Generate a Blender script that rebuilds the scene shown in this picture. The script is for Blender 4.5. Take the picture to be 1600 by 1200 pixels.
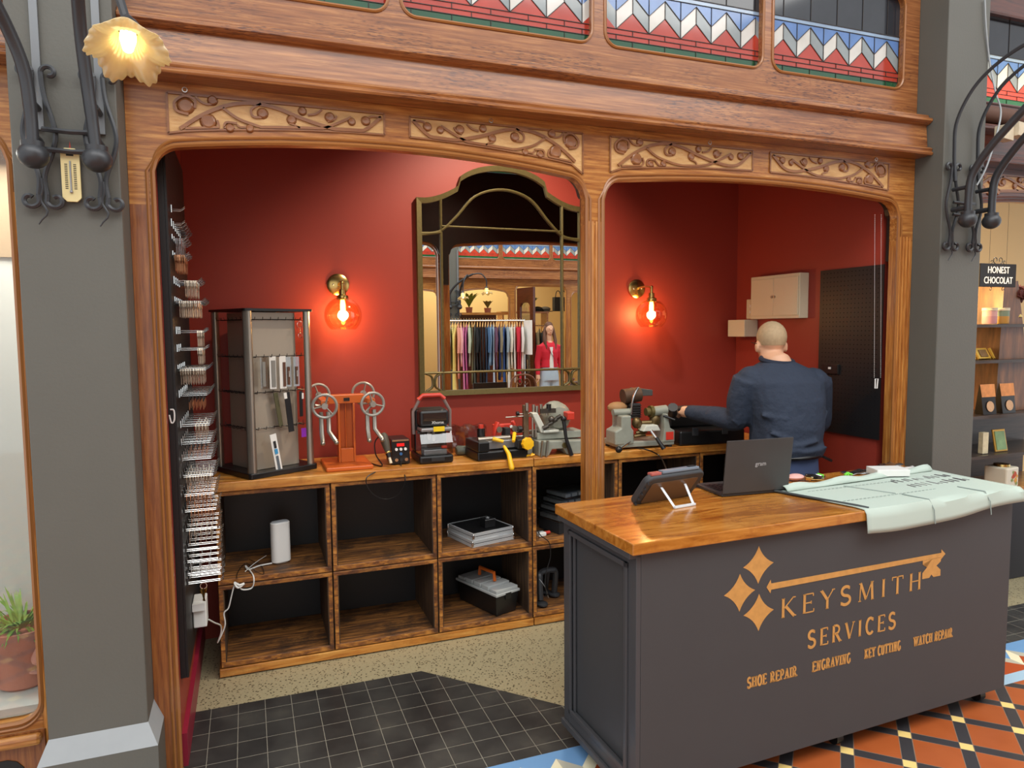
import bpy, math, random
from mathutils import Vector, Matrix, Euler
for o in list(bpy.data.objects): bpy.data.objects.remove(o)
random.seed(7)
SC = bpy.context.scene
COL = SC.collection
# ---------------------------------------------------------------- camera
# x runs along the shopfront, y into the shop, z up; the lens is 1.66 m above the arcade floor
ROT = Matrix(((0.9359517, 0.0356553, -0.3503185), (-0.3520155, 0.0695549, -0.9334062), (-0.0089145, 0.9969407, 0.0776512)))
FPX = 1100.416
EYE = Vector((0, 0, 1.66))
cd = bpy.data.cameras.new('camera'); cam = bpy.data.objects.new('camera', cd); COL.objects.link(cam)
cd.sensor_width = 36; cd.lens = FPX / 1600 * 36; cd.clip_start = .05; cd.clip_end = 60
cam.matrix_world = Matrix.Translation(EYE) @ ROT.to_4x4()
SC.camera = cam
# ---------------------------------------------------------------- daylight from the glass roof of the arcade
SC.view_settings.view_transform = 'Standard'; SC.view_settings.look = 'None'
SC.view_settings.gamma = 1; SC.view_settings.use_curve_mapping = False
SC.view_settings.exposure = 0.35
wd = bpy.data.worlds.new('sky'); SC.world = wd; wd.use_nodes = True
bg = wd.node_tree.nodes['Background']; bg.inputs[0].default_value = (0.93, 0.97, 1.0, 1); bg.inputs[1].default_value = 1.0
def light(name, kind, loc, power, color=(1, 1, 1), rot=(0, 0, 0), size=.1, sizey=None, spot=None, blend=.5):
    l = bpy.data.lights.new(name, kind); l.energy = power; l.color = color
    if kind == 'AREA':
        l.size = size
        if sizey: l.shape = 'RECTANGLE'; l.size_y = sizey
    else: l.shadow_soft_size = size
    if kind == 'SPOT': l.spot_size = math.radians(spot); l.spot_blend = blend
    o = bpy.data.objects.new(name, l); COL.objects.link(o); o.location = loc; o.rotation_euler = rot
    return o
def aim(o, target):
    o.rotation_euler = (Vector(target) - o.location).to_track_quat('-Z', 'Y').to_euler()
light('arcade_skylight', 'AREA', (1.6, -0.9, 5.4), 330, (1, .985, .95), (math.radians(-8), 0, 0), 9, 3.6)

_s = light('shop_spot', 'SPOT', (1.45, 3.065, 3.165), 115, (1, .86, .68), size=.05, spot=104, blend=.6); aim(_s, (1.35, 3.95, 1.25))
# ---------------------------------------------------------------- measuring
def ray(px, py):
    return ROT @ Vector((px - 800, -(py - 600), -FPX))
def at(px, py, Y=None, Z=None, X=None):
    r = ray(px, py)
    if Y is not None: t = Y / r.y
    elif Z is not None: t = (Z - 1.66) / r.z
    else: t = X / r.x
    return EYE + r * t
MY = 4.03                         # plane of the mirror glass
def opp(px, py, Yv):              # a point of the far side of the arcade, as the mirror shows it
    p = at(px, py, Y=Yv); return Vector((p.x, 2 * MY - Yv, p.z))

# ---------------------------------------------------------------- materials
def lin(h):
    h = h.lstrip('#'); c = [int(h[i:i + 2], 16) / 255 for i in (0, 2, 4)]
    return tuple((x / 12.92 if x <= .04045 else ((x + .055) / 1.055) ** 2.4) for x in c) + (1,)
MATS = {}
def mat(name, color, rough=.5, metal=0, emit=None, es=0, noise=0, nscale=20, bump=0, bscale=60, spec=.5, trans=0, alpha=1, coat=0):
    if name in MATS: return MATS[name]
    m = bpy.data.materials.new(name); m.use_nodes = True; nt = m.node_tree; b = nt.nodes['Principled BSDF']
    c = lin(color) if isinstance(color, str) else tuple(color) + (1,)
    b.inputs['Base Color'].default_value = c
    b.inputs['Roughness'].default_value = rough; b.inputs['Metallic'].default_value = metal
    b.inputs['Specular IOR Level'].default_value = spec
    b.inputs['Transmission Weight'].default_value = trans; b.inputs['Alpha'].default_value = alpha
    b.inputs['Coat Weight'].default_value = coat
    if emit: b.inputs['Emission Color'].default_value = lin(emit); b.inputs['Emission Strength'].default_value = es
    if noise or bump:
        tc = nt.nodes.new('ShaderNodeTexCoord')
        n = nt.nodes.new('ShaderNodeTexNoise'); n.inputs['Scale'].default_value = nscale; n.inputs['Detail'].default_value = 5
        nt.links.new(tc.outputs['Object'], n.inputs['Vector'])
        if noise:
            mx = nt.nodes.new('ShaderNodeMix'); mx.data_type = 'RGBA'
            mx.inputs[6].default_value = tuple(min(1, x * (1 + noise)) for x in c[:3]) + (1,)
            mx.inputs[7].default_value = tuple(x * (1 - noise) for x in c[:3]) + (1,)
            nt.links.new(n.outputs['Fac'], mx.inputs[0]); nt.links.new(mx.outputs[2], b.inputs['Base Color'])
        if bump:
            n2 = nt.nodes.new('ShaderNodeTexNoise'); n2.inputs['Scale'].default_value = bscale; n2.inputs['Detail'].default_value = 4
            nt.links.new(tc.outputs['Object'], n2.inputs['Vector'])
            bp = nt.nodes.new('ShaderNodeBump'); bp.inputs['Strength'].default_value = bump; bp.inputs['Distance'].default_value = .01
            nt.links.new(n2.outputs['Fac'], bp.inputs['Height']); nt.links.new(bp.outputs[0], b.inputs['Normal'])
    MATS[name] = m; return m
def ramp(nt, stops):
    r = nt.nodes.new('ShaderNodeValToRGB'); e = r.color_ramp.elements
    while len(e) < len(stops): e.new(.5)
    for i, (p, c) in enumerate(stops): e[i].position = p; e[i].color = lin(c) if isinstance(c, str) else c
    return r
def wood(name, stops, axis=0, scale=6, stretch=14, rough=.3, coat=.3, knots=0, bump=.05, pores=0, porecol='#3a1a10', grime=0, grimecol='#2a1a12'):
    if name in MATS: return MATS[name]
    m = bpy.data.materials.new(name); m.use_nodes = True; nt = m.node_tree; b = nt.nodes['Principled BSDF']
    L = nt.links.new; N = nt.nodes.new
    b.inputs['Roughness'].default_value = rough; b.inputs['Coat Weight'].default_value = coat; b.inputs['Coat Roughness'].default_value = .15
    tc = N('ShaderNodeTexCoord'); mp = N('ShaderNodeMapping'); L(tc.outputs['Object'], mp.inputs['Vector'])
    s = [stretch] * 3; s[axis] = 1; mp.inputs['Scale'].default_value = s
    n = N('ShaderNodeTexNoise'); n.inputs['Scale'].default_value = scale; n.inputs['Detail'].default_value = 6; n.inputs['Roughness'].default_value = .6; n.inputs['Distortion'].default_value = knots
    L(mp.outputs[0], n.inputs['Vector'])
    r = ramp(nt, stops); L(n.outputs['Fac'], r.inputs[0]); out = r.outputs[0]
    if pores:
        mp2 = N('ShaderNodeMapping'); L(tc.outputs['Object'], mp2.inputs['Vector']); s2 = [90] * 3; s2[axis] = 9; mp2.inputs['Scale'].default_value = s2
        n2 = N('ShaderNodeTexNoise'); n2.inputs['Scale'].default_value = 3; n2.inputs['Detail'].default_value = 2; L(mp2.outputs[0], n2.inputs['Vector'])
        r2 = ramp(nt, [(.52, (0, 0, 0, 1)), (.62, (1, 1, 1, 1))]); L(n2.outputs['Fac'], r2.inputs[0])
        n3 = N('ShaderNodeTexNoise'); n3.inputs['Scale'].default_value = 2.2; mp3 = N('ShaderNodeMapping'); s3 = [3] * 3; s3[axis] = .8; mp3.inputs['Scale'].default_value = s3
        L(tc.outputs['Object'], mp3.inputs['Vector']); L(mp3.outputs[0], n3.inputs['Vector'])
        r3 = ramp(nt, [(.45, (0, 0, 0, 1)), (.6, (pores, pores, pores, 1))]); L(n3.outputs['Fac'], r3.inputs[0])
        ml = N('ShaderNodeMath'); ml.operation = 'MULTIPLY'; L(r2.outputs[0], ml.inputs[0]); L(r3.outputs[0], ml.inputs[1])
        mx = N('ShaderNodeMix'); mx.data_type = 'RGBA'; L(ml.outputs[0], mx.inputs[0]); L(out, mx.inputs[6]); mx.inputs[7].default_value = lin(porecol); out = mx.outputs[2]
    if grime:
        n4 = N('ShaderNodeTexNoise'); n4.inputs['Scale'].default_value = 5; n4.inputs['Detail'].default_value = 7; n4.inputs['Roughness'].default_value = .7
        L(tc.outputs['Object'], n4.inputs['Vector'])
        r4 = ramp(nt, [(.5, (0, 0, 0, 1)), (.62, (grime, grime, grime, 1))]); L(n4.outputs['Fac'], r4.inputs[0])
        mx = N('ShaderNodeMix'); mx.data_type = 'RGBA'; L(r4.outputs[0], mx.inputs[0]); L(out, mx.inputs[6]); mx.inputs[7].default_value = lin(grimecol); out = mx.outputs[2]
    L(out, b.inputs['Base Color'])
    bp = N('ShaderNodeBump'); bp.inputs['Strength'].default_value = bump; bp.inputs['Distance'].default_value = .01; L(n.outputs['Fac'], bp.inputs['Height']); L(bp.outputs[0], b.inputs['Normal'])
    MATS[name] = m; return m
FR = [(.3, '#7a431c'), (.48, '#a3662d'), (.62, '#bd8342'), (.75, '#cf9c5a')]
W_FRAME = wood('varnished_wood', FR, 0, 5, 16, pores=.25)
W_FRAMEV = wood('varnished_wood_upright', [(.3, '#80461c'), (.48, '#a9692c'), (.62, '#c18440'), (.75, '#d09a56')], 2, 5, 16)
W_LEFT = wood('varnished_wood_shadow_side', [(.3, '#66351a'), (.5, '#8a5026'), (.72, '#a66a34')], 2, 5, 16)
W_FASC = wood('varnished_fascia_wood', [(.3, '#6c3c1c'), (.5, '#925a30'), (.7, '#b27a46')], 0, 4, 22, pores=.9, porecol='#4a261c')
W_DARK = wood('dark_varnished_wood', [(.3, '#3a170c'), (.6, '#5e2a17')], 0, 5, 14)
W_CARVE = wood('carved_vine_wood', [(.3, '#7c4a28'), (.7, '#97643a')], 0, 8, 6)
W_PALE = wood('pale_carved_ground', [(.3, '#b8874c'), (.7, '#d6ac70')], 0, 10, 3, rough=.5, bump=.6)
W_TOP = wood('counter_top_wood', [(.25, '#70380f'), (.42, '#a5641f'), (.58, '#bd7c32'), (.75, '#cf9346')], 0, 3.2, 7, rough=.22, coat=.6, knots=1.2, bump=.03, grime=.55, grimecol='#8a4a1a')
W_BENCH = wood('bench_top_wood', [(.25, '#8a4c18'), (.45, '#bd7a30'), (.7, '#d8a052')], 0, 4, 9, rough=.35, knots=.8, grime=.4, grimecol='#6e3c18')
W_CRATE = wood('crate_wood', [(.25, '#2a1b14'), (.42, '#54361f'), (.56, '#8a5a2c'), (.75, '#b98040')], 0, 4, 10, rough=.6, coat=0, knots=.5, grime=.75, grimecol='#33251c')  # old crate wood; grime and dark tones partly paint in the crates' inner shade
W_CRATEV = wood('crate_wood_upright_shaded', [(.25, '#1f1713'), (.42, '#3c2c20'), (.6, '#5c442e'), (.8, '#7a5c3c')], 2, 4, 10, rough=.6, coat=0, knots=.5, grime=.75, grimecol='#33251c')  # side boards: crate wood darkened further, inner shade put into its colour
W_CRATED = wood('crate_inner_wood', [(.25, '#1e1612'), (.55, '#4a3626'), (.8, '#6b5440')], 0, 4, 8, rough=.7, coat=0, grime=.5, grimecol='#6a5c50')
M_GREY = mat('grey_pillar_paint', '#5c5b54', .55, noise=.08, nscale=4, bump=.08, bscale=90)
M_GREYL = mat('pale_grey_plinth_paint', '#9ba0a2', .5, noise=.05)
M_RED = mat('red_wall_paint', '#993628', .52, noise=.05, nscale=3, bump=.03, bscale=25)
M_SKIRT = mat('crimson_skirting_paint', '#8e2238', .4)
M_BLACK = mat('black_paint', '#191819', .45)
M_BLK = mat('black_plastic', '#151516', .35)
M_BLKM = mat('black_matt', '#1d1d1f', .7)
M_IRON = mat('dark_grey_iron', '#3a3b3e', .38, .3)
M_CHROME = mat('chrome', '#d9d9d6', .18, 1)
M_STEEL = mat('brushed_steel', '#aba59a', .35, .9)
M_NICK = mat('nickel_keys', '#b9ab98', .35, .75, noise=.25, nscale=200)
M_COPPER = mat('copper_keys', '#b5805c', .35, .75)
M_WHITE = mat('white_plastic', '#e4e4e0', .4)
M_CREAM = mat('cream_plastic', '#d9cdb0', .45)
M_ORANGE = mat('orange_enamel', '#c65f20', .35, coat=.3)
M_GREYP = mat('grey_machine_enamel', '#8d9085', .42, noise=.2, nscale=30)
M_ALU = mat('aluminium', '#a3a4a6', .4, .8)
M_BRASS = mat('brass', '#c8a866', .25, 1)
M_OLDBR = mat('old_gilt_frame', '#665a34', .5, .5, noise=.3, nscale=60)
M_RUBR = mat('red_plastic', '#c63a2a', .35)
M_YEL = mat('yellow_plastic', '#f0b81c', .4)
M_COUNTER = mat('charcoal_counter_paint', '#414244', .5, noise=.05, nscale=6)
M_COUNTERS = mat('charcoal_moulding_paint', '#46474a', .4)
M_GOLD = mat('gold_sign_paint', '#cf9a56', .45, .15, noise=.22, nscale=40)
M_CLOTH = mat('mint_cloth', '#b3c1b6', .8)
M_BLUEC = mat('navy_shirt_cloth', '#293345', .85, noise=.14, nscale=10, bump=1.0, bscale=20)
M_BLUEJ = mat('blue_apron_cloth', '#39486a', .85, noise=.15, nscale=8)
M_SKIN = mat('skin', '#d9a888', .5, noise=.06)
def glassy(name, color, fac=.12, rough=.03):
    if name in MATS: return MATS[name]
    m = bpy.data.materials.new(name); m.use_nodes = True; nt = m.node_tree; nt.nodes.clear()
    o = nt.nodes.new('ShaderNodeOutputMaterial'); t = nt.nodes.new('ShaderNodeBsdfTransparent'); g = nt.nodes.new('ShaderNodeBsdfGlossy'); x = nt.nodes.new('ShaderNodeMixShader')
    lw = nt.nodes.new('ShaderNodeLayerWeight'); lw.inputs[0].default_value = .35
    mm = nt.nodes.new('ShaderNodeMath'); mm.operation = 'MULTIPLY_ADD'; mm.inputs[1].default_value = .6; mm.inputs[2].default_value = fac
    nt.links.new(lw.outputs['Facing'], mm.inputs[0])
    t.inputs[0].default_value = lin(color); g.inputs[1].default_value = rough
    nt.links.new(mm.outputs[0], x.inputs[0]); nt.links.new(t.outputs[0], x.inputs[1]); nt.links.new(g.outputs[0], x.inputs[2]); nt.links.new(x.outputs[0], o.inputs[0])
    MATS[name] = m; return m
G_CLEAR = glassy('clear_plastic', '#eef0f0', .1)
G_AMBER = glassy('amber_glass', '#ffe8c4', .08)
G_WIN = glassy('window_glass', '#f2f4f4', .03)
def stain(name, color, tr=.5):
    if name in MATS: return MATS[name]
    m = bpy.data.materials.new(name); m.use_nodes = True; nt = m.node_tree; nt.nodes.clear(); N = nt.nodes.new; L = nt.links.new
    o = N('ShaderNodeOutputMaterial'); d = N('ShaderNodeBsdfDiffuse'); t = N('ShaderNodeBsdfTranslucent'); g = N('ShaderNodeBsdfGlossy'); a = N('ShaderNodeMixShader'); b = N('ShaderNodeMixShader')
    tc = N('ShaderNodeTexCoord'); n = N('ShaderNodeTexNoise'); n.inputs['Scale'].default_value = 9; L(tc.outputs['Object'], n.inputs['Vector'])
    c = lin(color); mx = N('ShaderNodeMix'); mx.data_type = 'RGBA'; mx.inputs[6].default_value = tuple(x * .75 for x in c[:3]) + (1,); mx.inputs[7].default_value = tuple(min(1, x * 1.3) for x in c[:3]) + (1,)
    L(n.outputs['Fac'], mx.inputs[0]); L(mx.outputs[2], d.inputs[0]); L(mx.outputs[2], t.inputs[0])
    g.inputs[1].default_value = .08; a.inputs[0].default_value = tr; b.inputs[0].default_value = .08
    L(d.outputs[0], a.inputs[1]); L(t.outputs[0], a.inputs[2]); L(a.outputs[0], b.inputs[1]); L(g.outputs[0], b.inputs[2]); L(b.outputs[0], o.inputs[0])
    MATS[name] = m; return m

# ---------------------------------------------------------------- mesh builder
WM = {}
class MB:
    def __init__(s, local=False): s.v = []; s.f = []; s.m = []; s.cur = 0; s.M = None; s.local = local
    def add(s, vs, fs):
        b = len(s.v)
        s.v += [(s.M @ Vector(v)) if s.M else Vector(v) for v in vs]
        for f in fs: s.f.append([b + i for i in f]); s.m.append(s.cur)
        return s
    def mi(s, i): s.cur = i; return s
    def bx(s, x0, x1, y0, y1, z0, z1):
        return s.add([(x0, y0, z0), (x1, y0, z0), (x1, y1, z0), (x0, y1, z0), (x0, y0, z1), (x1, y0, z1), (x1, y1, z1), (x0, y1, z1)],
                     [(0, 3, 2, 1), (4, 5, 6, 7), (0, 1, 5, 4), (1, 2, 6, 5), (2, 3, 7, 6), (3, 0, 4, 7)])
    def ob(s, c, size, rot=(0, 0, 0)):
        R = Euler(rot).to_matrix(); c = Vector(c); h = [x / 2 for x in size]
        P = [c + R @ Vector((a * h[0], b * h[1], d * h[2])) for d in (-1, 1) for a, b in ((-1, -1), (1, -1), (1, 1), (-1, 1))]
        return s.add(P, [(0, 3, 2, 1), (4, 5, 6, 7), (0, 1, 5, 4), (1, 2, 6, 5), (2, 3, 7, 6), (3, 0, 4, 7)])
    def tube(s, pts, r, n=8, closed=False, flat=None):
        pts = [Vector(p) for p in pts]; k = len(pts); rr = r if isinstance(r, (list, tuple)) else [r] * k
        vs = []; prev = None
        for i, p in enumerate(pts):
            if closed: t = pts[(i + 1) % k] - pts[i - 1]
            else: t = pts[min(i + 1, k - 1)] - pts[max(i - 1, 0)]
            if t.length < 1e-9: t = Vector((0, 0, 1))
            t.normalize()
            if prev is None:
                a = Vector((0, 0, 1)) if abs(t.z) < .9 else Vector((1, 0, 0)); u = t.cross(a).normalized()
            else: u = (prev - t * prev.dot(t)); u = u.normalized() if u.length > 1e-6 else prev
            prev = u; w = t.cross(u)
            for j in range(n):
                an = 2 * math.pi * j / n; vs.append(p + (u * math.cos(an) + w * math.sin(an) * (flat or 1)) * rr[i])
        fs = []
        for i in range(k if closed else k - 1):
            for j in range(n):
                a = i * n + j; b = i * n + (j + 1) % n; c = ((i + 1) % k) * n + (j + 1) % n; d = ((i + 1) % k) * n + j; fs.append((a, b, c, d))
        if not closed: fs.append(tuple(range(n))[::-1]); fs.append(tuple(range((k - 1) * n, k * n)))
        return s.add(vs, fs)
    def cyl(s, p0, p1, r0, r1=None, n=16): return s.tube([p0, p1], [r0, r0 if r1 is None else r1], n)
    def lathe(s, prof, c=(0, 0, 0), n=20, axis=(0, 0, 1), wav=None):
        ax = Vector(axis).normalized(); a = Vector((0, 0, 1)) if abs(ax.z) < .9 else Vector((1, 0, 0)); u = ax.cross(a).normalized()
        if abs(ax.z) > .9: u = Vector((1, 0, 0))
        w = ax.cross(u); vs = []; c = Vector(c)
        for i, (r, z) in enumerate(prof):
            for j in range(n):
                an = 2 * math.pi * j / n; k = wav(i, an) if wav else (1, 0); vs.append(c + ax * (z + k[1]) + (u * math.cos(an) + w * math.sin(an)) * r * k[0])
        fs = [(i * n + j, i * n + (j + 1) % n, (i + 1) * n + (j + 1) % n, (i + 1) * n + j) for i in range(len(prof) - 1) for j in range(n)]
        return s.add(vs, fs)
    def sph(s, c, r, n=14, rot=None):
        r = r if isinstance(r, (tuple, list)) else (r, r, r); c = Vector(c); R = Euler(rot).to_matrix() if rot else Matrix.Identity(3); m = max(5, n // 2); vs = [c + R @ Vector((0, 0, -r[2]))]
        for i in range(1, m):
            ph = -math.pi / 2 + math.pi * i / m
            for j in range(n): th = 2 * math.pi * j / n; vs.append(c + R @ Vector((r[0] * math.cos(ph) * math.cos(th), r[1] * math.cos(ph) * math.sin(th), r[2] * math.sin(ph))))
        vs.append(c + R @ Vector((0, 0, r[2]))); fs = [(0, 1 + (j + 1) % n, 1 + j) for j in range(n)]
        for i in range(m - 2):
            for j in range(n): a = 1 + i * n + j; b = 1 + i * n + (j + 1) % n; fs.append((a, b, b + n, a + n))
        b = 1 + (m - 2) * n; fs += [(b + j, b + (j + 1) % n, len(vs) - 1) for j in range(n)]
        return s.add(vs, fs)
    def prism(s, poly, o, U, V, W):
        o = Vector(o); U = Vector(U); V = Vector(V); W = Vector(W); k = len(poly)
        vs = [o + U * a + V * b for a, b in poly] + [o + U * a + V * b + W for a, b in poly]
        return s.add(vs, [tuple(range(k))[::-1], tuple(range(k, 2 * k))] + [(i, (i + 1) % k, k + (i + 1) % k, k + i) for i in range(k)])
    def grid(s, P, th=None):          # P[i][j] of points; th = thickness vector or callable
        n = len(P); k = len(P[0]); vs = [p for r in P for p in r]
        s.add(vs, [(i * k + j, i * k + j + 1, (i + 1) * k + j + 1, (i + 1) * k + j) for i in range(n - 1) for j in range(k - 1)])
        return s
    def ribbon(s, pts, w, o, U, V, W):  # a flat stroke of width w through 2-D points
        o = Vector(o); U = Vector(U); V = Vector(V); W = Vector(W); k = len(pts); ww = w if isinstance(w, (list, tuple)) else [w] * k; L = []; R = []
        for i, (x, y) in enumerate(pts):
            a = pts[max(i - 1, 0)]; b = pts[min(i + 1, k - 1)]; t = Vector((b[0] - a[0], b[1] - a[1])); t = t.normalized() if t.length else Vector((1, 0))
            nx, ny = -t.y * ww[i] / 2, t.x * ww[i] / 2; L.append((x + nx, y + ny)); R.append((x - nx, y - ny))
        for i in range(k - 1): s.prism([L[i], L[i + 1], R[i + 1], R[i]], o, U, V, W)
        return s
    def build(s, name, mats, parent=None, smooth=False, bevel=0, label=None, cat=None, group=None, kind=None, remesh=0, solid=0, sub=0, ang=40):
        me = bpy.data.meshes.new(name); P = s.v
        if parent is not None and not s.local:
            inv = WM[parent.name].inverted(); P = [inv @ v for v in P]
        org = Vector((0, 0, 0))
        if parent is None and not s.local and kind != 'structure':
            xs = [v.x for v in P]; ys = [v.y for v in P]; zs = [v.z for v in P]
            org = Vector(((min(xs) + max(xs)) / 2, (min(ys) + max(ys)) / 2, min(zs))); P = [v - org for v in P]
        me.from_pydata([tuple(v) for v in P], [], s.f); me.validate()
        for m in (mats if isinstance(mats, (list, tuple)) else [mats]): me.materials.append(m)
        if len(me.polygons) == len(s.m): me.polygons.foreach_set('material_index', s.m)
        o = bpy.data.objects.new(name, me); COL.objects.link(o); o.location = org
        WM[o.name] = Matrix.Translation(org)
        if parent is not None: o.parent = parent; WM[o.name] = WM[parent.name].copy()
        if bevel: b = o.modifiers.new('bevel', 'BEVEL'); b.width = bevel; b.segments = 2; b.limit_method = 'ANGLE'; b.angle_limit = math.radians(40)
        if solid: b = o.modifiers.new('solid', 'SOLIDIFY'); b.thickness = solid; b.offset = 0
        if remesh: b = o.modifiers.new('remesh', 'REMESH'); b.mode = 'VOXEL'; b.voxel_size = remesh; b.use_smooth_shade = True; c = o.modifiers.new('smooth', 'SMOOTH'); c.iterations = 4; c.factor = .5
        if sub: b = o.modifiers.new('sub', 'SUBSURF'); b.levels = sub; b.render_levels = sub
        if smooth:
            me.polygons.foreach_set('use_smooth', [True] * len(me.polygons))
            try: me.set_sharp_from_angle(angle=math.radians(ang))
            except Exception: pass
        me.update(); tag(o, label, cat, group, kind); return o
def tag(o, label=None, cat=None, group=None, kind=None):
    if label: o['label'] = label
    if cat: o['category'] = cat
    if group: o['group'] = group
    if kind: o['kind'] = kind
    return o
def thing(name, label, cat, loc=(0, 0, 0), rz=0, group=None):
    o = bpy.data.objects.new(name, None); COL.objects.link(o); o.location = loc; o.rotation_euler = (0, 0, rz); o.empty_display_size = .05
    WM[o.name] = Matrix.Translation(Vector(loc)) @ Matrix.Rotation(rz, 4, 'Z'); return tag(o, label, cat, group)
def kids(o): return [c for c in COL.objects if c.parent == o]
def copy_tree(o, parent=None):
    c = o.copy(); COL.objects.link(c)
    if parent is not None: c.parent = parent
    for ch in kids(o): copy_tree(ch, c)
    return c
def place(o, loc, rz=0, label=None, group=None):
    o.location = loc; o.rotation_euler = (0, 0, rz)
    if label: o['label'] = label
    if group: o['group'] = group
    return o
def box(name, m, x0, x1, y0, y1, z0, z1, parent=None, **k): return MB().bx(x0, x1, y0, y1, z0, z1).build(name, m, parent, **k)
def smoothpts(pts, n=6, closed=False):     # Catmull-Rom
    pts = [Vector(p) for p in pts]; k = len(pts); out = []
    for i in range(k if closed else k - 1):
        if closed: a, b, c, d = pts[i - 1], pts[i], pts[(i + 1) % k], pts[(i + 2) % k]
        else: a, b, c, d = pts[max(i - 1, 0)], pts[i], pts[i + 1], pts[min(i + 2, k - 1)]
        for j in range(n):
            t = j / n; out.append(.5 * ((2 * b) + (c - a) * t + (2 * a - 5 * b + 4 * c - d) * t * t + (3 * b - a - 3 * c + d) * t ** 3))
    if not closed: out.append(pts[-1])
    return out
def text(name, body, size, loc, rot, m, parent=None, ext=.0006, align='CENTER', sx=1, loc_=False):
    cu = bpy.data.curves.new(name, 'FONT'); cu.body = body; cu.size = size; cu.extrude = ext; cu.align_x = align; cu.align_y = 'CENTER'; cu.resolution_u = 2
    t = bpy.data.objects.new('tmp', cu); COL.objects.link(t); bpy.context.view_layer.update()
    me = bpy.data.meshes.new_from_object(t.evaluated_get(bpy.context.evaluated_depsgraph_get())); bpy.data.objects.remove(t)
    X = Matrix.Translation(Vector(loc)) @ Euler(rot).to_matrix().to_4x4() @ Matrix.Diagonal((sx, 1, 1, 1))
    b = MB(local=True); b.v = [X @ v.co for v in me.vertices]; b.f = [list(p.vertices) for p in me.polygons]; b.m = [0] * len(b.f)
    if parent is not None and not loc_: 
        inv = WM[parent.name].inverted(); b.v = [inv @ v for v in b.v]
    return b.build(name, m, parent)
# stroke letters with serifs, 1 unit high
def arcp(cx, cy, rx, ry, a0, a1, n=10): return [(cx + rx * math.cos(math.radians(a0 + (a1 - a0) * i / n)), cy + ry * math.sin(math.radians(a0 + (a1 - a0) * i / n))) for i in range(n + 1)]
GL = {  # width, strokes (points, 1 thick / 0 thin), serif feet
 'K': (.72, [([(.15, 0), (.15, 1)], 1), ([(.15, .42), (.6, 1)], 0), ([(.27, .56), (.64, 0)], 1)], [(.15, 0), (.15, 1), (.62, 1), (.66, 0)]),
 'E': (.6, [([(.15, 0), (.15, 1)], 1), ([(.15, .98), (.54, .98)], 0), ([(.15, .52), (.45, .52)], 0), ([(.15, .02), (.57, .02)], 0), ([(.54, .98), (.54, .84)], 0), ([(.57, .02), (.57, .18)], 0), ([(.45, .6), (.45, .44)], 0)], [(.15, 0), (.15, 1)]),
 'Y': (.72, [([(.1, 1), (.37, .48)], 1), ([(.64, 1), (.37, .48)], 0), ([(.37, .5), (.37, 0)], 1)], [(.1, 1), (.64, 1), (.37, 0)]),
 'S': (.58, [(arcp(.3, .75, .2, .23, 40, 180) + arcp(.3, .75, .2, .24, 180, 250) + arcp(.28, .26, .22, .24, 70, -90) + arcp(.28, .24, .21, .22, -90, -150, 5), 1), ([(.46, .98), (.46, .82)], 0), ([(.08, .02), (.08, .2)], 0)], []),
 'M': (.95, [([(.17, 0), (.2, 1)], 0), ([(.2, 1), (.47, .08)], 1), ([(.47, .08), (.74, 1)], 0), ([(.74, 1), (.79, 0)], 1)], [(.17, 0), (.19, 1), (.76, 1), (.79, 0)]),
 'I': (.32, [([(.16, 0), (.16, 1)], 1)], [(.16, 0), (.16, 1)]),
 'T': (.66, [([(.33, 0), (.33, 1)], 1), ([(.06, .97), (.6, .97)], 0), ([(.06, 1), (.06, .8)], 0), ([(.6, 1), (.6, .8)], 0)], [(.33, 0)]),
 'H': (.74, [([(.15, 0), (.15, 1)], 1), ([(.59, 0), (.59, 1)], 1), ([(.15, .52), (.59, .52)], 0)], [(.15, 0), (.15, 1), (.59, 0), (.59, 1)]),
 'R': (.68, [([(.15, 0), (.15, 1)], 1), ([(.15, .98), (.3, .98)] + arcp(.32, .74, .2, .24, 90, -90, 8) + [(.15, .5)], .6), ([(.32, .5), (.6, 0)], 1)], [(.15, 0), (.15, 1), (.62, 0)]),
 'V': (.7, [([(.1, 1), (.36, .02)], 1), ([(.62, 1), (.36, .02)], 0)], [(.1, 1), (.62, 1)]),
 'C': (.64, [(arcp(.36, .5, .26, .48, 45, 315, 14), 1), ([(.55, .98), (.55, .78)], 0)], []),
 'O': (.68, [(arcp(.34, .5, .25, .47, 0, 360, 18), 1)], []),
 'P': (.6, [([(.15, 0), (.15, 1)], 1), ([(.15, .98), (.3, .98)] + arcp(.32, .72, .2, .26, 90, -90, 8) + [(.15, .46)], .6)], [(.15, 0), (.15, 1)]),
 'A': (.7, [([(.1, 0), (.35, 1)], 0), ([(.35, 1), (.6, 0)], 1), ([(.2, .34), (.5, .34)], 0)], [(.1, 0), (.6, 0)]),
 'N': (.76, [([(.15, 0), (.15, 1)], 0), ([(.15, 1), (.6, 0)], 1), ([(.6, 0), (.6, 1)], 0)], [(.15, 0), (.15, 1), (.6, 1)]),
 'G': (.7, [(arcp(.36, .5, .26, .48, 50, 300, 14), 1), ([(.56, .42), (.56, .08)], 1), ([(.44, .42), (.64, .42)], 0)], []),
 'U': (.7, [([(.15, 1), (.15, .25)] + arcp(.35, .25, .2, .22, 180, 360, 8) + [(.55, 1)], 1)], [(.15, 1), (.55, 1)]),
 'W': (.98, [([(.08, 1), (.28, 0)], 1), ([(.28, 0), (.48, .9)], 0), ([(.48, .9), (.68, 0)], 1), ([(.68, 0), (.88, 1)], 0)], [(.08, 1), (.48, 1), (.88, 1)]),
}
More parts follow.
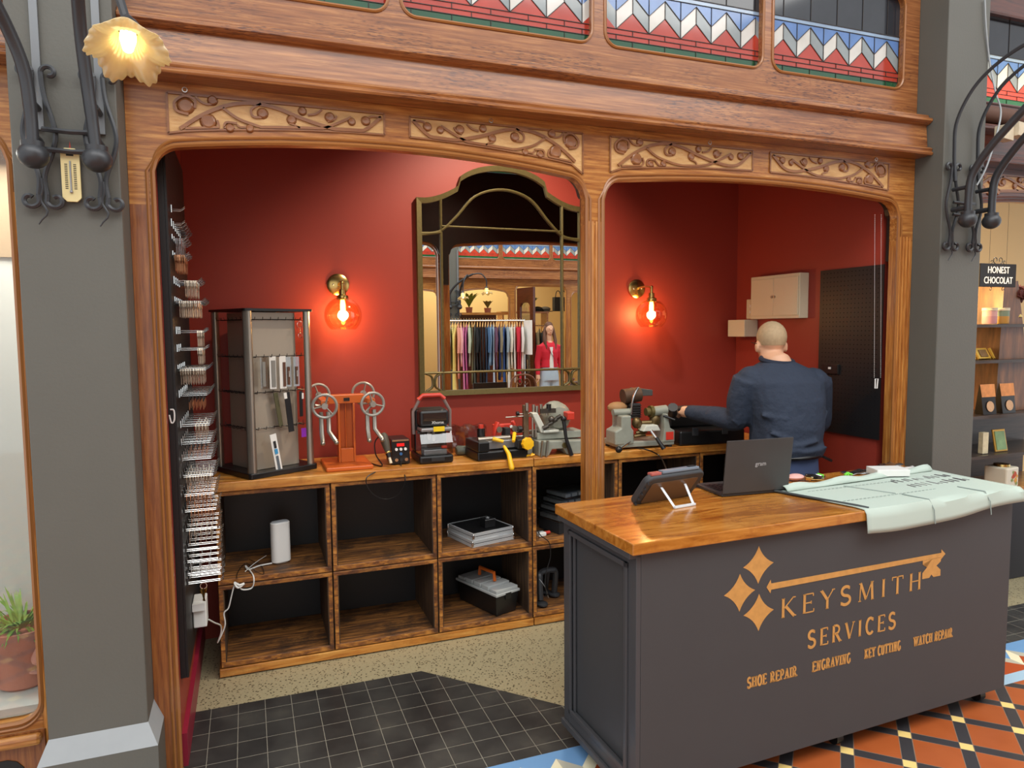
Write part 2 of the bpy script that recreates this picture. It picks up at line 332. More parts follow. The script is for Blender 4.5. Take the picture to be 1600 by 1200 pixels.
def letters(mb, s, x, z, h, total, o, U, V, W, thick=.15, thin=.06, serif=.1, sth=.05, gap=.1):
    wid = sum((GL[c][0] + gap) if c != ' ' else .45 for c in s) - gap; k = total / wid   # horizontal scale
    for c in s:
        if c == ' ': x += .45 * k; continue
        w, st, sf = GL[c]
        for pts, t in st: mb.ribbon([(x + a * k, z + b * h) for a, b in pts], (thin + (thick - thin) * t) * h, o, U, V, W)
        for a, b in sf: mb.ribbon([(x + a * k - serif * h, z + (b + (sth / 2 if b < .5 else -sth / 2)) * h), (x + a * k + serif * h, z + (b + (sth / 2 if b < .5 else -sth / 2)) * h)], sth * h, o, U, V, W)
        x += (w + gap) * k
# ================================================================= floors
def floor_mat(name, build):
    m = bpy.data.materials.new(name); m.use_nodes = True; nt = m.node_tree; build(nt, nt.nodes['Principled BSDF']); MATS[name] = m; return m
def mth(nt, op, a, b=None, c=None):
    n = nt.nodes.new('ShaderNodeMath'); n.operation = op
    for i, v in enumerate((a, b, c)):
        if v is None: continue
        if isinstance(v, (int, float)): n.inputs[i].default_value = v
        else: nt.links.new(v, n.inputs[i])
    return n.outputs[0]
def mix(nt, f, a, b):
    n = nt.nodes.new('ShaderNodeMix'); n.data_type = 'RGBA'
    for i, v in ((0, f), (6, a), (7, b)):
        if isinstance(v, (int, float)): n.inputs[i].default_value = v
        elif isinstance(v, str): n.inputs[i].default_value = lin(v)
        else: nt.links.new(v, n.inputs[i])
    return n.outputs[2]
def concrete(nt, b):
    tc = nt.nodes.new('ShaderNodeTexCoord')
    v = nt.nodes.new('ShaderNodeTexVoronoi'); v.inputs['Scale'].default_value = 70; v.inputs['Randomness'].default_value = 1; nt.links.new(tc.outputs['Object'], v.inputs['Vector'])
    n = nt.nodes.new('ShaderNodeTexNoise'); n.inputs['Scale'].default_value = 26; n.inputs['Detail'].default_value = 3; nt.links.new(tc.outputs['Object'], n.inputs['Vector'])
    r = ramp(nt, [(.26, (1, 1, 1, 1)), (.36, (0, 0, 0, 1))]); nt.links.new(v.outputs['Distance'], r.inputs[0])
    r2 = ramp(nt, [(.40, (0, 0, 0, 1)), (.48, (1, 1, 1, 1))]); nt.links.new(n.outputs['Fac'], r2.inputs[0])
    f = mth(nt, 'MULTIPLY', r.outputs[0], r2.outputs[0])
    n2 = nt.nodes.new('ShaderNodeTexNoise'); n2.inputs['Scale'].default_value = 200; nt.links.new(tc.outputs['Object'], n2.inputs['Vector'])
    base = mix(nt, n2.outputs['Fac'], '#8e8468', '#b5aa88')
    nt.links.new(mix(nt, f, base, '#544a38'), b.inputs['Base Color']); b.inputs['Roughness'].default_value = .38
def black_tiles(nt, b):
    tc = nt.nodes.new('ShaderNodeTexCoord'); s = nt.nodes.new('ShaderNodeSeparateXYZ'); nt.links.new(tc.outputs['Object'], s.inputs[0])
    px = mth(nt, 'FRACT', mth(nt, 'DIVIDE', mth(nt, 'ADD', s.outputs[0], .204 + 1.116), .1115))
    py = mth(nt, 'FRACT', mth(nt, 'DIVIDE', mth(nt, 'ADD', s.outputs[1], -2.836 + 1.15), .115))
    g = mth(nt, 'MAXIMUM', mth(nt, 'LESS_THAN', px, .022), mth(nt, 'LESS_THAN', py, .022))
    n = nt.nodes.new('ShaderNodeTexNoise'); n.inputs['Scale'].default_value = 5; n.inputs['Detail'].default_value = 6; nt.links.new(tc.outputs['Object'], n.inputs['Vector'])
    r = ramp(nt, [(.35, '#2b2a2a'), (.6, '#3d3c3a'), (.75, '#4a4843')]); nt.links.new(n.outputs['Fac'], r.inputs[0])
    nt.links.new(mix(nt, g, r.outputs[0], '#8b877b'), b.inputs['Base Color']); b.inputs['Roughness'].default_value = .33
    fx = mth(nt, 'MULTIPLY', mth(nt, 'SUBTRACT', 1, g), .5); bp = nt.nodes.new('ShaderNodeBump'); bp.inputs['Strength'].default_value = .3; bp.inputs['Distance'].default_value = .003
    nt.links.new(fx, bp.inputs['Height']); nt.links.new(bp.outputs[0], b.inputs['Normal'])
def encaustic(nt, b):
    tc = nt.nodes.new('ShaderNodeTexCoord'); s = nt.nodes.new('ShaderNodeSeparateXYZ'); nt.links.new(tc.outputs['Object'], s.inputs[0])
    P = .3045 / math.sqrt(2); w = .225
    x = mth(nt, 'SUBTRACT', s.outputs[0], 3.059 - 30.45); y = mth(nt, 'SUBTRACT', s.outputs[1], 2.016 - 30.45)
    u = mth(nt, 'FRACT', mth(nt, 'ADD', mth(nt, 'DIVIDE', mth(nt, 'MULTIPLY', mth(nt, 'ADD', x, y), .70711), P), w / 2))
    v = mth(nt, 'FRACT', mth(nt, 'ADD', mth(nt, 'DIVIDE', mth(nt, 'MULTIPLY', mth(nt, 'SUBTRACT', x, y), .70711), P), w / 2))
    a = mth(nt, 'LESS_THAN', u, w); c = mth(nt, 'LESS_THAN', v, w)
    g = None
    for q in (u, v):
        for t in (0, w):
            d = mth(nt, 'LESS_THAN', mth(nt, 'ABSOLUTE', mth(nt, 'SUBTRACT', q, t + .004)), .007); g = d if g is None else mth(nt, 'MAXIMUM', g, d)
    n = nt.nodes.new('ShaderNodeTexNoise'); n.inputs['Scale'].default_value = 7; n.inputs['Detail'].default_value = 4; nt.links.new(tc.outputs['Object'], n.inputs['Vector'])
    o = mix(nt, n.outputs['Fac'], '#9c4c24', '#b66032')
    k = mix(nt, mth(nt, 'MAXIMUM', a, c), o, '#3d3a3c'); k = mix(nt, mth(nt, 'MULTIPLY', a, c), k, '#f0cf80')
    nt.links.new(mix(nt, g, k, '#8a7362'), b.inputs['Base Color']); b.inputs['Roughness'].default_value = .3
F_CON = floor_mat('polished_concrete', concrete); F_BLK = floor_mat('black_floor_tiles', black_tiles); F_ENC = floor_mat('encaustic_tiles', encaustic)
def poly(name, pts, z, m, kind='structure', **k):
    b = MB(); b.v = [Vector((x, y, z)) for x, y in pts]; b.f = [list(range(len(pts)))]; b.m = [0]; return b.build(name, m, None, kind=kind, **k)
poly('floor', [(-4, 2.4), (9, 2.4), (9, 5.9), (-4, 5.9)], -.004, F_CON)
poly('floor', [(-.282, 2.43), (1.53, 2.43), (.74, 3.268), (-.282, 3.268)], 0, F_BLK)
poly('floor', [(3.15, 2.43), (9, 2.43), (9, 2.76), (3.15, 2.76)], 0, F_BLK)
poly('floor', [(-4, -6), (9, -6), (9, 2.14), (-4, 2.14)], 0, F_ENC)
T_BL = mat('sky_blue_tile', '#6f9ccb', .3); T_LB = mat('pale_blue_tile', '#a5c2d8', .3); T_CR = mat('cream_tile', '#ece4c4', .3); T_GR = mat('pale_grey_tile', '#b9b6a6', .3); T_OR = mat('terracotta_tile', '#b04c22', .3)
def clipx(poly_, x0, x1):
    for X, sgn in ((x0, 1), (x1, -1)):
        out = []
        for i, p in enumerate(poly_):
            q = poly_[(i + 1) % len(poly_)]; a = (p[0] - X) * sgn; c = (q[0] - X) * sgn
            if a >= 0: out.append(p)
            if a * c < 0: t = a / (a - c); out.append((p[0] + (q[0] - p[0]) * t, p[1] + (q[1] - p[1]) * t))
        poly_ = out
        if len(poly_) < 3: return []
    return poly_
def zigzag(mb, x0, x1, xp, P, lo, h, th, base, top, cols, put):
    """folded-ribbon frieze: base..lo band (cols[4]), then ribbon peaks; top = upper limit"""
    k0 = int(math.floor((x0 - xp) / P)) - 1; k1 = int(math.ceil((x1 - xp) / P)) + 1
    for k in range(k0, k1):
        a = xp + k * P; m = a + P / 2; e = a + P       # a valley of the ribbon, m peak
        for pl, c in (([(a, lo), (m, lo + h), (e, lo)], cols[0]),
                      ([(a, lo), (m, lo + h), (m, lo + h + th), (a, lo + th)], cols[1]),
                      ([(m, lo + h), (e, lo), (e, lo + th), (m, lo + h + th)], cols[2]),
                      ([(a, lo + th), (m, lo + h + th), (m, top), (a, top)], cols[3]),
                      ([(m, lo + h + th), (e, lo + th), (e, top), (m, top)], cols[3])):
            pl = clipx(pl, x0, x1)
            if len(pl) > 2: put(mb, pl, c)
b = MB()
def putf(mb, pl, c): mb.mi(c); mb.add([(x, y, 0) for x, y in pl], [tuple(range(len(pl)))])
zigzag(b, -4, 9, 1.137, .148, 2.235, .08, .07, 0, 2.41, (4, 2, 3, 0), putf)
for y0, y1, c in ((2.41, 2.43, 0), (2.205, 2.235, 4), (2.14, 2.205, 1)): putf(b, [(-4, y0), (9, y0), (9, y1), (-4, y1)], c)
b.build('floor', [T_BL, T_LB, T_CR, T_GR, T_OR], None, kind='structure')

# ================================================================= the shop's own room
XL, XR, YB, YF = -.285, 3.19, 4.05, 2.76
box('wall_back', M_RED, XL - .1, XR + .1, YB, YB + .1, 0, 3.6, kind='structure')
box('wall_left', M_RED, XL - .1, XL, 2.86, YB, 0, 3.6, kind='structure')
box('wall_right', M_RED, XR, XR + .1, 2.86, YB, 0, 3.6, kind='structure')
box('ceiling', mat('dark_ceiling', '#3b302b', .8), XL - .1, XR + .1, 2.86, YB + .1, 3.6, 3.7, kind='structure')
box('baseboard_left', M_SKIRT, XL, XL + .018, 2.86, YB, 0, .13, kind='structure')
box('baseboard_right', M_SKIRT, XR - .018, XR, 2.86, YB, 0, .13, kind='structure')

# ================================================================= shopfronts
def hole_round(xa, xb, z0, z1, r, crown=0, rise=0):
    def hi(x):
        t = (x - xa) / (xb - xa); z = z1 + crown * math.sin(math.pi * t) ** .8 if crown else z1
        d = min(x - xa, xb - x)
        if d < r: z -= r - math.sqrt(max(0, r * r - (r - d) ** 2))
        return z
    def lo(x):
        if z0 is None: return None
        d = min(x - xa, xb - x); return z0 + ((r - math.sqrt(max(0, r * r - (r - d) ** 2))) if d < r else 0)
    return (xa, xb, lo, hi, r)
def stations(x0, x1, r, n=26):
    s = []
    for i in range(9): a = math.pi / 2 * i / 8; s += [x0 + r * (1 - math.cos(a)), x1 - r * (1 - math.cos(a))]
    s += [x0 + (x1 - x0) * i / n for i in range(n + 1)]
    s = sorted(s); out = [s[0]]
    for v in s:
        if v - out[-1] > 1e-4: out.append(v)
    return out
def pierced(mb, x0, x1, z0, z1, holes, y0, y1, M=None):
    """a board from x0..x1, z0..z1 with shaped openings, front face at y0, back at y1"""
    cur = x0
    def col(xa, xb, f0, f1):
        m_ = (xa + xb) / 2
        if abs((f1(m_) if callable(f1) else f1) - (f0(m_) if callable(f0) else f0)) < 1e-5: return
        mb.add([(xa, y0, f0(xa) if callable(f0) else f0), (xb, y0, f0(xb) if callable(f0) else f0), (xb, y0, f1(xb) if callable(f1) else f1), (xa, y0, f1(xa) if callable(f1) else f1),
                (xa, y1, f0(xa) if callable(f0) else f0), (xb, y1, f0(xb) if callable(f0) else f0), (xb, y1, f1(xb) if callable(f1) else f1), (xa, y1, f1(xa) if callable(f1) else f1)],
               [(0, 1, 2, 3), (7, 6, 5, 4), (0, 4, 5, 1), (3, 2, 6, 7), (0, 3, 7, 4), (1, 5, 6, 2)])
    for xa, xb, lo, hi, r in holes:
        if xa > cur: col(cur, xa, z0, z1)
        S = stations(xa, xb, r)
        for a, c in zip(S, S[1:]):
            col(a, c, hi, z1)
            if lo((a + c) / 2) is not None: col(a, c, z0, lo)
        cur = xb
    if x1 > cur: col(cur, x1, z0, z1)
def edge_line(h, y, inset=0, zbot=None):
    xa, xb, lo, hi, r = h; S = stations(xa, xb, r)
    top = [(x, y, hi(x) + inset) for x in S]
    top[0] = (xa - inset, y, top[0][2] - inset); top[-1] = (xb + inset, y, top[-1][2] - inset)
    if lo(xa + 1e-3) is None: return [(xa - inset, y, zbot)] + top + [(xb + inset, y, zbot)], False
    return top + [(x, y, lo(x) - inset) for x in reversed(S)], True
VINE = [([(215, 525), (300, 470), (400, 430), (500, 420), (600, 440), (700, 482), (800, 518), (900, 545), (980, 540), (1060, 482)], 15),
        ([(385, 440), (440, 482), (500, 508), (580, 532), (680, 545), (780, 535), (850, 512), (925, 482)], 11),
        ([(280, 392), (300, 415), (330, 425), (360, 415)], 8), ([(795, 448), (770, 466), (735, 470)], 8), ([(1060, 482), (1010, 480), (990, 500)], 8),
        ([(540, 422), (500, 445), (505, 475), (540, 480)], 9), ([(655, 505), (690, 520), (700, 535)], 7), ([(440, 505), (395, 500), (390, 530), (430, 542)], 9), ([(440, 510), (470, 542), (505, 535)], 8),
        ([(235, 540), (330, 545), (365, 520), (360, 490)], 9), ([(250, 465), (205, 450), (198, 415), (235, 390), (275, 405), (275, 440)], 10), ([(820, 500), (850, 490), (860, 475)], 7)]
DISC = [(240, 430, 29), (325, 495, 28), (345, 408, 18), (410, 522, 16), (490, 525, 15), (545, 462, 20), (665, 490, 18), (712, 453, 16), (830, 480, 19), (927, 500, 15), (990, 497, 18)]
def carved(parent, x0, x1, yf, ztop, flip, hi, W=(0, -1, 0)):
    """panel x0..x1 with pale ground and vine relief; hi = opening curve that the lower edge follows"""
    s = W[1]
    S = [x0 + (x1 - x0) * i / 14 for i in range(15)]
    bot = lambda x: min(ztop - .055, hi(x) + .052)
    b = MB(); y = yf - .001 * -s if False else yf + s * .002
    b.add([(x, y, bot(x) + .004) for x in S] + [(x, y, ztop - .006) for x in S], [(i, i + 1, 15 + i + 1, 15 + i) for i in range(14)])
    g = b.build('carved_ground', W_PALE, parent)
    v = MB(); k = (x1 - x0) / 905
    def T(px_, py_):
        u = (px_ - 170) * k; w = (py_ - 375 - .1 * (px_ - 170)) * .00083; x = x1 - u if flip else x0 + u
        return (x, ztop - w)
    for pts, wd_ in VINE:
        q = [T(*p) for p in pts]; q = [(p.x, p.y) for p in smoothpts([(a, c, 0) for a, c in q], 4)]
        q = [(a, max(c, bot(a) + .008)) for a, c in q]
        v.ribbon(q, wd_ * .00083, (0, y, 0), (1, 0, 0), (0, 0, 1), (0, s * .007, 0))
    for a, c, r in DISC:
        x, z = T(a, c); r *= .00083; v.lathe([(r * 1.25, 0), (r, .007), (r * .8, .009), (0, .008)], (x, y, z), 14, (0, s, 0))
    fr = [(x0, bot(x0)), (x0, ztop)], [(x1, ztop), (x1, bot(x1))], [(x0, ztop), (x1, ztop)], [(x, bot(x)) for x in S]
    for q in fr: v.ribbon(q, .007, (0, y, 0), (1, 0, 0), (0, 0, 1), (0, s * .004, 0))
    v.build('vine_carving', W_CARVE, g)
GC = {n: stain('glass_' + n, c, t) for n, c, t in (('pale_blue', '#a9c6e6', .4), ('green', '#2f6b45', .5), ('red', '#d4503e', .45), ('white', '#eceade', .3), ('grey', '#9ba6a8', .3), ('blue', '#6d97d8', .4), ('smoke', '#2b2d33', .1))}
GCL = ['pale_blue', 'green', 'red', 'white', 'grey', 'blue', 'smoke']
M_LEAD = mat('window_leading', '#2c2622', .6)
def stained(parent, x0, x1, z0, z1, y, xp, P=.1635, s=-1, name='stained_glass_panel'):
    b = MB()
    def put(mb, pl, c): mb.mi(c); mb.add([(x, y, z) for x, z in pl], [tuple(range(len(pl)))])
    for a, c, q in ((z0, z0 + .02, 0), (z0 + .02, z0 + .05, 1), (z0 + .05, z0 + .095, 2), (z0 + .255, z0 + .275, 0), (z0 + .275, z1, 6)): put(b, [(x0, a), (x1, a), (x1, c), (x0, c)], q)
    zigzag(b, x0, x1, xp, P, z0 + .095, .075, .075, 0, z0 + .255, (2, 3, 4, 5), put)
    b.mi(7)
    def ln(x_, z_, X_, Z_): b.ribbon([(x_, z_), (X_, Z_)], .0028, (0, y + s * .001, 0), (1, 0, 0), (0, 0, 1), (0, s * .002, 0))
    for z in (.02, .05, .072, .095, .255, .275): ln(x0, z0 + z, x1, z0 + z)
    k = math.ceil((x0 - xp) / (P / 2))
    while xp + k * P / 2 < x1:
        X = xp + k * P / 2; odd = k % 2
        ln(X, z0 + .095 + (.075 if odd else 0), X, z0 + .255 if not odd else z0 + .245)
        if odd: ln(X, z0 + .275, X, z1)
        if not odd: ln(X, z0, X, z0 + .02); ln(X, z0 + .05, X, z0 + .072)
        else: ln(X, z0 + .072, X, z0 + .095); ln(X, z0 + .02, X, z0 + .05)
        for zz in (.095, .17):
            X2 = X + P / 2
            if X2 <= x1: ln(X, z0 + zz + (.075 if odd else 0), X2, z0 + zz + (0 if odd else .075))
        k += 1
    return b.build(name, [GC[c] for c in GCL] + [M_LEAD], parent)
def molding(mb, prof, x0, x1):        # prof of (y, z)
    mb.prism(prof, (x0, 0, 0), (0, 1, 0), (0, 0, 1), (x1 - x0, 0, 0))
M_BEAD = mat('polished_bead_wood', '#96602f', .3, coat=.3, noise=.15, nscale=4)
M_LINE = mat('black_brown_rear_shade', '#1d1512', .35)
def shopfront(label, x0, openings, x1, yf, s, wins, panels, hooks, group, zig, mats=None, detail=True, deep=.05, left=False):
    """s = -1: faces -y. openings: list of (xa, xb, z_lo, side_z, crown)"""
    WF, WV, WC, WE = mats or (W_FRAME, W_FRAMEV, W_FASC, W_FRAME)
    t = thing('wooden_shopfront', label, 'shopfront', ((x0 + x1) / 2, yf, 0), 0, group)
    hs = [hole_round(xa, xb, zl, zs, .075, cr) for xa, xb, zl, zs, cr in openings]
    b = MB(); pierced(b, x0, x1, 2.1, 2.52, [(h[0], h[1], (lambda x: None), h[3], h[4]) for h in hs], yf, yf - s * deep); b.build('arch_board', WF, t)
    eds = [x0] + [v for h in hs for v in h[:2]] + [x1]
    for i in range(0, len(eds), 2):
        a, c = eds[i], eds[i + 1]; q = MB().bx(a, c, min(yf, yf - s * deep), max(yf, yf - s * deep), 0, 2.1)
        if detail and c - a > .05 and not (left and i == 0):
            n = 4
            for j in range(n): q.tube([(a + (c - a) * (j + .8) / (n + .6), yf, .0), (a + (c - a) * (j + .8) / (n + .6), yf, 2.12)], .006, 6)
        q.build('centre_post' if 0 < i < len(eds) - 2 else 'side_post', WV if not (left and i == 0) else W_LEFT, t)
    for h, (xa, xb, zl, zs, cr) in zip(hs, openings):
        for ins, r in ((.004, .009), (.022, .006)):
            pts, cl = edge_line(h, yf + s * .001, ins, 0); MB().tube(pts, r, 6, closed=cl).build('opening_bead', M_BEAD if WE is W_FRAME else WE, t, smooth=True)
        if zl is not None:
            q = MB(); pierced(q, xa - .001, xb + .001, 0.30, zl + .15, [(h[0], h[1], h[2], lambda x: zl + .15, h[4])], yf, yf - s * deep); q.build('sill_board', WF, t)
    rl = MB(); pierced(rl, x0, x1, 2.0, 2.86, [(h[0] - .012, h[1] + .012, (lambda x: None), (lambda x, h=h: h[3](min(max(x, h[0]), h[1])) + .012), h[4]) for h in hs], yf - s * (deep + .001), yf - s * (deep + .03)); rl.build('rear_shade_board', M_LINE, t)  # added board; its dark colour stands for the shade behind the front
    m = MB(); Y = lambda d: yf + s * d       # entablature
    molding(m, [(Y(0), 2.52), (Y(.10), 2.52), (Y(.105), 2.53), (Y(.095), 2.54), (Y(.1), 2.552), (Y(.085), 2.562), (Y(.07), 2.565), (Y(.06), 2.672), (Y(.08), 2.68), (Y(.095), 2.69), (Y(.095), 2.703), (Y(.075), 2.712), (Y(.07), 2.725), (Y(0), 2.725)], x0, x1)
    m.build('cornice', WC, t, bevel=.002)
    wh = [hole_round(a, c, 2.862, 3.33, .06) for a, c in wins]
    q = MB(); pierced(q, x0, x1, 2.725, 3.46, wh, Y(.0), Y(-.07)); q.build('transom_frame', WC, t)
    for h in wh:
        pts, cl = edge_line(h, Y(.001), .002); MB().tube(pts, .007, 6, closed=True).build('window_bead', M_BEAD if WE is W_FRAME else WE, t, smooth=True)
        stained(t, h[0] - .005, h[1] + .005, 2.855, 3.335, Y(-.03), zig, s=s)
    for a, c, fl_, i in panels: carved(t, a, c, yf, 2.485, fl_, hs[i][3], (0, s, 0))
    for x in hooks:
        z = 2.5; MB().tube([(x + .008 * math.cos(a), Y(.016), z - .004 + .008 * math.sin(a)) for a in [math.pi * 2 * k / 10 for k in range(10)]], .0016, 5, closed=True).tube([(x, Y(0), z + .004), (x, Y(.016), z + .004)], .002, 5).build('screw_eye', M_CHROME, t)
    return t
W1 = [(-.27, .548), (.597, 1.412), (1.473, 2.298), (2.355, 3.18)]
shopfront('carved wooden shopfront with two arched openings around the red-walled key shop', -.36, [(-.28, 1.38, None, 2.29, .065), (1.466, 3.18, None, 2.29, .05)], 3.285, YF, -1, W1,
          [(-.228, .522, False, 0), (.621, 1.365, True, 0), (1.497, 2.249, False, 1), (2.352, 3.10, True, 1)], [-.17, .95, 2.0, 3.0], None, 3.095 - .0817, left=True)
box('wall_front', mat('upper_wall_wood', '#4a2a1c', .5), -4, 9, YF - .02, YF + .1, 3.46, 4.6, kind='structure')

# ================================================================= pillars
def pillar(x0, x1, yf, s, label, back):
    t = thing('grey_pillar', label, 'pillar', ((x0 + x1) / 2, yf, 0)); y1 = back
    MB().bx(x0, x1, min(yf, y1), max(yf, y1), .33, 4.6).build('shaft', M_GREY, t, bevel=.004)
    a = [(x0, yf), (x1, yf)]; o = .03; z0, z1 = .262, .335
    MB().add([(x0 - o, yf + s * o, z0), (x1 + o, yf + s * o, z0), (x1, yf, z1), (x0, yf, z1), (x0 - o, y1, z0), (x1 + o, y1, z0), (x1, y1, z1), (x0, y1, z1)],
             [(0, 1, 2, 3), (0, 3, 7, 4), (1, 5, 6, 2), (3, 2, 6, 7)]).build('plinth_chamfer', M_GREYL, t)
    MB().bx(x0 - o, x1 + o, min(yf + s * o, y1), max(yf + s * o, y1), 0, z0).build('plinth', M_GREY, t); return t
pillar(-.653, -.361, 2.6, -1, 'dark grey painted pillar at the left end of the key shop, thermometer hanging on it', 2.9)
pillar(3.287, 3.575, 2.6, -1, 'dark grey painted pillar between the key shop and the chocolate shop', 2.9)
# neighbouring fronts
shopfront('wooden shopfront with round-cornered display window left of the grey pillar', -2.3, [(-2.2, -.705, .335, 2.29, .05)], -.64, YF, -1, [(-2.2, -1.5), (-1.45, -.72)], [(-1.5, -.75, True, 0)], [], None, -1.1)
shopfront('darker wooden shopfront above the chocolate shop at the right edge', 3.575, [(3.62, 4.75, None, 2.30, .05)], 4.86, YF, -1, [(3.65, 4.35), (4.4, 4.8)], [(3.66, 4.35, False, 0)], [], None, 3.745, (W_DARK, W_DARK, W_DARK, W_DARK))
t = thing('panelled_stall_riser', 'wooden panelled base below the display window at the bottom left, black panel with gold line', 'panelling', (-1.3, YF, 0))
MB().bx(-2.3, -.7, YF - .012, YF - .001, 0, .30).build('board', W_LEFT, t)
MB().bx(-2.3, -.705, YF - .045, YF - .012, .262, .30).build('ledge_moulding', W_FRAME, t, bevel=.012)
pb = MB(); RP = [(-1.7, -.0), (-.80, 0), (-.775, .02), (-.775, .15), (-1.7, .15)]
pb.prism([(-1.7, .0), (-.765, 0), (-.765, .18), (-.785, .205), (-.81, .215), (-1.7, .215)], (0, YF - .016, 0), (1, 0, 0), (0, 0, 1), (0, .004, 0)); p_ = pb.build('black_inset_panel', M_BLACK, t)
MB().ribbon([(-1.7, .185), (-.83, .185), (-.82, .165), (-.80, .155), (-.79, .14), (-.79, 0)], .006, (0, YF - .018, 0), (1, 0, 0), (0, 0, 1), (0, .002, 0)).build('gold_line', M_GOLD, p_)
# ================================================================= crates and bench
ZB = .952                                   # top of the bench
FY = 3.555                                  # its front
def crate(x0, x1, z0, z1, label):
    t = thing('wooden_crate', label, 'crate', ((x0 + x1) / 2, FY + .2, z0), 0, 'old wooden crates stacked under the bench'); w = .026; y0, y1 = FY, 4.0
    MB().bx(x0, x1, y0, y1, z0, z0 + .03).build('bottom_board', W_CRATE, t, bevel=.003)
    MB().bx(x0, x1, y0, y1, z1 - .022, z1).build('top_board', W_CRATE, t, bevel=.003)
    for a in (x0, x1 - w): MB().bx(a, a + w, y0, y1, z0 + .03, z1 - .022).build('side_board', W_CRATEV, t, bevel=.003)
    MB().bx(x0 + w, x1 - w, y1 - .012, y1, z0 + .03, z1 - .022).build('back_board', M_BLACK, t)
    e = .0035; MB().bx(x0 + .002, x1 - .002, y0 - e, y0 - .0005, z0 + .004, z0 + .028).bx(x0 + .002, x1 - .002, y0 - e, y0 - .0005, z1 - .02, z1 - .002).bx(x0 + .002, x0 + .021, y0 - e, y0 - .0005, z0 + .028, z1 - .02).bx(x1 - .021, x1 - .002, y0 - e, y0 - .0005, z0 + .028, z1 - .02).build('front_edging', W_EDGE, t, bevel=.002)  # added worn strips keep the board fronts lighter than the shade-coloured insides
    return t
W_EDGE = wood('worn_edge_wood', [(.28, '#3a2114'), (.45, '#7c4a24'), (.6, '#b5762f'), (.78, '#d09650')], 0, 9, 3, rough=.5, coat=0, knots=1.5, grime=.7, grimecol='#4a2c1c')
CX = [-.172, .363, .905, 1.447, 1.985, 2.545, 3.08]
nm = ['first', 'second', 'third', 'fourth', 'fifth', 'sixth']
inn_top = ['holding the white router', 'standing empty under the soldering station', 'holding two flat aluminium cases', 'holding clear plastic boxes, left of the centre post', 'behind the tablet, right of the centre post', 'behind the laptop at the right end']
inn_bot = ['empty, at the left end beside the white cable', 'empty, second from the left', 'holding the black toolbox', 'holding the black iron stand', 'hidden behind the counter, fifth from the left', 'hidden behind the counter, at the right end']
for i in range(6):
    g = .002
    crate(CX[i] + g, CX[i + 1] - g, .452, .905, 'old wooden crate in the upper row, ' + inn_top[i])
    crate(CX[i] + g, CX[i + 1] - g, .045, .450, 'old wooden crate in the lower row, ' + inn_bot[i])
tag(MB().bx(-.178, 1.452, 3.54, 4.03, .906, ZB).build('bench_top', W_BENCH, bevel=.004), 'long golden wooden bench top on the crates, left of the joint under the yellow-handled machine', 'bench top', 'bench tops')
tag(MB().bx(1.456, 3.12, 3.54, 4.03, .906, ZB).build('bench_top', W_BENCH, bevel=.004), 'golden wooden bench top on the crates running behind the centre post to the black case', 'bench top', 'bench tops')
tag(MB().bx(-.178, 1.45, 3.55, 4.0, .002, .043).build('base_board', W_BENCH, bevel=.004), 'orange wooden base board under the left run of crates on the concrete floor', 'board', 'base boards')
tag(MB().bx(1.456, 3.08, 3.55, 4.0, .002, .043).build('base_board', W_BENCH, bevel=.004), 'orange wooden base board under the right run of crates beside the counter', 'board', 'base boards')

# --- in the crates
p = at(440, 882, Z=.484)
b = MB(); r = MB(); rr = []
def rrect(w, d, r, n=5):
    out = []
    for cx, cy, a0 in ((w / 2 - r, d / 2 - r, 0), (-w / 2 + r, d / 2 - r, 90), (-w / 2 + r, -d / 2 + r, 180), (w / 2 - r, -d / 2 + r, 270)):
        out += [(cx + r * math.cos(math.radians(a0 + 90 * i / n)), cy + r * math.sin(math.radians(a0 + 90 * i / n))) for i in range(n + 1)]
    return out
t = thing('router', 'tall white router with rounded edges standing in the top left crate', 'router', (p.x, p.y + .045, .484), .35)
b = MB(local=True); b.prism(rrect(.095, .06, .026), (0, 0, .004), (1, 0, 0), (0, 1, 0), (0, 0, .205)); b.build('housing', M_WHITE, t, smooth=True, bevel=.004)
MB(local=True).prism(rrect(.083, .048, .02), (0, 0, .2085), (1, 0, 0), (0, 1, 0), (0, 0, .003)).build('top_grille', mat('router_grey', '#c9ccd0', .5), t)
MB(local=True).prism(rrect(.07, .045, .02), (0, 0, 0), (1, 0, 0), (0, 1, 0), (0, 0, .004)).build('foot', M_WHITE, t)
def cable(name, pts, r, m, label, n=5, cat='cable', grp=None, ns=8): return tag(MB().tube(smoothpts(pts, ns), r, n).build(name, m, smooth=True), label, cat, grp)
RB = (p.x, p.y, .49)
cable('white_cable', [at(425, 880, Z=.488), at(405, 884, Z=.488), at(388, 890, Z=.488), at(384, 884, Z=.49), at(396, 900, Y=3.55), at(394, 918, Y=3.54), at(378, 921, Y=3.535), at(372, 912, Y=3.53), at(366, 916, Y=3.53), at(362, 930, Y=3.53), at(357, 950, Y=3.53), at(350, 958, Y=3.53), at(352, 975, Y=3.53), at(347, 990, Y=3.53), at(340, 1004, Y=3.52), at(345, 990, Y=3.5), at(345, 978, Y=3.48), at(335, 973, Y=3.4), at(326, 968, Y=3.35)], .0035, M_WHITE, 'white cable hanging from the router shelf down to the adapter by the left wall', ns=5)
cable('bread_tie_cable_knot', [at(366, 910, Y=3.53), at(374, 914, Y=3.52), at(381, 912, Y=3.525), at(372, 918, Y=3.52), at(366, 911, Y=3.525)], .006, M_WHITE, 'bundled knot of the white cable at the front edge of the top left crate')
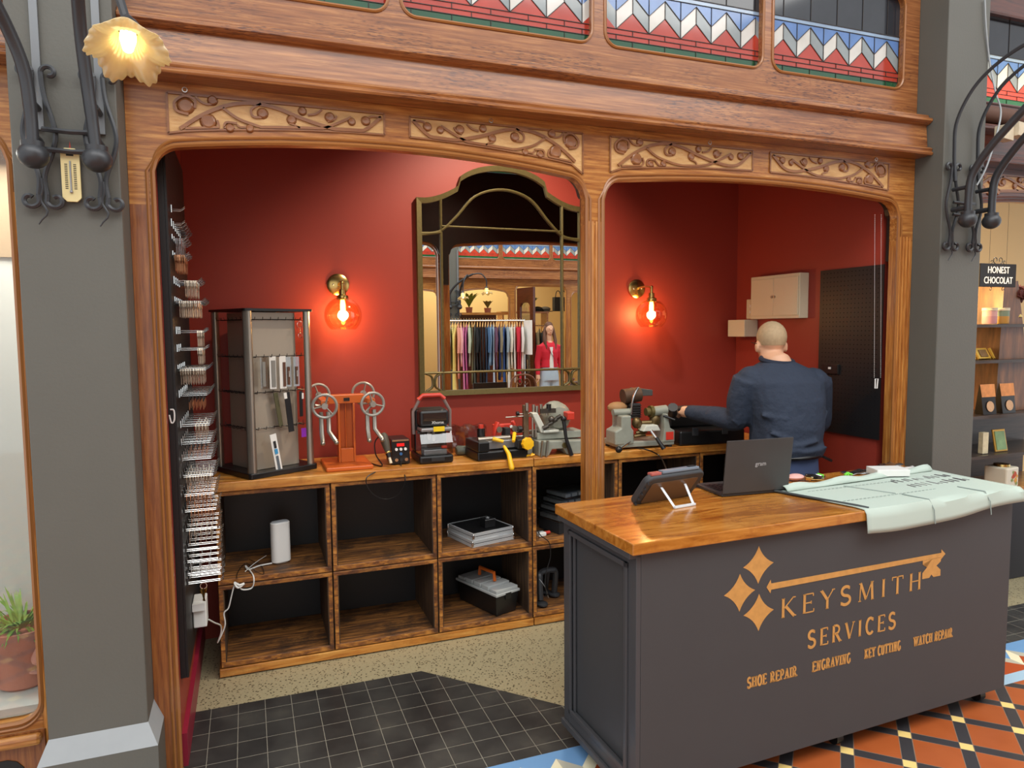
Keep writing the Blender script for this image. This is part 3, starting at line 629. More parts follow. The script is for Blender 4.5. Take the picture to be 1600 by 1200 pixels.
cable('black_wire', [at(370, 905, Z=.488), at(372, 893, Z=.488), at(385, 880, Z=.488), at(400, 893, Z=.488), at(412, 897, Z=.488), at(408, 884, Z=.488), at(390, 874, Z=.49)], .0016, M_BLK, 'thin black wire coiled on the shelf beside the white router')
cable('white_wire', [at(383, 893, Z=.488), at(398, 880, Z=.49), at(416, 868, Z=.495)], .0018, M_WHITE, 'thin white wire lying across the shelf left of the router')
# aluminium cases
def flat_case(x, y, z, w, d, h, rz, label):
    t = thing('aluminium_case', label, 'case', (x, y, z), rz, 'flat aluminium tool cases')
    MB(local=True).bx(-w / 2, w / 2, -d / 2, d / 2, .004, h - .001).build('panels', M_BLK, t)
    f = MB(local=True)
    for z0 in (.0, h * .5 - .009, h * .5 + .003, h - .008):
        e = .006
        f.bx(-w / 2 - .002, w / 2 + .002, -d / 2 - .002, -d / 2 + e, z0, z0 + .008).bx(-w / 2 - .002, -w / 2 + e, -d / 2 + e, d / 2 - e, z0, z0 + .008).bx(w / 2 - e, w / 2 + .002, -d / 2 + e, d / 2 - e, z0, z0 + .008).bx(-w / 2 - .002, w / 2 + .002, d / 2 - e, d / 2 + .002, z0, z0 + .008)
    f.build('metal_edging', mat('bright_aluminium', '#cdd0d2', .35, .4), t)
    for sx in (-1, 1):
        for sy in (-1, 1): MB(local=True).sph((sx * w / 2, sy * d / 2, h / 2), (.007, .007, h / 2), 8).build('corner_cap', M_CHROME, t, smooth=True)
p = at(752, 845, Z=.484); cx, cy = 1.2, 3.73
flat_case(cx, cy, .4835, .27, .27, .036, .25, 'lower of two flat aluminium-edged black cases in the upper crate')
flat_case(cx + .002, cy + .005, .5205, .265, .265, .036, .27, 'upper of two flat aluminium-edged black cases, small black box on it')
t = thing('small_black_box', 'small black box with a pale symbol on its lid, lying on the aluminium cases', 'box', (cx + .03, cy - .045, .5575), .2)
MB(local=True).bx(-.033, .033, -.03, .03, 0, .048).build('carton', M_BLK, t, bevel=.002)
MB(local=True).tube([(.012 * math.cos(a), .010 * math.sin(a), .0485) for a in [k * .7 for k in range(9)]], .002, 4).bx(-.033, .033, -.0305, -.029, .044, .048).build('printed_symbol', M_ALU, t)
# toolbox
t = thing('toolbox', 'black plastic toolbox with a clear organiser lid and orange handle in the lower crate', 'toolbox', (1.245, 3.755, .0765), math.radians(20))
b = MB(local=True); b.add([(-.07, -.17, 0), (.07, -.17, 0), (.07, .17, 0), (-.07, .17, 0), (-.082, -.185, .115), (.082, -.185, .115), (.082, .185, .115), (-.082, .185, .115)], [(0, 3, 2, 1), (4, 5, 6, 7), (0, 1, 5, 4), (1, 2, 6, 5), (2, 3, 7, 6), (3, 0, 4, 7)]); b.build('tub', M_BLK, t, bevel=.006)
b = MB(local=True).bx(-.086, .086, -.19, .19, .116, .13)
for k in range(5): b.bx(-.078, .078, -.18 + k * .073, -.118 + k * .073, .13, .148 + (k in (1, 2, 3)) * .006)
b.build('clear_lid', mat('frosted_plastic', '#b9bcbb', .25, spec=.6, alpha=.85), t, bevel=.003)
MB(local=True).tube([(-.0, -.07, .16), (-.0, -.065, .205), (0, .065, .205), (0, .07, .16)], .010, 8).build('handle', M_ORANGE, t, smooth=True)
for sy in (-1, 1): MB(local=True).bx(-.02, .02, sy * .188 - .003, sy * .188 + .003, .09, .125).build('latch', M_BLK, t)
# clear boxes
for k, (dx, dy, h, n) in enumerate([(0, 0, .045, 'lowest'), (.012, .012, .04, 'second lowest'), (.03, .02, .04, 'third'), (.05, .02, .04, 'topmost')]):
    t = thing('clear_plastic_box', n + ' of the clear plastic boxes stacked in the crate left of the post', 'plastic box', (1.735 + dx, 3.74 + dy, .484 + .0 + [0, .046, .087, .128][k] + .07), .3, 'clear plastic organiser boxes')
    MB(local=True).bx(-.14, .14, -.1, .1, 0, h - .006).build('tray', G_CLEAR, t, bevel=.004)
    q = MB(local=True)
    for i in range(5): q.bx(-.125 + i * .052, -.085 + i * .052, -.085, .085, .004, h * .55)
    q.build('contents', mat('small_parts', '#8f9295', .4, .3, noise=.5, nscale=90), t)
    MB(local=True).bx(-.142, .142, -.102, .102, h - .006, h - .001).build('lid', G_CLEAR, t)
t = thing('wooden_block', 'low grey wooden block under the clear plastic boxes', 'block', (1.735, 3.74, .484), .3); MB(local=True).bx(-.13, .13, -.09, .09, 0, .068).build('block', M_BLKM, t)
t = thing('charger', 'small white charger with an orange plug lying in front of the clear plastic boxes', 'charger', (1.535, 3.63, .484), .2)
MB(local=True).bx(-.03, .02, -.02, .02, 0, .022).build('body', M_WHITE, t, bevel=.004); MB(local=True).cyl((.02, 0, .012), (.055, 0, .012), .01).build('plug', M_RUBR, t, smooth=True)
cable('black_cable', [at(845, 822, Z=.5), at(856, 815, Z=.5), at(865, 822, Z=.495), at(850, 828, Z=.49), at(841, 830, Y=3.56), at(846, 838, Y=3.54), at(858, 848, Y=3.53), at(860, 870, Y=3.53), at(853, 895, Y=3.53), at(852, 915, Y=3.53), at(856, 928, Y=3.53), at(850, 932, Y=3.53)], .0028, M_BLK, 'black cable hanging from the upper crate over the iron stand', ns=5)
cable('grey_lead', [at(843, 905, Y=3.56), at(852, 918, Y=3.54), at(857, 934, Y=3.54)], .002, M_ALU, 'short grey lead with a red tip hanging in the lower crate')
t = thing('iron_stand', 'black three-legged cobbler iron stand in the lower crate beside the counter', 'anvil', (1.59, 3.7, .076))
MB().tube(smoothpts([(1.53, 3.64, .105), (1.535, 3.66, .22), (1.55, 3.68, .25), (1.63, 3.7, .25), (1.655, 3.71, .22), (1.655, 3.73, .105)], 5), .018, 8).tube([(1.6, 3.7, .25), (1.62, 3.78, .1)], .016, 8).build('frame', M_IRON, t, smooth=True)
for x, y in ((1.53, 3.62), (1.655, 3.73), (1.62, 3.79)): MB().sph((x, y, .09), (.035, .045, .013), 10).build('foot', M_IRON, t, smooth=True)
t = thing('spray_can', 'blue and white spray can lying at the edge of the lower crate beside the counter', 'spray can', (1.74, 3.68, .076)); MB().cyl((1.74, 3.68, .077), (1.74, 3.68, .20), .028).build('can', mat('blue_label', '#4a78a8', .4), t, smooth=True); MB().cyl((1.74, 3.68, .2), (1.74, 3.68, .225), .016).build('cap', M_CREAM, t, smooth=True)

# ================================================================= left pegboard with its hooks and keys
PX = XL + .03
t = thing('pegboard', 'tall black perforated pegboard full of key hooks on the left wall', 'pegboard', (PX, 3.3, .33))
b = MB().bx(PX - .008, PX, 2.90, 3.72, .33, 2.42); b.build('board', M_BLACK, t)
h = MB()
for i in range(31):
    for j in range(76): y = 2.93 + i * .0254; z = .42 + j * .0254; h.add([(PX + .0008, y - .0035, z - .0035), (PX + .0008, y + .0035, z - .0035), (PX + .0008, y + .0035, z + .0035), (PX + .0008, y - .0035, z + .0035)], [(0, 1, 2, 3)])
h.build('peg_holes', mat('peg_hole', '#4a4a48', .6), t)
MB().bx(XL + .001, PX - .009, 2.90, 2.94, .33, 2.42).bx(XL + .001, PX - .009, 3.68, 3.72, .33, 2.42).build('batten', M_BLACK, t)
box('white_strip', M_BLACK, PX, PX + .003, 2.9, 2.903, .4, .41, t) if False else None
def hook_mesh(L):
    q = MB(local=True)
    for o in (0, .014): q.tube([(.001, 0, .012 - o * .3), (.004, 0, -o * .5), (L - .014, 0, -o * .45), (L, 0, .012 - o * .5)], .0016, 5)
    q.tube([(.002, 0, .016), (.002, 0, -.012)], .0028, 5); return q
hooks_proto = {}
def hook(L, y, z, tilt=0):
    if L not in hooks_proto:
        o = hook_mesh(L).build('peg_hook', M_CHROME); tag(o, 'chrome peg hook in the rows of hooks on the black pegboard at the left', 'hook', 'chrome hooks on the left pegboard'); hooks_proto[L] = o
    else: o = hooks_proto[L].copy(); COL.objects.link(o)
    o.location = (PX + .0015, y, z); return o
kp = {}
def key(kind, x, y, z):
    if kind not in kp:
        t = thing('key_blank', 'x', 'key blank', (0, 0, 0)); 
        hm = {'n': M_NICK, 'c': M_COPPER, 'b': M_BLK, 's': M_ALU, 'w': M_WHITE}[kind]
        MB(local=True).prism([(-.013, -.004), (-.009, .004), (.009, .004), (.013, -.004), (.013, -.018), (.007, -.026), (-.007, -.026), (-.013, -.018)], (-.0007, 0, 0), (0, 1, 0), (0, 0, 1), (.0022, 0, 0)).build('bow', hm, t)
        MB(local=True).prism([(-.0045, -.026), (.0045, -.026), (.0045, -.056), (0, -.06), (-.003, -.056)], (-.0003, 0, 0), (0, 1, 0), (0, 0, 1), (.0014, 0, 0)).build('blade', {'b': M_COPPER, 'w': M_WHITE}.get(kind, hm), t)
        kp[kind] = t; o = t
    else: o = copy_tree(kp[kind])
    lab = {'n': ('nickel key blank hanging in a packed row on the left pegboard', 'nickel key blanks on the left pegboard'), 'c': ('copper-coloured key blank hanging in a lower row on the left pegboard', 'copper key blanks on the left pegboard'),
           'b': ('black-headed key blank hanging on the left pegboard', 'black-headed key blanks on the left pegboard'), 's': ('silver car key blank hanging near the top of the left pegboard', 'silver key blanks near the top of the pegboard'), 'w': ('key blank with white tag on the left pegboard', 'white-tagged key blanks on the left pegboard')}[kind]
    place(o, (x, y, z), random.uniform(-.12, .12), lab[0], lab[1])
def rowz(py, y=2.98): return at(262, py, Y=y).z
# (pixel height of the row in the photograph, hook length, number of hooks, keys per hook, kind, first key offset)
ROWS = [(325, .05, 1, 0, 'n', 0), (348, .05, 6, 0, 'n', 0), (372, .055, 4, 4, 's', .01), (398, .06, 3, 9, 'c', .004), (438, .10, 4, 9, 'n', .035), (470, .11, 5, 10, 'n', .012), (517, .11, 3, 5, 'n', .07),
        (545, .11, 3, 5, 'n', .07), (577, .115, 5, 10, 'n', .006), (617, .115, 6, 5, 'b', .03), (665, .12, 6, 4, 'n', .05), (693, .12, 5, 5, 'b', .02), (718, .12, 6, 0, 'n', 0), (745, .125, 5, 9, 'n', .01), (775, .125, 5, 7, 'c', .006),
        (800, .13, 4, 7, 'c', .02), (830, .13, 4, 5, 'n', .01), (862, .13, 5, 0, 'n', 0), (880, .13, 3, 3, 's', .01), (900, .135, 3, 0, 'n', 0), (914, .135, 3, 0, 'n', 0)]
cnt = {'keys': 0}
for py, L, nh, nk, kind, off in ROWS:
    z = rowz(py)
    for i in range(nh):
        y = 2.98 + i * .075 + (.0 if nh > 2 else .02); hook(L, y, z)
        m_ = nk if i < 3 else max(0, nk // 2 if i < 4 else 0)
        for k in range(m_):
            cnt['keys'] += 1
            key(kind, PX + off + .008 + k * (L - off - .022) / max(m_, 1), y, z - .004)
print('keys', cnt)
t = thing('adapter_box', 'white plastic adapter box low on the left wall under the key hooks', 'adapter', (PX, 3.25, .42))
a0 = at(303, 937, Y=3.2); a1 = at(326, 968, Y=3.25)
MB().bx(PX + .002, PX + .055, 3.17, 3.27, a1.z, a0.z).build('housing', M_WHITE, t, bevel=.005); MB().bx(PX + .002, PX + .05, 3.15, 3.169, a0.z - .035, a0.z - .004).build('side_lug', M_WHITE, t)
t = thing('key_ring', 'bunch of brass keys on a ring hanging from the lowest hook above the white adapter', 'keys', (PX + .08, 3.1, a0.z + .03))
rg = at(318, 915, Y=3.12); MB().tube([(rg.x + .013 * math.cos(a), rg.y, rg.z + .013 * math.sin(a)) for a in [k * math.pi / 5 for k in range(10)]], .0018, 5, closed=True).build('ring', M_CHROME, t)
for k in range(4): MB().prism([(-.01, -.012), (.01, -.012), (.01, -.03), (.004, -.035), (.004, -.065), (-.004, -.065), (-.004, -.035), (-.01, -.03)], (rg.x - .01 + k * .006, rg.y - .004 + k * .003, rg.z), (.7, .7, 0) if k % 2 else (.9, -.3, 0), (.12 * (k - 1.5), 0, 1), (.0, .0018, 0)).build('key', M_BRASS, t)
q1 = MB()
for pz in (650, 675): 
    pass
t = thing('clip_strip', 'small clear clip hanging on the black frame left of the key hooks', 'clip', at(266, 645, Y=2.9)); c0 = at(266, 640, Y=2.88)
MB().tube(smoothpts([c0, c0 + Vector((.012, 0, -.004)), c0 + Vector((.012, 0, -.04)), c0 + Vector((.002, 0, -.05)), c0 + Vector((-.004, 0, -.02))], 4), .003, 6).build('clip', M_WHITE, t, smooth=True)

# ================================================================= right pegboard and wall boxes
RX = XR
t = thing('pegboard', 'black perforated pegboard hanging empty on the right wall beside the man', 'pegboard', (RX - .02, 3.0, 1.05))
z0, z1 = 1.045, 1.985
MB().bx(RX - .02, RX - .012, 2.83, 3.27, z0, z1).build('board', M_BLACK, t)
h = MB()
for i in range(16):
    for j in range(36): y = 2.86 + i * .0254; z = z0 + .03 + j * .0254; h.add([(RX - .0208, y - .003, z - .003), (RX - .0208, y + .003, z - .003), (RX - .0208, y + .003, z + .003), (RX - .0208, y - .003, z + .003)], [(0, 3, 2, 1)])
h.build('peg_holes', mat('peg_hole_dark', '#050505', .9), t)
MB().bx(RX - .012, RX - .001, 2.84, 2.87, z0, z1).bx(RX - .012, RX - .001, 3.22, 3.25, z0, z1).build('batten', M_BLACK, t)
def wallbox(name, label, cat, pa, pb, d, m):
    a = at(*pa, X=RX); c = at(*pb, X=RX); y0, y1 = sorted((a.y, c.y)); z0_, z1_ = sorted((a.z, c.z))
    t = thing(name, label, cat, (RX - d / 2, (y0 + y1) / 2, z0_)); MB().bx(RX - d, RX - .001, y0, y1, z0_, z1_).build('case', m, t, bevel=.004); return t, y0, y1, z0_, z1_
t, y0, y1, z0, z1 = wallbox('electrical_cabinet', 'large cream electrical cabinet with double doors on the right wall above the man', 'electrical box', (1187, 434), (1263, 497), .07, M_CREAM)
MB().bx(RX - .076, RX - .0705, y0 + .01, (y0 + y1) / 2 - .001, z0 + .02, z1 - .02).build('door', M_CREAM, t, bevel=.002); MB().bx(RX - .076, RX - .0705, (y0 + y1) / 2 + .001, y1 - .01, z0 + .02, z1 - .02).build('door', M_CREAM, t, bevel=.002)
for s_ in (-1, 1): MB().cyl((RX - .082, (y0 + y1) / 2 + s_ * .012, (z0 + z1) / 2), (RX - .0765, (y0 + y1) / 2 + s_ * .012, (z0 + z1) / 2), .008).build('lock', M_STEEL, t, smooth=True)
t, y0, y1, z0, z1 = wallbox('switch_box', 'narrow cream switch plate left of the electrical cabinet', 'switch', (1172, 468), (1186, 498), .03, M_CREAM)
for s_ in (-.02, .02): MB().bx(RX - .036, RX - .0305, (y0 + y1) / 2 - .008, (y0 + y1) / 2 + .008, (z0 + z1) / 2 + s_ - .009, (z0 + z1) / 2 + s_ + .009).build('rocker', M_WHITE, t)
t, y0, y1, z0, z1 = wallbox('junction_box', 'square cream junction box in the corner left of the man head', 'electrical box', (1158, 500), (1184, 526), .11, M_CREAM)
t, y0, y1, z0, z1 = wallbox('power_switch', 'small black power outlet with a white button on the right pegboard', 'outlet', (1291, 568), (1316, 585), .034, M_BLK)
MB().bx(RX - .038, RX - .0345, (y0 + y1) / 2 - .01, (y0 + y1) / 2 + .008, (z0 + z1) / 2 + .0, (z0 + z1) / 2 + .012).build('button', M_WHITE, t)
# bead chains with a tag
ch = []
for X_ in (1367, 1377):
    a = at(X_, 336, Y=2.815); e = at(X_ - 1, 592, Y=2.815); ch.append((a, e))
t = thing('bead_chain', 'looped white bead chain with a clear clip hanging before the right pegboard', 'chain', (ch[0][1].x, 2.815, ch[0][1].z))
for a, e in ch:
    q = MB(); n = 90
    for i in range(n): v = a.lerp(e, i / n); q.add([v + Vector((dx, dy, dz)) for dx, dy, dz in ((.002, 0, 0), (-.002, 0, 0), (0, .002, 0), (0, -.002, 0), (0, 0, .003), (0, 0, -.003))], [(0, 2, 4), (2, 1, 4), (1, 3, 4), (3, 0, 4), (2, 0, 5), (1, 2, 5), (3, 1, 5), (0, 3, 5)])
    q.build('beads', M_WHITE, t)
e = at(1369, 592, Y=2.812); MB().tube([e + Vector((-.006, 0, 0)), e + Vector((.012, 0, 0)), e + Vector((.008, 0, -.05)), e + Vector((-.006, 0, -.05))], .0035, 6, closed=True).build('clip', M_WHITE, t)

# ================================================================= mirror
t = thing('arched_mirror', 'large gilt-framed arched mirror on the red back wall reflecting the clothes shop opposite', 'mirror', (1.46, MY, 1.27))
x0, x1, zb, zs, zc = .934, 1.995, 1.272, 2.415, 2.628; cx = (x0 + x1) / 2
def arch(u, top):      # u -1..1
    a = abs(u); base = zs + (top - zs)
    if a > .93: return zs
    k = (a / .93); s_ = .5 + .5 * math.cos(math.pi * min(1, k)) if False else None
    if a > .5: q = (a - .5) / .43; return zs + (top - zs) * .42 * (1 - q) ** 1.7
    return zs + (top - zs) * (.42 + .58 * math.sqrt(max(0, 1 - (a / .62) ** 2)) - .58 * math.sqrt(1 - (.5 / .62) ** 2)) / (1 - .58 * math.sqrt(1 - (.5 / .62) ** 2))
us = [-1 + 2 * i / 60 for i in range(61)]
top = [(cx + u * (x1 - x0) / 2, arch(u, zc)) for u in us]
g = MB(); y = MY
g.add([(x, y, z) for x, z in [(x0 + .02, zb + .02)] + [(min(max(x, x0 + .02), x1 - .02), z - .02) for x, z in top] + [(x1 - .02, zb + .02)]], [tuple(range(63))])
M_MIRR = mat('mirror_silver', '#e6e8e6', .0, 1)
g.build('mirror_glass', M_MIRR, t)
fr = [Vector((x, y, z)) for x, z in ([(x0, zb)] + top + [(x1, zb)])]
q = MB(); W = .03
inner = [Vector((x0 + W, y, zb + W))] + [Vector((min(max(p.x, x0 + W), x1 - W), y, p.z - W - (.0))) for p in fr[1:-1]] + [Vector((x1 - W, y, zb + W))]
vs = []
for a, c in zip(fr, inner): vs += [a + Vector((0, .015, 0)), a + Vector((0, -.02, 0)), c + Vector((0, -.014, 0)), c + Vector((0, .002, 0))]
n = len(fr); q.add(vs, [(4 * i + j, 4 * i + (j + 1) % 4, 4 * ((i + 1) % n) + (j + 1) % 4, 4 * ((i + 1) % n) + j) for i in range(n) for j in range(4)])
q.build('frame', M_OLDBR, t)
q = MB(); R = .0075; yy = MY - .008
xl, xr = x0 + .145, x1 - .145
for X_ in (xl, xr): q.tube([(X_, yy, zb + .02), (X_, yy, arch((X_ - cx) / ((x1 - x0) / 2), zc) - .015)], R, 6)
q.tube([(x0 + .02, yy, zb + .135), (x1 - .02, yy, zb + .135)], R, 6)
q.tube([(x0 + .02, yy, zs - .21), (xl, yy, zs - .19), (xl, yy, zs - .155), (xl, yy, zs - .19)] , R, 6)
q.tube([(x1 - .02, yy, zs - .21), (xr, yy, zs - .19)], R, 6)
q.tube(smoothpts([(x0 + .02, yy, zs - .2), (xl - .01, yy, zs - .185), (xl + .09, yy, zs - .10), (cx - .17, yy, zs + .03), (cx, yy, zs + .075), (cx + .17, yy, zs + .03), (xr - .09, yy, zs - .10), (xr + .01, yy, zs - .185), (x1 - .02, yy, zs - .2)], 6), R, 6)
q.tube([(xl, yy, zs - .155), (xr, yy, zs - .155)], R * .7, 6)
for sx, xa, xb in ((1, x0 + .03, xl), (1, xr, x1 - .03)):
    m_ = (xa + xb) / 2
    for s_ in (-1, 1): q.tube(smoothpts([(m_ + s_ * .045, yy, zb + .03), (m_ + s_ * .012, yy, zb + .05), (m_ + s_ * .006, yy, zb + .08), (m_ + s_ * .015, yy, zb + .115), (m_ + s_ * .045, yy, zb + .13)], 5), R * .8, 6)
q.build('glazing_bars', M_OLDBR, t, smooth=True)

# ================================================================= wall lamps
M_BULB = mat('warm_bulb', '#ffd890', .3, emit='#ffb545', es=30)
def sconce(x, z, side, label):
    t = thing('wall_lamp', label, 'wall lamp', (x, YB, z), 0, 'amber globe wall lamps'); y = YB
    MB().lathe([(0, .022), (.045, .02), (.06, .012), (.062, 0)], (x, y - .001, z), 28, (0, -1, 0)).build('wall_plate', M_BRASS, t, smooth=True)
    for s_ in (-1, 1): MB().sph((x + s_ * .028, y - .02, z), .006, 8).build('screw', M_STEEL, t, smooth=True)
    gx = x + side; gy = y - .125; gz = z - .172
    MB().tube(smoothpts([(x, y - .02, z), (x + side * .4, y - .07, z + .01), (gx, gy, z + .004)], 5), .006, 8).build('arm', M_BRASS, t, smooth=True)
    MB().sph((gx, gy, z + .004), .011, 10).lathe([(.009, 0), (.009, -.03), (.018, -.034), (.020, -.06), (.032, -.066), (.034, -.088), (.029, -.09)], (gx, gy, z), 18).tube([(gx - .018, gy, z - .035), (gx + .018, gy, z - .035)], .004, 6).build('socket', M_BRASS, t, smooth=True)
    pr = []
    R_ = .1
    for i in range(19): a = math.radians(18 + i * (140 - 18) / 18); pr.append((R_ * math.sin(a), R_ * math.cos(a)))
    MB().lathe(pr, (gx, gy, gz), 32).build('glass_globe', G_AMBER, t, smooth=True)
    b = MB().lathe([(.010, .085), (.014, .06), (.0135, .0), (.009, -.03), (0, -.035)], (gx, gy, gz), 14).build('bulb', M_BULB, t, smooth=True)
    l = light('wall_lamp_glow', 'POINT', (gx, gy - .012, gz + .01), 5, (1, .74, .44), size=.03); l.parent = t; l.location = WM[t.name].inverted() @ Vector((gx, gy, gz + .0))
    return t
sconce(.487, 1.915, .008, 'brass wall lamp with amber glass globe left of the mirror')
sconce(2.39, 1.915, .04, 'brass wall lamp with amber glass globe right of the centre post')
# ceiling spotlight inside the shop, hidden above the arches
t = thing('ceiling_spotlight', 'black ceiling spotlight inside the key shop above the arches', 'spotlight', (1.45, 3.0, 3.2))
MB().cyl((1.45, 3.0, 3.6), (1.45, 3.0, 3.3), .015).build('stem', M_BLK, t); MB().cyl((1.45, 2.98, 3.32), (1.45, 3.06, 3.18), .04, .055).build('can', M_BLK, t, smooth=True)
# ================================================================= things on the bench
Z = ZB + .0005
def L(): return MB(local=True)
# rotating display stand
R45 = math.radians(28)
t = thing('display_stand', 'tall revolving display stand with grey metal panels at the left end of the bench', 'display stand', (.07, 3.79, Z), R45)
S_ = .19
L().prism(rrect(.375, .375, .02), (0, 0, .0), (1, 0, 0), (0, 1, 0), (0, 0, .028)).build('base', M_BLK, t, bevel=.004)
L().prism(rrect(.37, .37, .015), (0, 0, .805), (1, 0, 0), (0, 1, 0), (0, 0, .012)).build('top_plate', M_BLK, t)
for sx, sy in ((-1, -1), (1, -1), (1, 1), (-1, 1)): L().prism(rrect(.042, .03, .01), (sx * .160, sy * .160, .028), (.7, -.7 * sx * sy, 0), (.7 * sx * sy, .7, 0), (0, 0, .777)).build('corner_post', M_STEEL, t, smooth=True)
c = .118
L().prism([(-c, -c), (c, -c), (c, c), (-c, c)], (0, 0, .03), (1, 0, 0), (0, 1, 0), (0, 0, .77)).build('panel', mat('taupe_metal_panel', '#a89c8c', .35, .4), t)
for z in (.765, .585, .41, .235):
    tr = MB(local=True)
    for k in range(4):
        a = Matrix.Rotation(k * math.pi / 2, 3, 'Z')
        tr.tube([a @ Vector((-.13, -c - .012, z)), a @ Vector((.13, -c - .012, z))], .0022, 5)
        for i in range(7): x = -.125 + i * .041; tr.tube([a @ Vector((x, -c - .001, z)), a @ Vector((x, -c - .05, z - .002)), a @ Vector((x, -c - .054, z + .012))], .0018, 4)
    tr.build('hook_rail', M_BLK, t)
tag(MB().ob(Vector((.05, 3.76, Z + .819)), (.16, .05, .003), (0, 0, .1)).build('white_card', M_WHITE), 'white card lying on top of the revolving display stand', 'card')
# hanging goods, on the face that looks towards the camera's right
RM = WM[t.name]
def onface(u, d, z): return RM @ Vector((u, -c - d, z))     # front-right face
ux = (RM.to_3x3() @ Vector((1, 0, 0))); uy = (RM.to_3x3() @ Vector((0, -1, 0)))
def hung(name, label, cat, u, d, ztop, w, h, m, tilt=0, grp=None, parts=None):
    o = onface(u, d, ztop); t2 = thing(name, label, cat, o)
    U = (ux * math.cos(tilt) + Vector((0, 0, math.sin(tilt)))); V = (Vector((0, 0, math.cos(tilt))) - ux * math.sin(tilt))
    MB().prism([(-w / 2, -h), (w / 2, -h), (w / 2, 0), (-w / 2, 0)], o, U, V, uy * .004).build('body', m, t2)
    for nm_, a0, a1, b0, b1, m2 in (parts or []): MB().prism([(a0, b0), (a1, b0), (a1, b1), (a0, b1)], o + uy * .0042, U, V, uy * .004).build(nm_, m2, t2)
    return t2
cardm = M_WHITE; strapm = mat('olive_strap', '#4f4c32', .8); bk = mat('black_leather', '#17171a', .5)
hung('watch_strap', 'grey watch strap on the left of two white cards on the display stand', 'watch strap', -.03, .03, .585, .035, .16, cardm, 0, 'carded watch straps', [('strap', -.008, .012, -.15, -.02, mat('metal_strap', '#8f8d86', .4, .6))])
hung('watch_strap', 'brown watch strap on the right of two white cards on the display stand', 'watch strap', .015, .045, .585, .035, .16, cardm, 0, 'carded watch straps', [('strap', .0, .014, -.15, -.03, mat('brown_strap', '#5b3a2a', .6))])
hung('watch_strap', 'metal watch strap in a clear bag left of the white cards on the display stand', 'watch strap', -.08, .035, .58, .034, .15, G_CLEAR, 0, None, [('strap', -.01, .006, -.14, -.02, mat('metal_strap', '#8f8d86', .4, .6))])
hung('watch_strap', 'dark watch strap in a clear bag, first right of the white cards on the stand', 'watch strap', .055, .03, .58, .03, .15, G_CLEAR, 0, None, [('strap', -.006, .006, -.14, -.05, mat('brown_strap', '#5b3a2a', .6)), ('tab', -.004, .004, -.1, -.07, M_WHITE)])
hung('watch_strap', 'dark watch strap in a clear bag at the right edge of the display stand', 'watch strap', .1, .03, .58, .032, .15, G_CLEAR, 0, None, [('strap', -.006, .006, -.14, -.05, mat('brown_strap', '#5b3a2a', .6)), ('tab', -.004, .004, -.1, -.07, M_WHITE)])
hung('fabric_strap', 'olive fabric strap hanging from the third rail of the display stand', 'strap', -.02, .03, .405, .022, .17, strapm, .15)
hung('fabric_strap', 'wide black strap hanging beside the olive one on the display stand', 'strap', .03, .05, .405, .03, .20, bk, .1, None, [('label_tab', -.02, -.004, -.03, .0, M_WHITE)])
hung('fabric_strap', 'short black strap with white tag at the right side of the display stand', 'strap', .115, .04, .405, .017, .13, bk, 0, None, [('label_tab', .003, .012, -.04, -.01, M_WHITE)])
hung('key_tag', 'purple plastic key tag hanging low at the right of the display stand', 'key tag', .122, .045, .215, .026, .045, mat('purple_plastic', '#a03cd0', .4))
o_ = hung('label_card', 'long white card with dark print leaning on the display stand base', 'card', -.055, .052, .205, .034, .195, cardm, .16, None, [('blue_print', -.008, .008, -.10, -.075, mat('cyan_print', '#3a8fc0', .5)), ('dark_print', -.006, .006, -.07, -.035, M_BLKM), ('dark_print', -.006, .006, -.18, -.11, mat('grey_print', '#55606a', .6))])
q = MB(); o = onface(.118, .05, .76)
for dz, r in ((-.02, .016), (-.075, .012)): q.tube([o + Vector((0, 0, dz)) + ux * r * math.cos(a) + Vector((0, 0, r * math.sin(a))) for a in [k * math.pi / 5 for k in range(10)]], .0012, 4, closed=True)
tag(q.tube([o + Vector((0, 0, -.036)), o + Vector((0, 0, -.063))], .0012, 4).build('key_ring', M_CHROME), 'thin wire rings hanging from the top rail of the display stand', 'ring')

# orange four-wheel press
t = thing('hand_press', 'orange press with four grey handwheels standing on a wide base', 'press', (.47, 3.74, Z))
P = lambda x, y, z: Vector((.47 + x, 3.74 + y, Z + z))
MB().bx(.35, .585, 3.585, 3.89, Z, Z + .022).build('base', M_ORANGE, t, bevel=.006)
MB().bx(.428, .515, 3.765, 3.785, Z + .022, Z + .33).bx(.428, .438, 3.71, 3.765, Z + .022, Z + .33).bx(.505, .515, 3.71, 3.765, Z + .022, Z + .33).bx(.439, .504, 3.712, 3.75, Z + .022, Z + .095).bx(.468, .474, 3.74, 3.766, Z + .095, Z + .33).build('column', M_ORANGE, t, bevel=.002)
MB().bx(.375, .565, 3.715, 3.785, Z + .33, Z + .375).build('cross_head', M_ORANGE, t, bevel=.003)
MB().bx(.46, .49, 3.711, 3.7145, Z + .343, Z + .36).build('name_plate', M_BLK, t)
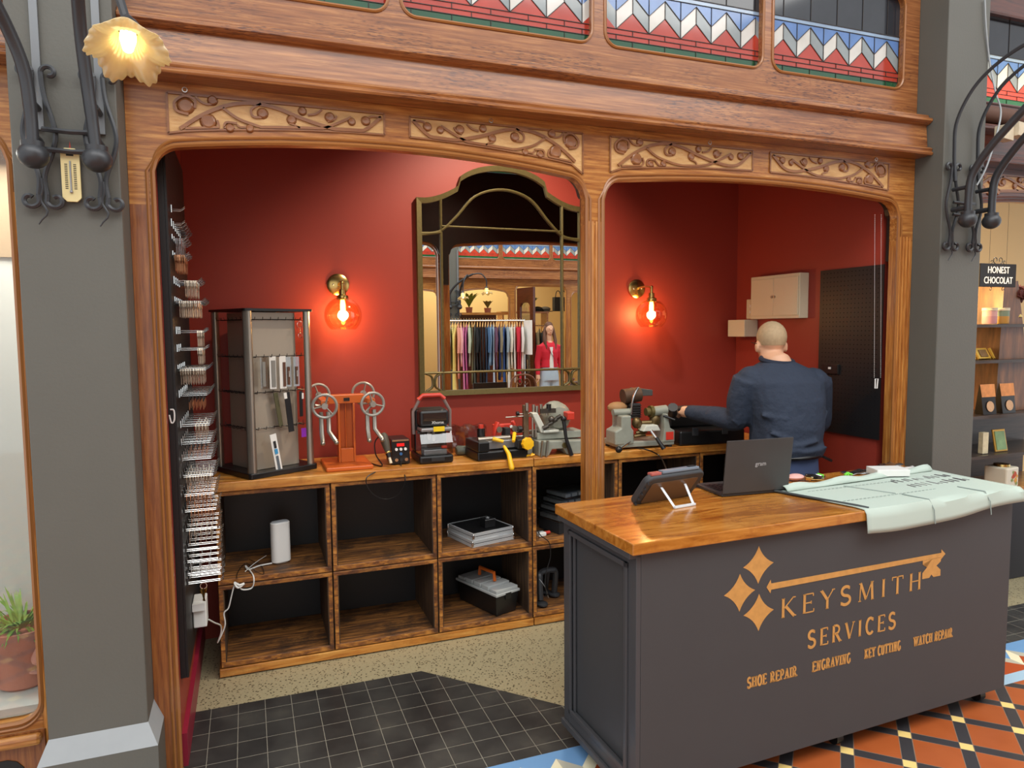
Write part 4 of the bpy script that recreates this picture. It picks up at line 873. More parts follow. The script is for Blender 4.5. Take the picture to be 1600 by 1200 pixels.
for sx in (-1, 1):
    a = MB().bx(.47 + sx * .115 - .02, .47 + sx * .115 + .02, 3.61, 3.86, Z + .335, Z + .36); a.build('side_arm', M_ORANGE, t, bevel=.003)
    for sy in (-1, 1):
        cx_, cy_, cz_ = .47 + sx * .115, 3.745 + sy * .125, Z + .335 + (.0 if sy < 0 else .03)
        ax = Vector((sx * .12, -1 if sy < 0 else .9, -.05)).normalized()
        ox = Vector((cx_, cy_, cz_)) + ax * .03
        u = ax.cross(Vector((0, 0, 1))).normalized(); w = ax.cross(u); Rw = .058
        q = MB().tube([ox + (u * math.cos(k * math.pi / 14) + w * math.sin(k * math.pi / 14)) * Rw for k in range(28)], .0075, 7, closed=True)
        q.cyl(ox - ax * .008, ox + ax * .012, .017, .015)
        for k in range(3): an = 2 * math.pi * k / 3 + .5 + sx * .3; q.tube([ox, ox + (u * math.cos(an) + w * math.sin(an)) * Rw], [.011, .008], 6, flat=.5)
        q.build('handwheel', mat('grey_wheel_enamel', '#9d9a92', .35, .3), t, smooth=True)
        MB().cyl(ox, Vector((cx_, cy_ - sy * .03, cz_)), .008).build('spindle', M_STEEL, t, smooth=True)
        if sy < 0:
            for dx in (-.018, .018):
                MB().tube([(cx_ + dx, cy_ + .02, Z + .30), (cx_ + dx, cy_ + .01, Z + .20), (cx_ + dx + (.03 if dx > 0 else -.0), cy_ - .03, Z + .15)], [.011, .012, .011], 8).sph((cx_ + dx + (.03 if dx > 0 else 0), cy_ - .033, Z + .148), .0125, 10).build('jaw', M_STEEL, t, smooth=True)
# soldering station with handpiece
t = thing('soldering_station', 'small black soldering station box with red display and three white knobs', 'soldering station', (.74, 3.7, Z))
MB().bx(.69, .787, 3.645, 3.80, Z + .004, Z + .135).build('case', M_BLK, t, bevel=.004)
MB().bx(.695, .782, 3.6425, 3.6448, Z + .125, Z + .133).build('silver_edge', M_CHROME, t)
MB().bx(.718, .758, 3.642, 3.6448, Z + .098, Z + .114).build('display', mat('red_display', '#3a0808', .3, emit='#d01818', es=1.2), t)
for k in range(3): MB().cyl((.715 + k * .024, 3.645, Z + .083), (.715 + k * .024, 3.637, Z + .083), .0075).build('knob', M_WHITE, t, smooth=True)
MB().cyl((.739, 3.645, Z + .058), (.739, 3.64, Z + .058), .008).build('blue_button', mat('blue_plastic', '#2d5f95', .4), t, smooth=True)
for k in range(3): MB().cyl((.714 + k * .026, 3.645, Z + .028), (.714 + k * .026, 3.634, Z + .028), .009).build('socket', M_CHROME if k != 1 else M_BLKM, t, smooth=True)
for sx in (.7, .777):
    for sy in (3.66, 3.785): MB().cyl((sx, sy, Z), (sx, sy, Z + .004), .006).build('foot', M_BLKM, t)
t = thing('handpiece', 'dark grey motor handpiece with pale tip leaning against the soldering station', 'handpiece', (.66, 3.62, Z))
a = at(598, 677, Y=3.66); e = at(611, 724, Y=3.60)
dv = e - a
MB().tube([a, a + dv * .08, a + dv * .3, a + dv * .55, a + dv * .62], [.014, .022, .023, .017, .013], 12).build('grip', mat('ribbed_grey_rubber', '#4a4336', .6), t, smooth=True)
MB().tube([a + dv * .62, a + dv * .64, a + dv * .67], [.017, .018, .016], 12).build('collar', M_BRASS, t, smooth=True)
MB().tube([a + dv * .67, a + dv * .8], [.015, .012], 12).build('nose', M_BLK, t, smooth=True)
MB().tube([a + dv * .8, a + dv * 1.0], [.007, .008], 10).build('tip', M_CREAM, t, smooth=True)
cable('looped_cable', [at(626, 722, Y=3.63), at(628, 735, Y=3.58), at(633, 745, Y=3.53), at(630, 762, Y=3.52), at(618, 776, Y=3.52), at(600, 780, Y=3.52), at(583, 772, Y=3.52), at(573, 757, Y=3.52), at(574, 745, Y=3.52), at(590, 736, Y=3.55), at(603, 732, Y=3.60)], .0028, M_BLK, 'black cable looping down over the bench edge below the soldering station', ns=6)
cable('handpiece_cable', [at(597, 678, Y=3.68), at(586, 690, Y=3.7), at(587, 710, Y=3.68), at(597, 728, Z=Z + .006), at(575, 722, Z=Z + .006), at(560, 715, Z=Z + .006)], .0035, M_BLK, 'thick black cable trailing from the handpiece behind the orange press', ns=6)
# portable key machine with red carrying handle
t = thing('key_cutting_machine', 'compact black key cutting machine with clear guard and red-topped carrying handle', 'key machine', (.92, 3.7, Z))
bx0, bx1, by0, by1 = .83, 1.015, 3.60, 3.83
MB().bx(bx0, bx1, by0, by1, Z, Z + .045).build('base', M_BLK, t, bevel=.012); MB().bx(bx0 + .06, bx1 - .05, by0 - .006, by0, Z + .012, Z + .034).build('front_drawer', M_BLKM, t, bevel=.003)
MB().bx(bx0 + .002, bx1 - .002, by0 + .12, by1, Z + .046, Z + .28).build('rear_body', M_BLK, t, bevel=.014)
MB().bx(bx0 + .012, bx1 - .015, by0 + .03, by0 + .12, Z + .195, Z + .282).build('display_head', M_BLK, t, bevel=.014)
MB().bx(bx0 + .03, bx1 - .03, by0 + .028, by0 + .0295, Z + .225, Z + .265).build('screen', mat('dark_screen', '#221f22', .1, coat=.5), t)
text('head_lettering', 'Xhorse', .022, (.937, by0 + .0275, Z + .215), (math.pi / 2, 0, 0), M_WHITE, t)
MB().bx(bx0 + .01, bx1 - .008, by0 - .004, by0 + .1, Z + .172, Z + .19).build('silver_band', M_ALU, t, bevel=.004)
MB().bx(.905, .965, by0 - .0065, by0 - .0045, Z + .172, Z + .198).build('yellow_label', mat('yellow_label', '#e8c41c', .5), t)
g = MB(); g.prism([(by0 - .01, Z + .05), (by0 + .11, Z + .05), (by0 + .11, Z + .17), (by0 + .02, Z + .17), (by0 - .008, Z + .11)], (bx0 + .006, 0, 0), (0, 1, 0), (0, 0, 1), (bx1 - bx0 - .012, 0, 0)); g.build('clear_guard', G_CLEAR, t)
MB().bx(bx0 + .03, bx1 - .03, by0 + .03, by0 + .1, Z + .046, Z + .07).bx(bx0 + .06, bx0 + .075, by0 + .06, by0 + .08, Z + .12, Z + .17).bx(bx0 + .085, bx0 + .1, by0 + .06, by0 + .08, Z + .11, Z + .17).build('clamp', M_ALU, t, bevel=.003)
MB().bx(bx1 - .06, bx1 - .03, by0 + .02, by0 + .04, Z + .075, Z + .09).build('red_knob', M_RUBR, t, bevel=.004)
hz = Z + .355; yv = by0 + .1
MB().tube([(bx0 - .008, yv, Z + .15), (bx0 - .01, yv, Z + .27), (bx0 + .035, yv, hz - .005)], .009, 8).tube([(bx1 + .008, yv, Z + .15), (bx1 + .01, yv, Z + .27), (bx1 - .035, yv, hz - .005)], .009, 8).build('handle_arms', mat('grey_handle', '#7d6b66', .4), t, smooth=True)
MB().tube([(bx0 + .02, yv, hz - .022), (bx0 + .045, yv, hz), (bx1 - .045, yv, hz), (bx1 - .02, yv, hz - .022)], .012, 8).build('handle_grip', M_RUBR, t, smooth=True)
# torch and plastic bag
t = thing('torch', 'grey cylindrical torch lying on the bench behind the yellow-handled machine', 'torch', (1.14, 3.77, Z)); MB().tube([(1.08, 3.79, Z + .028), (1.09, 3.79, Z + .028), (1.18, 3.77, Z + .028), (1.19, 3.768, Z + .028)], [.02, .027, .026, .02], 14).build('body', mat('grey_green_plastic', '#565a50', .5), t, smooth=True); MB().cyl((1.19, 3.768, Z + .028), (1.23, 3.76, Z + .028), .03).build('head', M_ALU, t, smooth=True)
q = MB(local=True); n = 9; random.seed(3)
G1 = [[Vector((-.10 + .2 * i / n, .01 * math.sin(i * 2.1 + j) + (.04 if j == 0 else .0), .155 * j / 6 + .008 * math.sin(i * 1.7) * (j > 4))) for i in range(n + 1)] for j in range(7)]
q.grid(G1); q.grid([[v + Vector((0, -.045 - .012 * math.sin(i + j), 0)) for i, v in enumerate(r)] for j, r in enumerate(G1)])
o = q.build('plastic_bag', glassy('milky_plastic', '#d9c6bd', .18, .2), smooth=True); o.location = (1.18, 3.9, Z + .002); tag(o, 'crumpled clear plastic bag standing on the bench behind the torch', 'plastic bag')
# black, red and yellow key machine
t = thing('key_cutting_machine', 'black key cutting machine with red guard and yellow levers left of the bench joint', 'key machine', (1.28, 3.67, Z), math.radians(4))
b = L(); b.bx(-.15, .15, -.10, .10, 0, .05); b.build('base', M_BLK, t, bevel=.008)
L().bx(-.15, -.085, -.11, .09, .05, .105).build('left_block', M_BLK, t, bevel=.006); L().bx(.08, .15, -.11, .09, .05, .105).build('right_block', M_BLK, t, bevel=.006)
L().bx(-.09, .10, -.07, .04, .055, .10).build('carriage', M_ALU, t, bevel=.004); L().cyl((-.13, -.05, .11), (.06, -.05, .11), .014).build('carriage_bar', M_STEEL, t, smooth=True)
L().cyl((-.09, 0, .1), (-.09, 0, .165), .022).build('left_tower', M_BLK, t, smooth=True); L().cyl((-.09, 0, .165), (-.09, 0, .185), .014).build('red_cap', M_RUBR, t, smooth=True)
b = L(); b.bx(.0, .13, .02, .06, .13, .175); b.tube([(.0, .03, .11), (.0, .02, .15), (.02, .02, .19)], .02, 8, flat=.6); b.tube([(.13, .03, .11), (.13, .02, .15), (.11, .02, .19)], .02, 8, flat=.6); b.build('red_guard', M_RUBR, t, bevel=.004, smooth=True)
L().bx(.045, .075, -.03, .03, .1, .16).build('motor_mount', M_BLKM, t, bevel=.003); L().cyl((.1, .018, .16), (.1, .012, .16), .009).build('round_badge', M_WHITE, t, smooth=True)
for x in (.02, .115): L().cyl((x, .01, .15), (x, -.004, .15), .017).build('cutter_wheel', M_STEEL, t, smooth=True)
L().tube([(-.055, -.08, .115), (-.0, -.1, .098)], [.011, .009], 8).build('yellow_lever', M_YEL, t, smooth=True); L().tube([(.09, -.05, .13), (.06, -.1, .095)], [.012, .009], 8).build('yellow_lever', M_YEL, t, smooth=True)
L().lathe([(0, .014), (.032, .012), (.034, 0), (.034, -.012), (0, -.014)], (.135, -.125, .08), 18, (0, -1, 0), wav=lambda i, a: (1 + .05 * math.cos(9 * a), 0)).build('yellow_knob', M_YEL, t, smooth=True)
L().tube([(.01, -.085, .07), (.015, -.135, .035), (.02, -.16, -.035)], [.008, .012, .015], 10).sph((.0203, -.161, -.038), .015, 10).build('yellow_handle', M_YEL, t, smooth=True)
q = MB(); 
for k in range(5): a = k * 1.3; q.tube([(1.44 + .02 * math.cos(a), 3.60 + .02 * math.sin(a), Z + .006), (1.45 + .03 * math.cos(a + .5), 3.60 + .03 * math.sin(a + .5), Z + .012)], .005, 5)
tag(q.build('wing_nut', M_YEL, smooth=True), 'small yellow plastic clips lying on the bench left of the old grey machine', 'clip')
# old grey key machine left of the post
t = thing('key_cutting_machine', 'old grey cast-metal key machine with black ball lever, partly behind the centre post', 'key machine', (1.6, 3.66, Z), math.radians(-2))
b = L(); b.prism([(-.10, .0), (-.04, 0), (-.02, .035), (.05, .035), (.07, 0), (.19, 0), (.19, .075), (-.10, .085)], (0, -.09, 0), (1, 0, 0), (0, 0, 1), (0, .16, 0)); b.build('front_casting', M_GREYP, t, bevel=.005)
L().bx(-.175, -.11, -.02, .12, 0, .09).build('side_casting', M_GREYP, t, bevel=.008)
L().bx(-.09, .19, -.04, .10, .085, .125).build('bed', M_GREYP, t, bevel=.004)
L().prism([(-.07, .125), (-.03, .125), (-.09, .24), (-.125, .24)], (0, -.05, 0), (1, 0, 0), (0, 0, 1), (0, .05, 0)).bx(-.06, .035, -.06, .06, .125, .14).build('arm_casting', mat('pale_grey_enamel', '#c9cbc0', .4), t, bevel=.004)
L().lathe([(0, .06), (.06, .05), (.085, .02), (.09, -.03), (.07, -.06), (0, -.07)], (.06, .05, .20), 20, (0, -1, 0)).build('motor_housing', M_GREYP, t, smooth=True)
L().bx(-.155, -.125, .0, .03, .09, .28).build('rusty_column', mat('rusty_metal', '#6e5a44', .6, .4, noise=.4, nscale=60), t, bevel=.003)
b = L()
for z in (.105, .13, .215, .23): b.cyl((-.20, .015, z), (-.04, .015, z), .004, n=8)
b.cyl((-.26, .01, .215), (-.15, .01, .218), .004, n=8)
for x, z in ((-.1, .27), (-.08, .262), (-.055, .27), (-.14, .28), (-.02, .25)): b.cyl((x, -.01, z - .03), (x, -.01, z + .012), .009, n=10)
b.cyl((-.11, -.02, .10), (-.11, -.02, .21), .006, n=8).cyl((-.09, -.02, .10), (-.09, -.02, .21), .006, n=8)
b.build('spindles', M_STEEL, t, smooth=True)
b = L(); b.cyl((-.02, -.04, .285), (-.02, -.04, .25), .014).cyl((-.19, 0, .145), (-.17, 0, .145), .02).cyl((-.2, 0, .235), (-.185, 0, .235), .012); b.build('black_knob', M_BLK, t, smooth=True)
for x in (-.085, -.055): L().tube([(x, -.11, .09), (x - .012, -.115, .005)], .013, 8, flat=.5).build('steel_lever', M_STEEL, t, smooth=True)
L().tube([(.045, -.10, .20), (.055, -.11, .10), (.085, -.115, .0)], [.012, .010, .014], 8).sph((.045, -.10, .205), .018, 10).build('ball_lever', M_BLK, t, smooth=True)
L().bx(.085, .13, -.06, .02, .19, .235).build('red_block', M_RUBR, t, bevel=.005)
L().cyl((.055, -.091, .055), (.055, -.10, .055), .016).build('brass_dial', M_OLDBR, t, smooth=True)
b = L()
for k in range(4): b.cyl((-.06 + k * .028, -.05, .15 + .018 * k), (-.03 + k * .026, -.06, .165 + .018 * k), .014 - .002 * (k % 2), n=10)
b.bx(-.07, .02, -.05, -.03, .235, .26).sph((-.01, -.055, .20), .02, 10)
b.build('linkage', mat('oily_steel', '#55504a', .4, .7), t, smooth=True)
tag(MB().lathe([(0, 0), (.03, .004), (.035, .02), (.03, .05), (.012, .055), (0, .055)], (1.43, 3.80, Z), 16).build('red_cup', mat('dark_red_plastic', '#8e1f26', .4), smooth=True), 'dark red round cup between the yellow knob and the old grey machine', 'cup')
# grey key machine right of the post
t = thing('key_cutting_machine', 'grey-green bench key machine with red badge and black levers right of the centre post', 'key machine', (2.17, 3.665, Z), math.radians(-3))
L().prism([(-.17, 0), (.20, 0), (.20, .028), (-.17, .035)], (0, -.10, .012), (1, 0, 0), (0, 0, 1), (0, .2, 0)).build('base', M_GREYP, t, bevel=.005)
for x in (-.15, .18):
    for y in (-.08, .08): L().cyl((x, y, 0), (x, y, .012), .014).build('foot', M_BLKM, t)
b = L(); b.prism([(-.19, .03), (-.07, .03), (-.07, .11), (-.085, .13), (-.085, .20), (-.15, .20), (-.15, .13), (-.19, .11)], (0, -.105, 0), (1, 0, 0), (0, 0, 1), (0, .13, 0)); b.build('left_casting', M_GREYP, t, bevel=.008)
L().cyl((-.175, -.04, .215), (-.06, -.04, .215), .02).build('guide_tube', M_GREYP, t, smooth=True); L().sph((-.11, .03, .235), (.065, .05, .035), 14).build('dusty_cover', mat('dusty_tan', '#9a744c', .7), t, smooth=True)
b = L(); b.prism([(.12, .03), (.20, .03), (.20, .10), (.17, .115), (.155, .2), (.125, .2), (.13, .115)], (0, -.105, 0), (1, 0, 0), (0, 0, 1), (0, .12, 0)); b.build('right_casting', M_GREYP, t, bevel=.006)
L().bx(.14, .19, -.1075, -.1055, .045, .092).build('red_badge', mat('red_badge', '#cf3628', .5), t); L().cyl((.075, -.06, .212), (.165, -.06, .218), .03).build('clamp_barrel', M_GREYP, t, smooth=True)
b = L().cyl((.055, -.06, .212), (.075, -.06, .212), .036); b.cyl((.03, -.06, .212), (.055, -.06, .212), .024).build('brass_cutter', M_OLDBR, t, smooth=True)
b = L(); b.bx(-.055, .02, -.02, .07, .17, .26)
b.build('motor', M_BLK, t, bevel=.006); b = L()
for k in range(6): b.bx(-.057, .022, -.024, .04, .175 + k * .014, .18 + k * .014)
b.build('cooling_fins', M_IRON, t)
L().cyl((-.08, .02, .30), (.03, .02, .31), .045).build('brush_wheel', mat('worn_brown_metal', '#5c4636', .6, .4), t, smooth=True); L().prism([(-.01, -.05), (.11, -.05), (.11, -.015), (-.01, .0)], (0, .0, .35), (1, 0, 0), (0, 0, 1), (0, .07, 0)).build('brush_cover', mat('dark_grey_felt', '#4a4a48', .8), t, bevel=.004)
L().tube(smoothpts([(-.065, -.06, .20), (-.06, -.065, .28), (-.045, -.07, .33), (-.025, -.07, .36)], 5), .007, 8).build('feed_arm', M_CHROME, t, smooth=True)
L().prism([(-.02, .0), (.095, .0), (.075, .035), (.0, .035)], (0, -.125, .105), (1, 0, 0), (0, 0, 1), (0, .06, 0)).build('vice_block', mat('pale_grey_enamel', '#c9cbc0', .4), t, bevel=.004)
L().tube([(.03, -.125, .11), (.05, -.15, .07)], .009, 8).build('lever_stem', M_CHROME, t, smooth=True); L().tube([(.05, -.15, .07), (.085, -.18, .005)], [.010, .013], 10).build('lever_grip', M_BLK, t, smooth=True)
L().tube([(-.10, -.115, .05), (-.19, -.17, .025)], .006, 8).build('lever_stem', M_CHROME, t, smooth=True); L().sph((-.205, -.18, .02), .02, 14).build('ball_knob', M_BLK, t, smooth=True)
L().tube([(.125, -.1, .19), (.185, -.13, .165)], [.008, .006], 8).build('small_lever', M_BLK, t, smooth=True)
b = L()
for k in range(5): b.cyl((-.045 + k * .012, -.06, .07 + k * .02), (.02 + k * .01, -.075, .08 + k * .018), .011, n=8)
b.sph((.09, -.06, .16), (.035, .03, .04), 10).sph((-.03, -.06, .15), (.03, .03, .035), 10).build('clamp_jaws', mat('oily_brass', '#6b5838', .4, .7), t, smooth=True)
L().tube([(.2, -.08, .235), (.22, -.04, .2), (.235, 0, .18)], [.03, .034, .03], 10).build('belt_cover', M_IRON, t, smooth=True)
tag(MB().bx(2.42, 2.5, 3.575, 3.61, Z, Z + .012).bx(2.44, 2.56, 3.57, 3.585, Z, Z + .02).build('tape_measure', M_YEL, bevel=.004), 'yellow and steel pliers lying in front of the black case on the bench', 'pliers')
cable('machine_cable', [at(995, 700, Z=Z + .004), at(1012, 703, Z=Z + .004), at(1030, 712, Y=3.52), at(1040, 730, Y=3.3), at(1047, 752, Y=2.7), at(1050, 746, Z=1.04)], .004, M_BLK, 'black cable running from the bench to the top of the grey tablet', ns=6)
# black case
t = thing('equipment_case', 'large black hard-shell equipment case on the bench at the elbow of the man', 'case', (2.62, 3.72, Z), math.radians(-6))
L().bx(-.20, .24, -.19, .15, 0, .09).build('lower_shell', M_BLK, t, bevel=.012)
L().prism([(-.19, .092), (.24, .092), (.24, .13), (.08, .19), (-.19, .20)], (0, -.04, 0), (1, 0, 0), (0, 0, 1), (0, .19, 0)).build('upper_shell', M_BLK, t, bevel=.01)
for x in (-.1, .1): L().bx(x - .02, x + .02, -.197, -.19, .06, .11).build('latch', M_IRON, t, bevel=.002)
L().bx(-.16, .06, -.02, .12, .2005, .207).build('worn_top', mat('worn_black', '#3a342f', .7), t)
tag(MB(local=False).ob(at(1101, 636, Y=3.72), (.12, .06, .004), (0, .05, .1)).build('paper_slip', M_WHITE), 'small white paper slip lying on the black case beside the man hand', 'paper')

# ================================================================= counter
CYAW = math.radians(1.7)
CO = Vector((1.19, 1.975, 0))
t = thing('service_counter', 'charcoal rolling counter with wooden top and gold KEYSMITH SERVICES sign', 'counter', CO, CYAW); CT = t
CW, CD, CH = 1.865, .535, .925
L().bx(.0, CW, .0, CD, .075, CH).build('body', M_COUNTER, t, bevel=.002)
b = L()       # raised mouldings on the left end
for a0, a1, z0, z1 in ((.0, .05, .075, CH), (CD - .05, CD, .075, CH)): b.bx(-.018, -.0005, a0, a1, z0, z1)
b.bx(-.018, -.0005, .05, CD - .05, .075, .13).bx(-.018, -.0005, .05, CD - .05, CH - .05, CH)
for w_, x in ((.018, -.026), (.012, -.013)):
    o_ = .05 if x < -.02 else .068
    b.bx(x, x + .01, o_, o_ + w_, .13, CH - .05).bx(x, x + .01, CD - o_ - w_, CD - o_, .13, CH - .05).bx(x, x + .01, o_, CD - o_, .13, .13 + w_).bx(x, x + .01, o_, CD - o_, CH - .05 - w_, CH - .05)
b.bx(-.032, -.019, -.0, CD, .06, .085).bx(-.045, -.0005, .0, CD, CH - .02, CH - .0005)
b.build('end_moulding', M_COUNTERS, t, bevel=.002)
L().prism([(-.05, -.03), (CW + .0, -.03), (CW + .0, CD + .015), (-.05, CD + .015)], (0, 0, CH + .0005), (1, 0, 0), (0, 1, 0), (0, 0, .040)).build('counter_top', W_TOP, t, bevel=.004)
for x, y in ((.07, .07), (.955, .07), (CW - .07, .07), (.045, CD - .07), (CW - .07, CD - .07), (.955, CD - .07)):
    q = L(); q.cyl((x - .016, y, .028), (x + .016, y, .028), .028); w_ = q.build('caster', M_BLK, t, smooth=True); L().bx(x - .02, x + .02, y - .02, y + .02, .058, .0745).tube([(x - .019, y, .03), (x - .019, y, .06)], .004, 5).tube([(x + .019, y, .03), (x + .019, y, .06)], .004, 5).build('caster_fork', M_CHROME, w_)
YV = -.0008
def star(cx_, cz_, w_, h_):
    P_ = []
    for (ax, az), (bx_, bz) in (((0, 1), (1, 0)), ((1, 0), (0, -1)), ((0, -1), (-1, 0)), ((-1, 0), (0, 1))):
        for i in range(6): s_ = i / 6; mx_, mz = (ax + bx_) * .29, (az + bz) * .29; P_.append((((1 - s_) ** 2 * ax + 2 * s_ * (1 - s_) * mx_ + s_ ** 2 * bx_) * w_ / 2 + cx_, ((1 - s_) ** 2 * az + 2 * s_ * (1 - s_) * mz + s_ ** 2 * bz) * h_ / 2 + cz_))
    # triangulate as a fan
    n = len(P_)
    return P_
q = L(); fan = []
for cx_, cz_ in ((.489, .814), (.407, .725), (.494, .639)):
    P_ = star(cx_, cz_, .138, .138)
    q.add([(cx_, YV, cz_)] + [(a, YV, c_) for a, c_ in P_], [(0, 1 + i, 1 + (i + 1) % len(P_)) for i in range(len(P_))])
q.build('gold_diamonds', M_GOLD, t)
q = L(); O_ = (0, YV, 0); U_ = (1, 0, 0); V_ = (0, 0, 1); W_ = (0, -.0006, 0)
q.prism([(.527, .727), (.545, .752), (.548, .738), (1.43, .735), (1.43, .75), (1.455, .728), (1.43, .708), (1.43, .717), (.548, .715), (.545, .702)], O_, U_, V_, W_)
q.add([(x, YV, z) for x, z in [(1.325, .716), (1.43, .716), (1.43, .70), (1.405, .685), (1.43, .665), (1.43, .64), (1.39, .64), (1.378, .652), (1.366, .64), (1.325, .64), (1.325, .665), (1.35, .685), (1.325, .70), (1.378, .716)]], [(0, 13, 12, 11), (13, 1, 2, 3), (11, 13, 3, 10) if False else (13, 3, 10, 11), (11, 12, 0)] + [(3, 4, 7, 10), (4, 5, 6, 7), (10, 7, 8), (10, 7, 8, 9)][:3] + [(10, 8, 9)])
q.build('gold_key', M_GOLD, t)
q = L(); letters(q, 'KEYSMITH', .59, .60, .073, .735, O_, U_, V_, W_, .16, .06, .1, .05, .22); q.build('keysmith_lettering', M_GOLD, t)
q = L(); letters(q, 'SERVICES', .725, .462, .066, .46, O_, U_, V_, W_, .17, .07, .1, .06, .2); q.build('services_lettering', M_GOLD, t)
for s_, x, w_ in (('SHOE REPAIR', .447, .23), ('ENGRAVING', .753, .194), ('KEY CUTTING', 1.02, .196), ('WATCH REPAIR', 1.29, .225)):
    q = L(); letters(q, s_, x, .366, .039, w_, O_, U_, V_, W_, .2, .12, .15, .14, .08); q.build(s_.lower().replace(' ', '_') + '_lettering', M_GOLD, t)
TZ = CH + .041
# tablet on its stand
a = at(1060, 779, Z=TZ)
t = thing('tablet', 'rugged grey tablet propped on its wire stand at the left end of the counter', 'tablet', (1.55, 2.40, TZ), math.radians(9))
tl = math.radians(33); wv = Vector((0, -math.sin(tl) * .0 + .0, 1)); U2 = Vector((1, 0, 0)); V2 = Vector((0, -math.cos(math.radians(52)) * -1, math.sin(math.radians(52)))); V2 = Vector((0, -.62, .785)); N2 = U2.cross(V2)
pr = rrect(.30, .17, .035)
L().prism([(x, y + .088) for x, y in pr], Vector((0, .045, .002)), U2, V2, N2 * .03).build('case', mat('dark_grey_rubber', '#37393c', .55), t, bevel=.006, smooth=True)
L().prism([(x, y + .088) for x, y in rrect(.22, .12, .01)], Vector((0, .045, .002)) , U2, V2, N2 * -.002).build('back_plate', mat('bronze_plate', '#6b5644', .35, .3), t) if False else None
bo = Vector((0, .045, .002)) + N2 * .0305
if N2.y > 0: N2 = -N2; bo = Vector((0, .045, .002)) - N2 * 0 + N2 * .0008
L().prism([(x, y + .085) for x, y in rrect(.24, .12, .012)], bo, U2, V2, N2 * .002).build('back_plate', mat('bronze_plate', '#6b5644', .35, .3), t)
tb = Vector((0, .045, .002)) + V2 * .174
L().ob(tb + Vector((.02, .0, -.003)), (.19, .03, .012)).build('top_edge', mat('blue_grey_edge', '#6f7a86', .4), t, bevel=.003); L().ob(tb + Vector((-.105, .0, -.006)), (.05, .028, .012)).build('red_corner', mat('dull_red', '#a8564e', .5), t, bevel=.003)
L().ob(tb + Vector((.085, 0, .004)), (.035, .016, .004)).build('port_cover', M_BLKM, t)
text('back_lettering', 'XTOOL', .016, bo + V2 * .05 + N2 * .003, (math.atan2(V2.z, V2.y), 0, 0), M_CREAM, t) if False else None
for k in range(6): 
    pass
q = L()
for k in range(5): v0 = bo + V2 * (.03 + k * .03); q.tube([v0 + Vector((-.146, .0, 0)), v0 + Vector((-.152, -.012, 0)) ], .005, 5)
q.build('grip_ribs', M_BLKM, t)
top_ = bo + V2 * .115 + N2 * .002
q = L()
for s_ in (-1, 1): q.add([top_ + Vector((s_ * .062 - .006, 0, 0)), top_ + Vector((s_ * .062 + .006, 0, 0)), Vector((s_ * .048 + .006, -.115, .002)), Vector((s_ * .048 - .006, -.115, .002)), top_ + Vector((s_ * .062 - .006, -.003, 0)), top_ + Vector((s_ * .062 + .006, -.003, 0)), Vector((s_ * .048 + .006, -.119, .002)), Vector((s_ * .048 - .006, -.119, .002))], [(0, 1, 2, 3), (7, 6, 5, 4), (0, 3, 7, 4), (1, 5, 6, 2), (0, 4, 5, 1)])
q.bx(-.054, .054, -.124, -.112, .0005, .009).build('prop_stand', mat('white_metal', '#d4d8dc', .35), t, bevel=.002)
# laptop
pA, pB, pC = at(1128, 777, Z=TZ), at(1230, 768, Z=TZ), at(1085, 762, Z=TZ)
u = (pB - pA); wl = u.length; rz = math.atan2(u.y, u.x)
t = thing('laptop', 'open dark grey laptop seen from behind in the middle of the counter', 'laptop', pA, rz)
L().bx(0, wl, .0, .21, .001, .014).build('keyboard_base', mat('laptop_grey', '#2c2c2e', .45), t, bevel=.003)
k_ = L()
for i in range(12):
    for j in range(5): k_.bx(.02 + i * (wl - .04) / 12, .02 + i * (wl - .04) / 12 + .018, .05 + j * .024, .068 + j * .024, .0142, .0158)
k_.build('keys', M_BLK, t)
L().prism([(0, 0), (wl, 0), (wl, .225), (0, .225)], (0, .0, .014), (1, 0, 0), (0, -.12, .99), (0, -.007, 0)).build('screen_lid', mat('laptop_lid', '#3b3a3a', .42, noise=.15, nscale=9), t, bevel=.002)
text('lid_lettering', 'gram', .026, Vector((wl * .53, -.0078 - .12 * .118, .014 + .118)), (math.pi / 2 + .12, 0, 0), mat('light_grey_print', '#a9a9ab', .4), t, ext=.0004, loc_=True)
# small things to the right
t = thing('bunch_of_keys', 'bunch of assorted keys with a pink tag lying on the counter right of the laptop', 'keys', at(1265, 751, Z=TZ))
o = at(1268, 750, Z=TZ)
MB().sph(o + Vector((-.075, .02, .016)), (.045, .03, .015), 12).build('pink_tag', mat('pale_pink', '#dba8a0', .5), t, smooth=True)
for k, (m_, nm_) in enumerate(((M_BRASS, 'key'), (M_CHROME, 'key'), (M_BLK, 'car_key'), (M_BLK, 'car_key'), (M_CHROME, 'key'), (mat('lime_plastic', '#6fce3a', .4), 'green_tag'))):
    c_ = o + Vector((-.03 + k * .018, .01 * (k % 3) - .01, .008)); an = .3 * k - .6
    MB().ob(c_ + Vector((0, 0, .006)), (.045 if 'car' in nm_ else .024, .028, .016), (.2, .1, an)).ob(c_ + Vector((.04 * math.cos(an), .04 * math.sin(an), .0)), (.055, .009, .004), (0, 0, an)).build(nm_, m_, t, bevel=.002)
tag(MB().ob(at(1240, 762, Z=TZ) + Vector((0, 0, .006)), (.07, .03, .010), (0, 0, .1)).build('memory_stick', M_BLK, bevel=.002), 'flat black gadget lying on the counter at the right edge of the laptop', 'gadget')
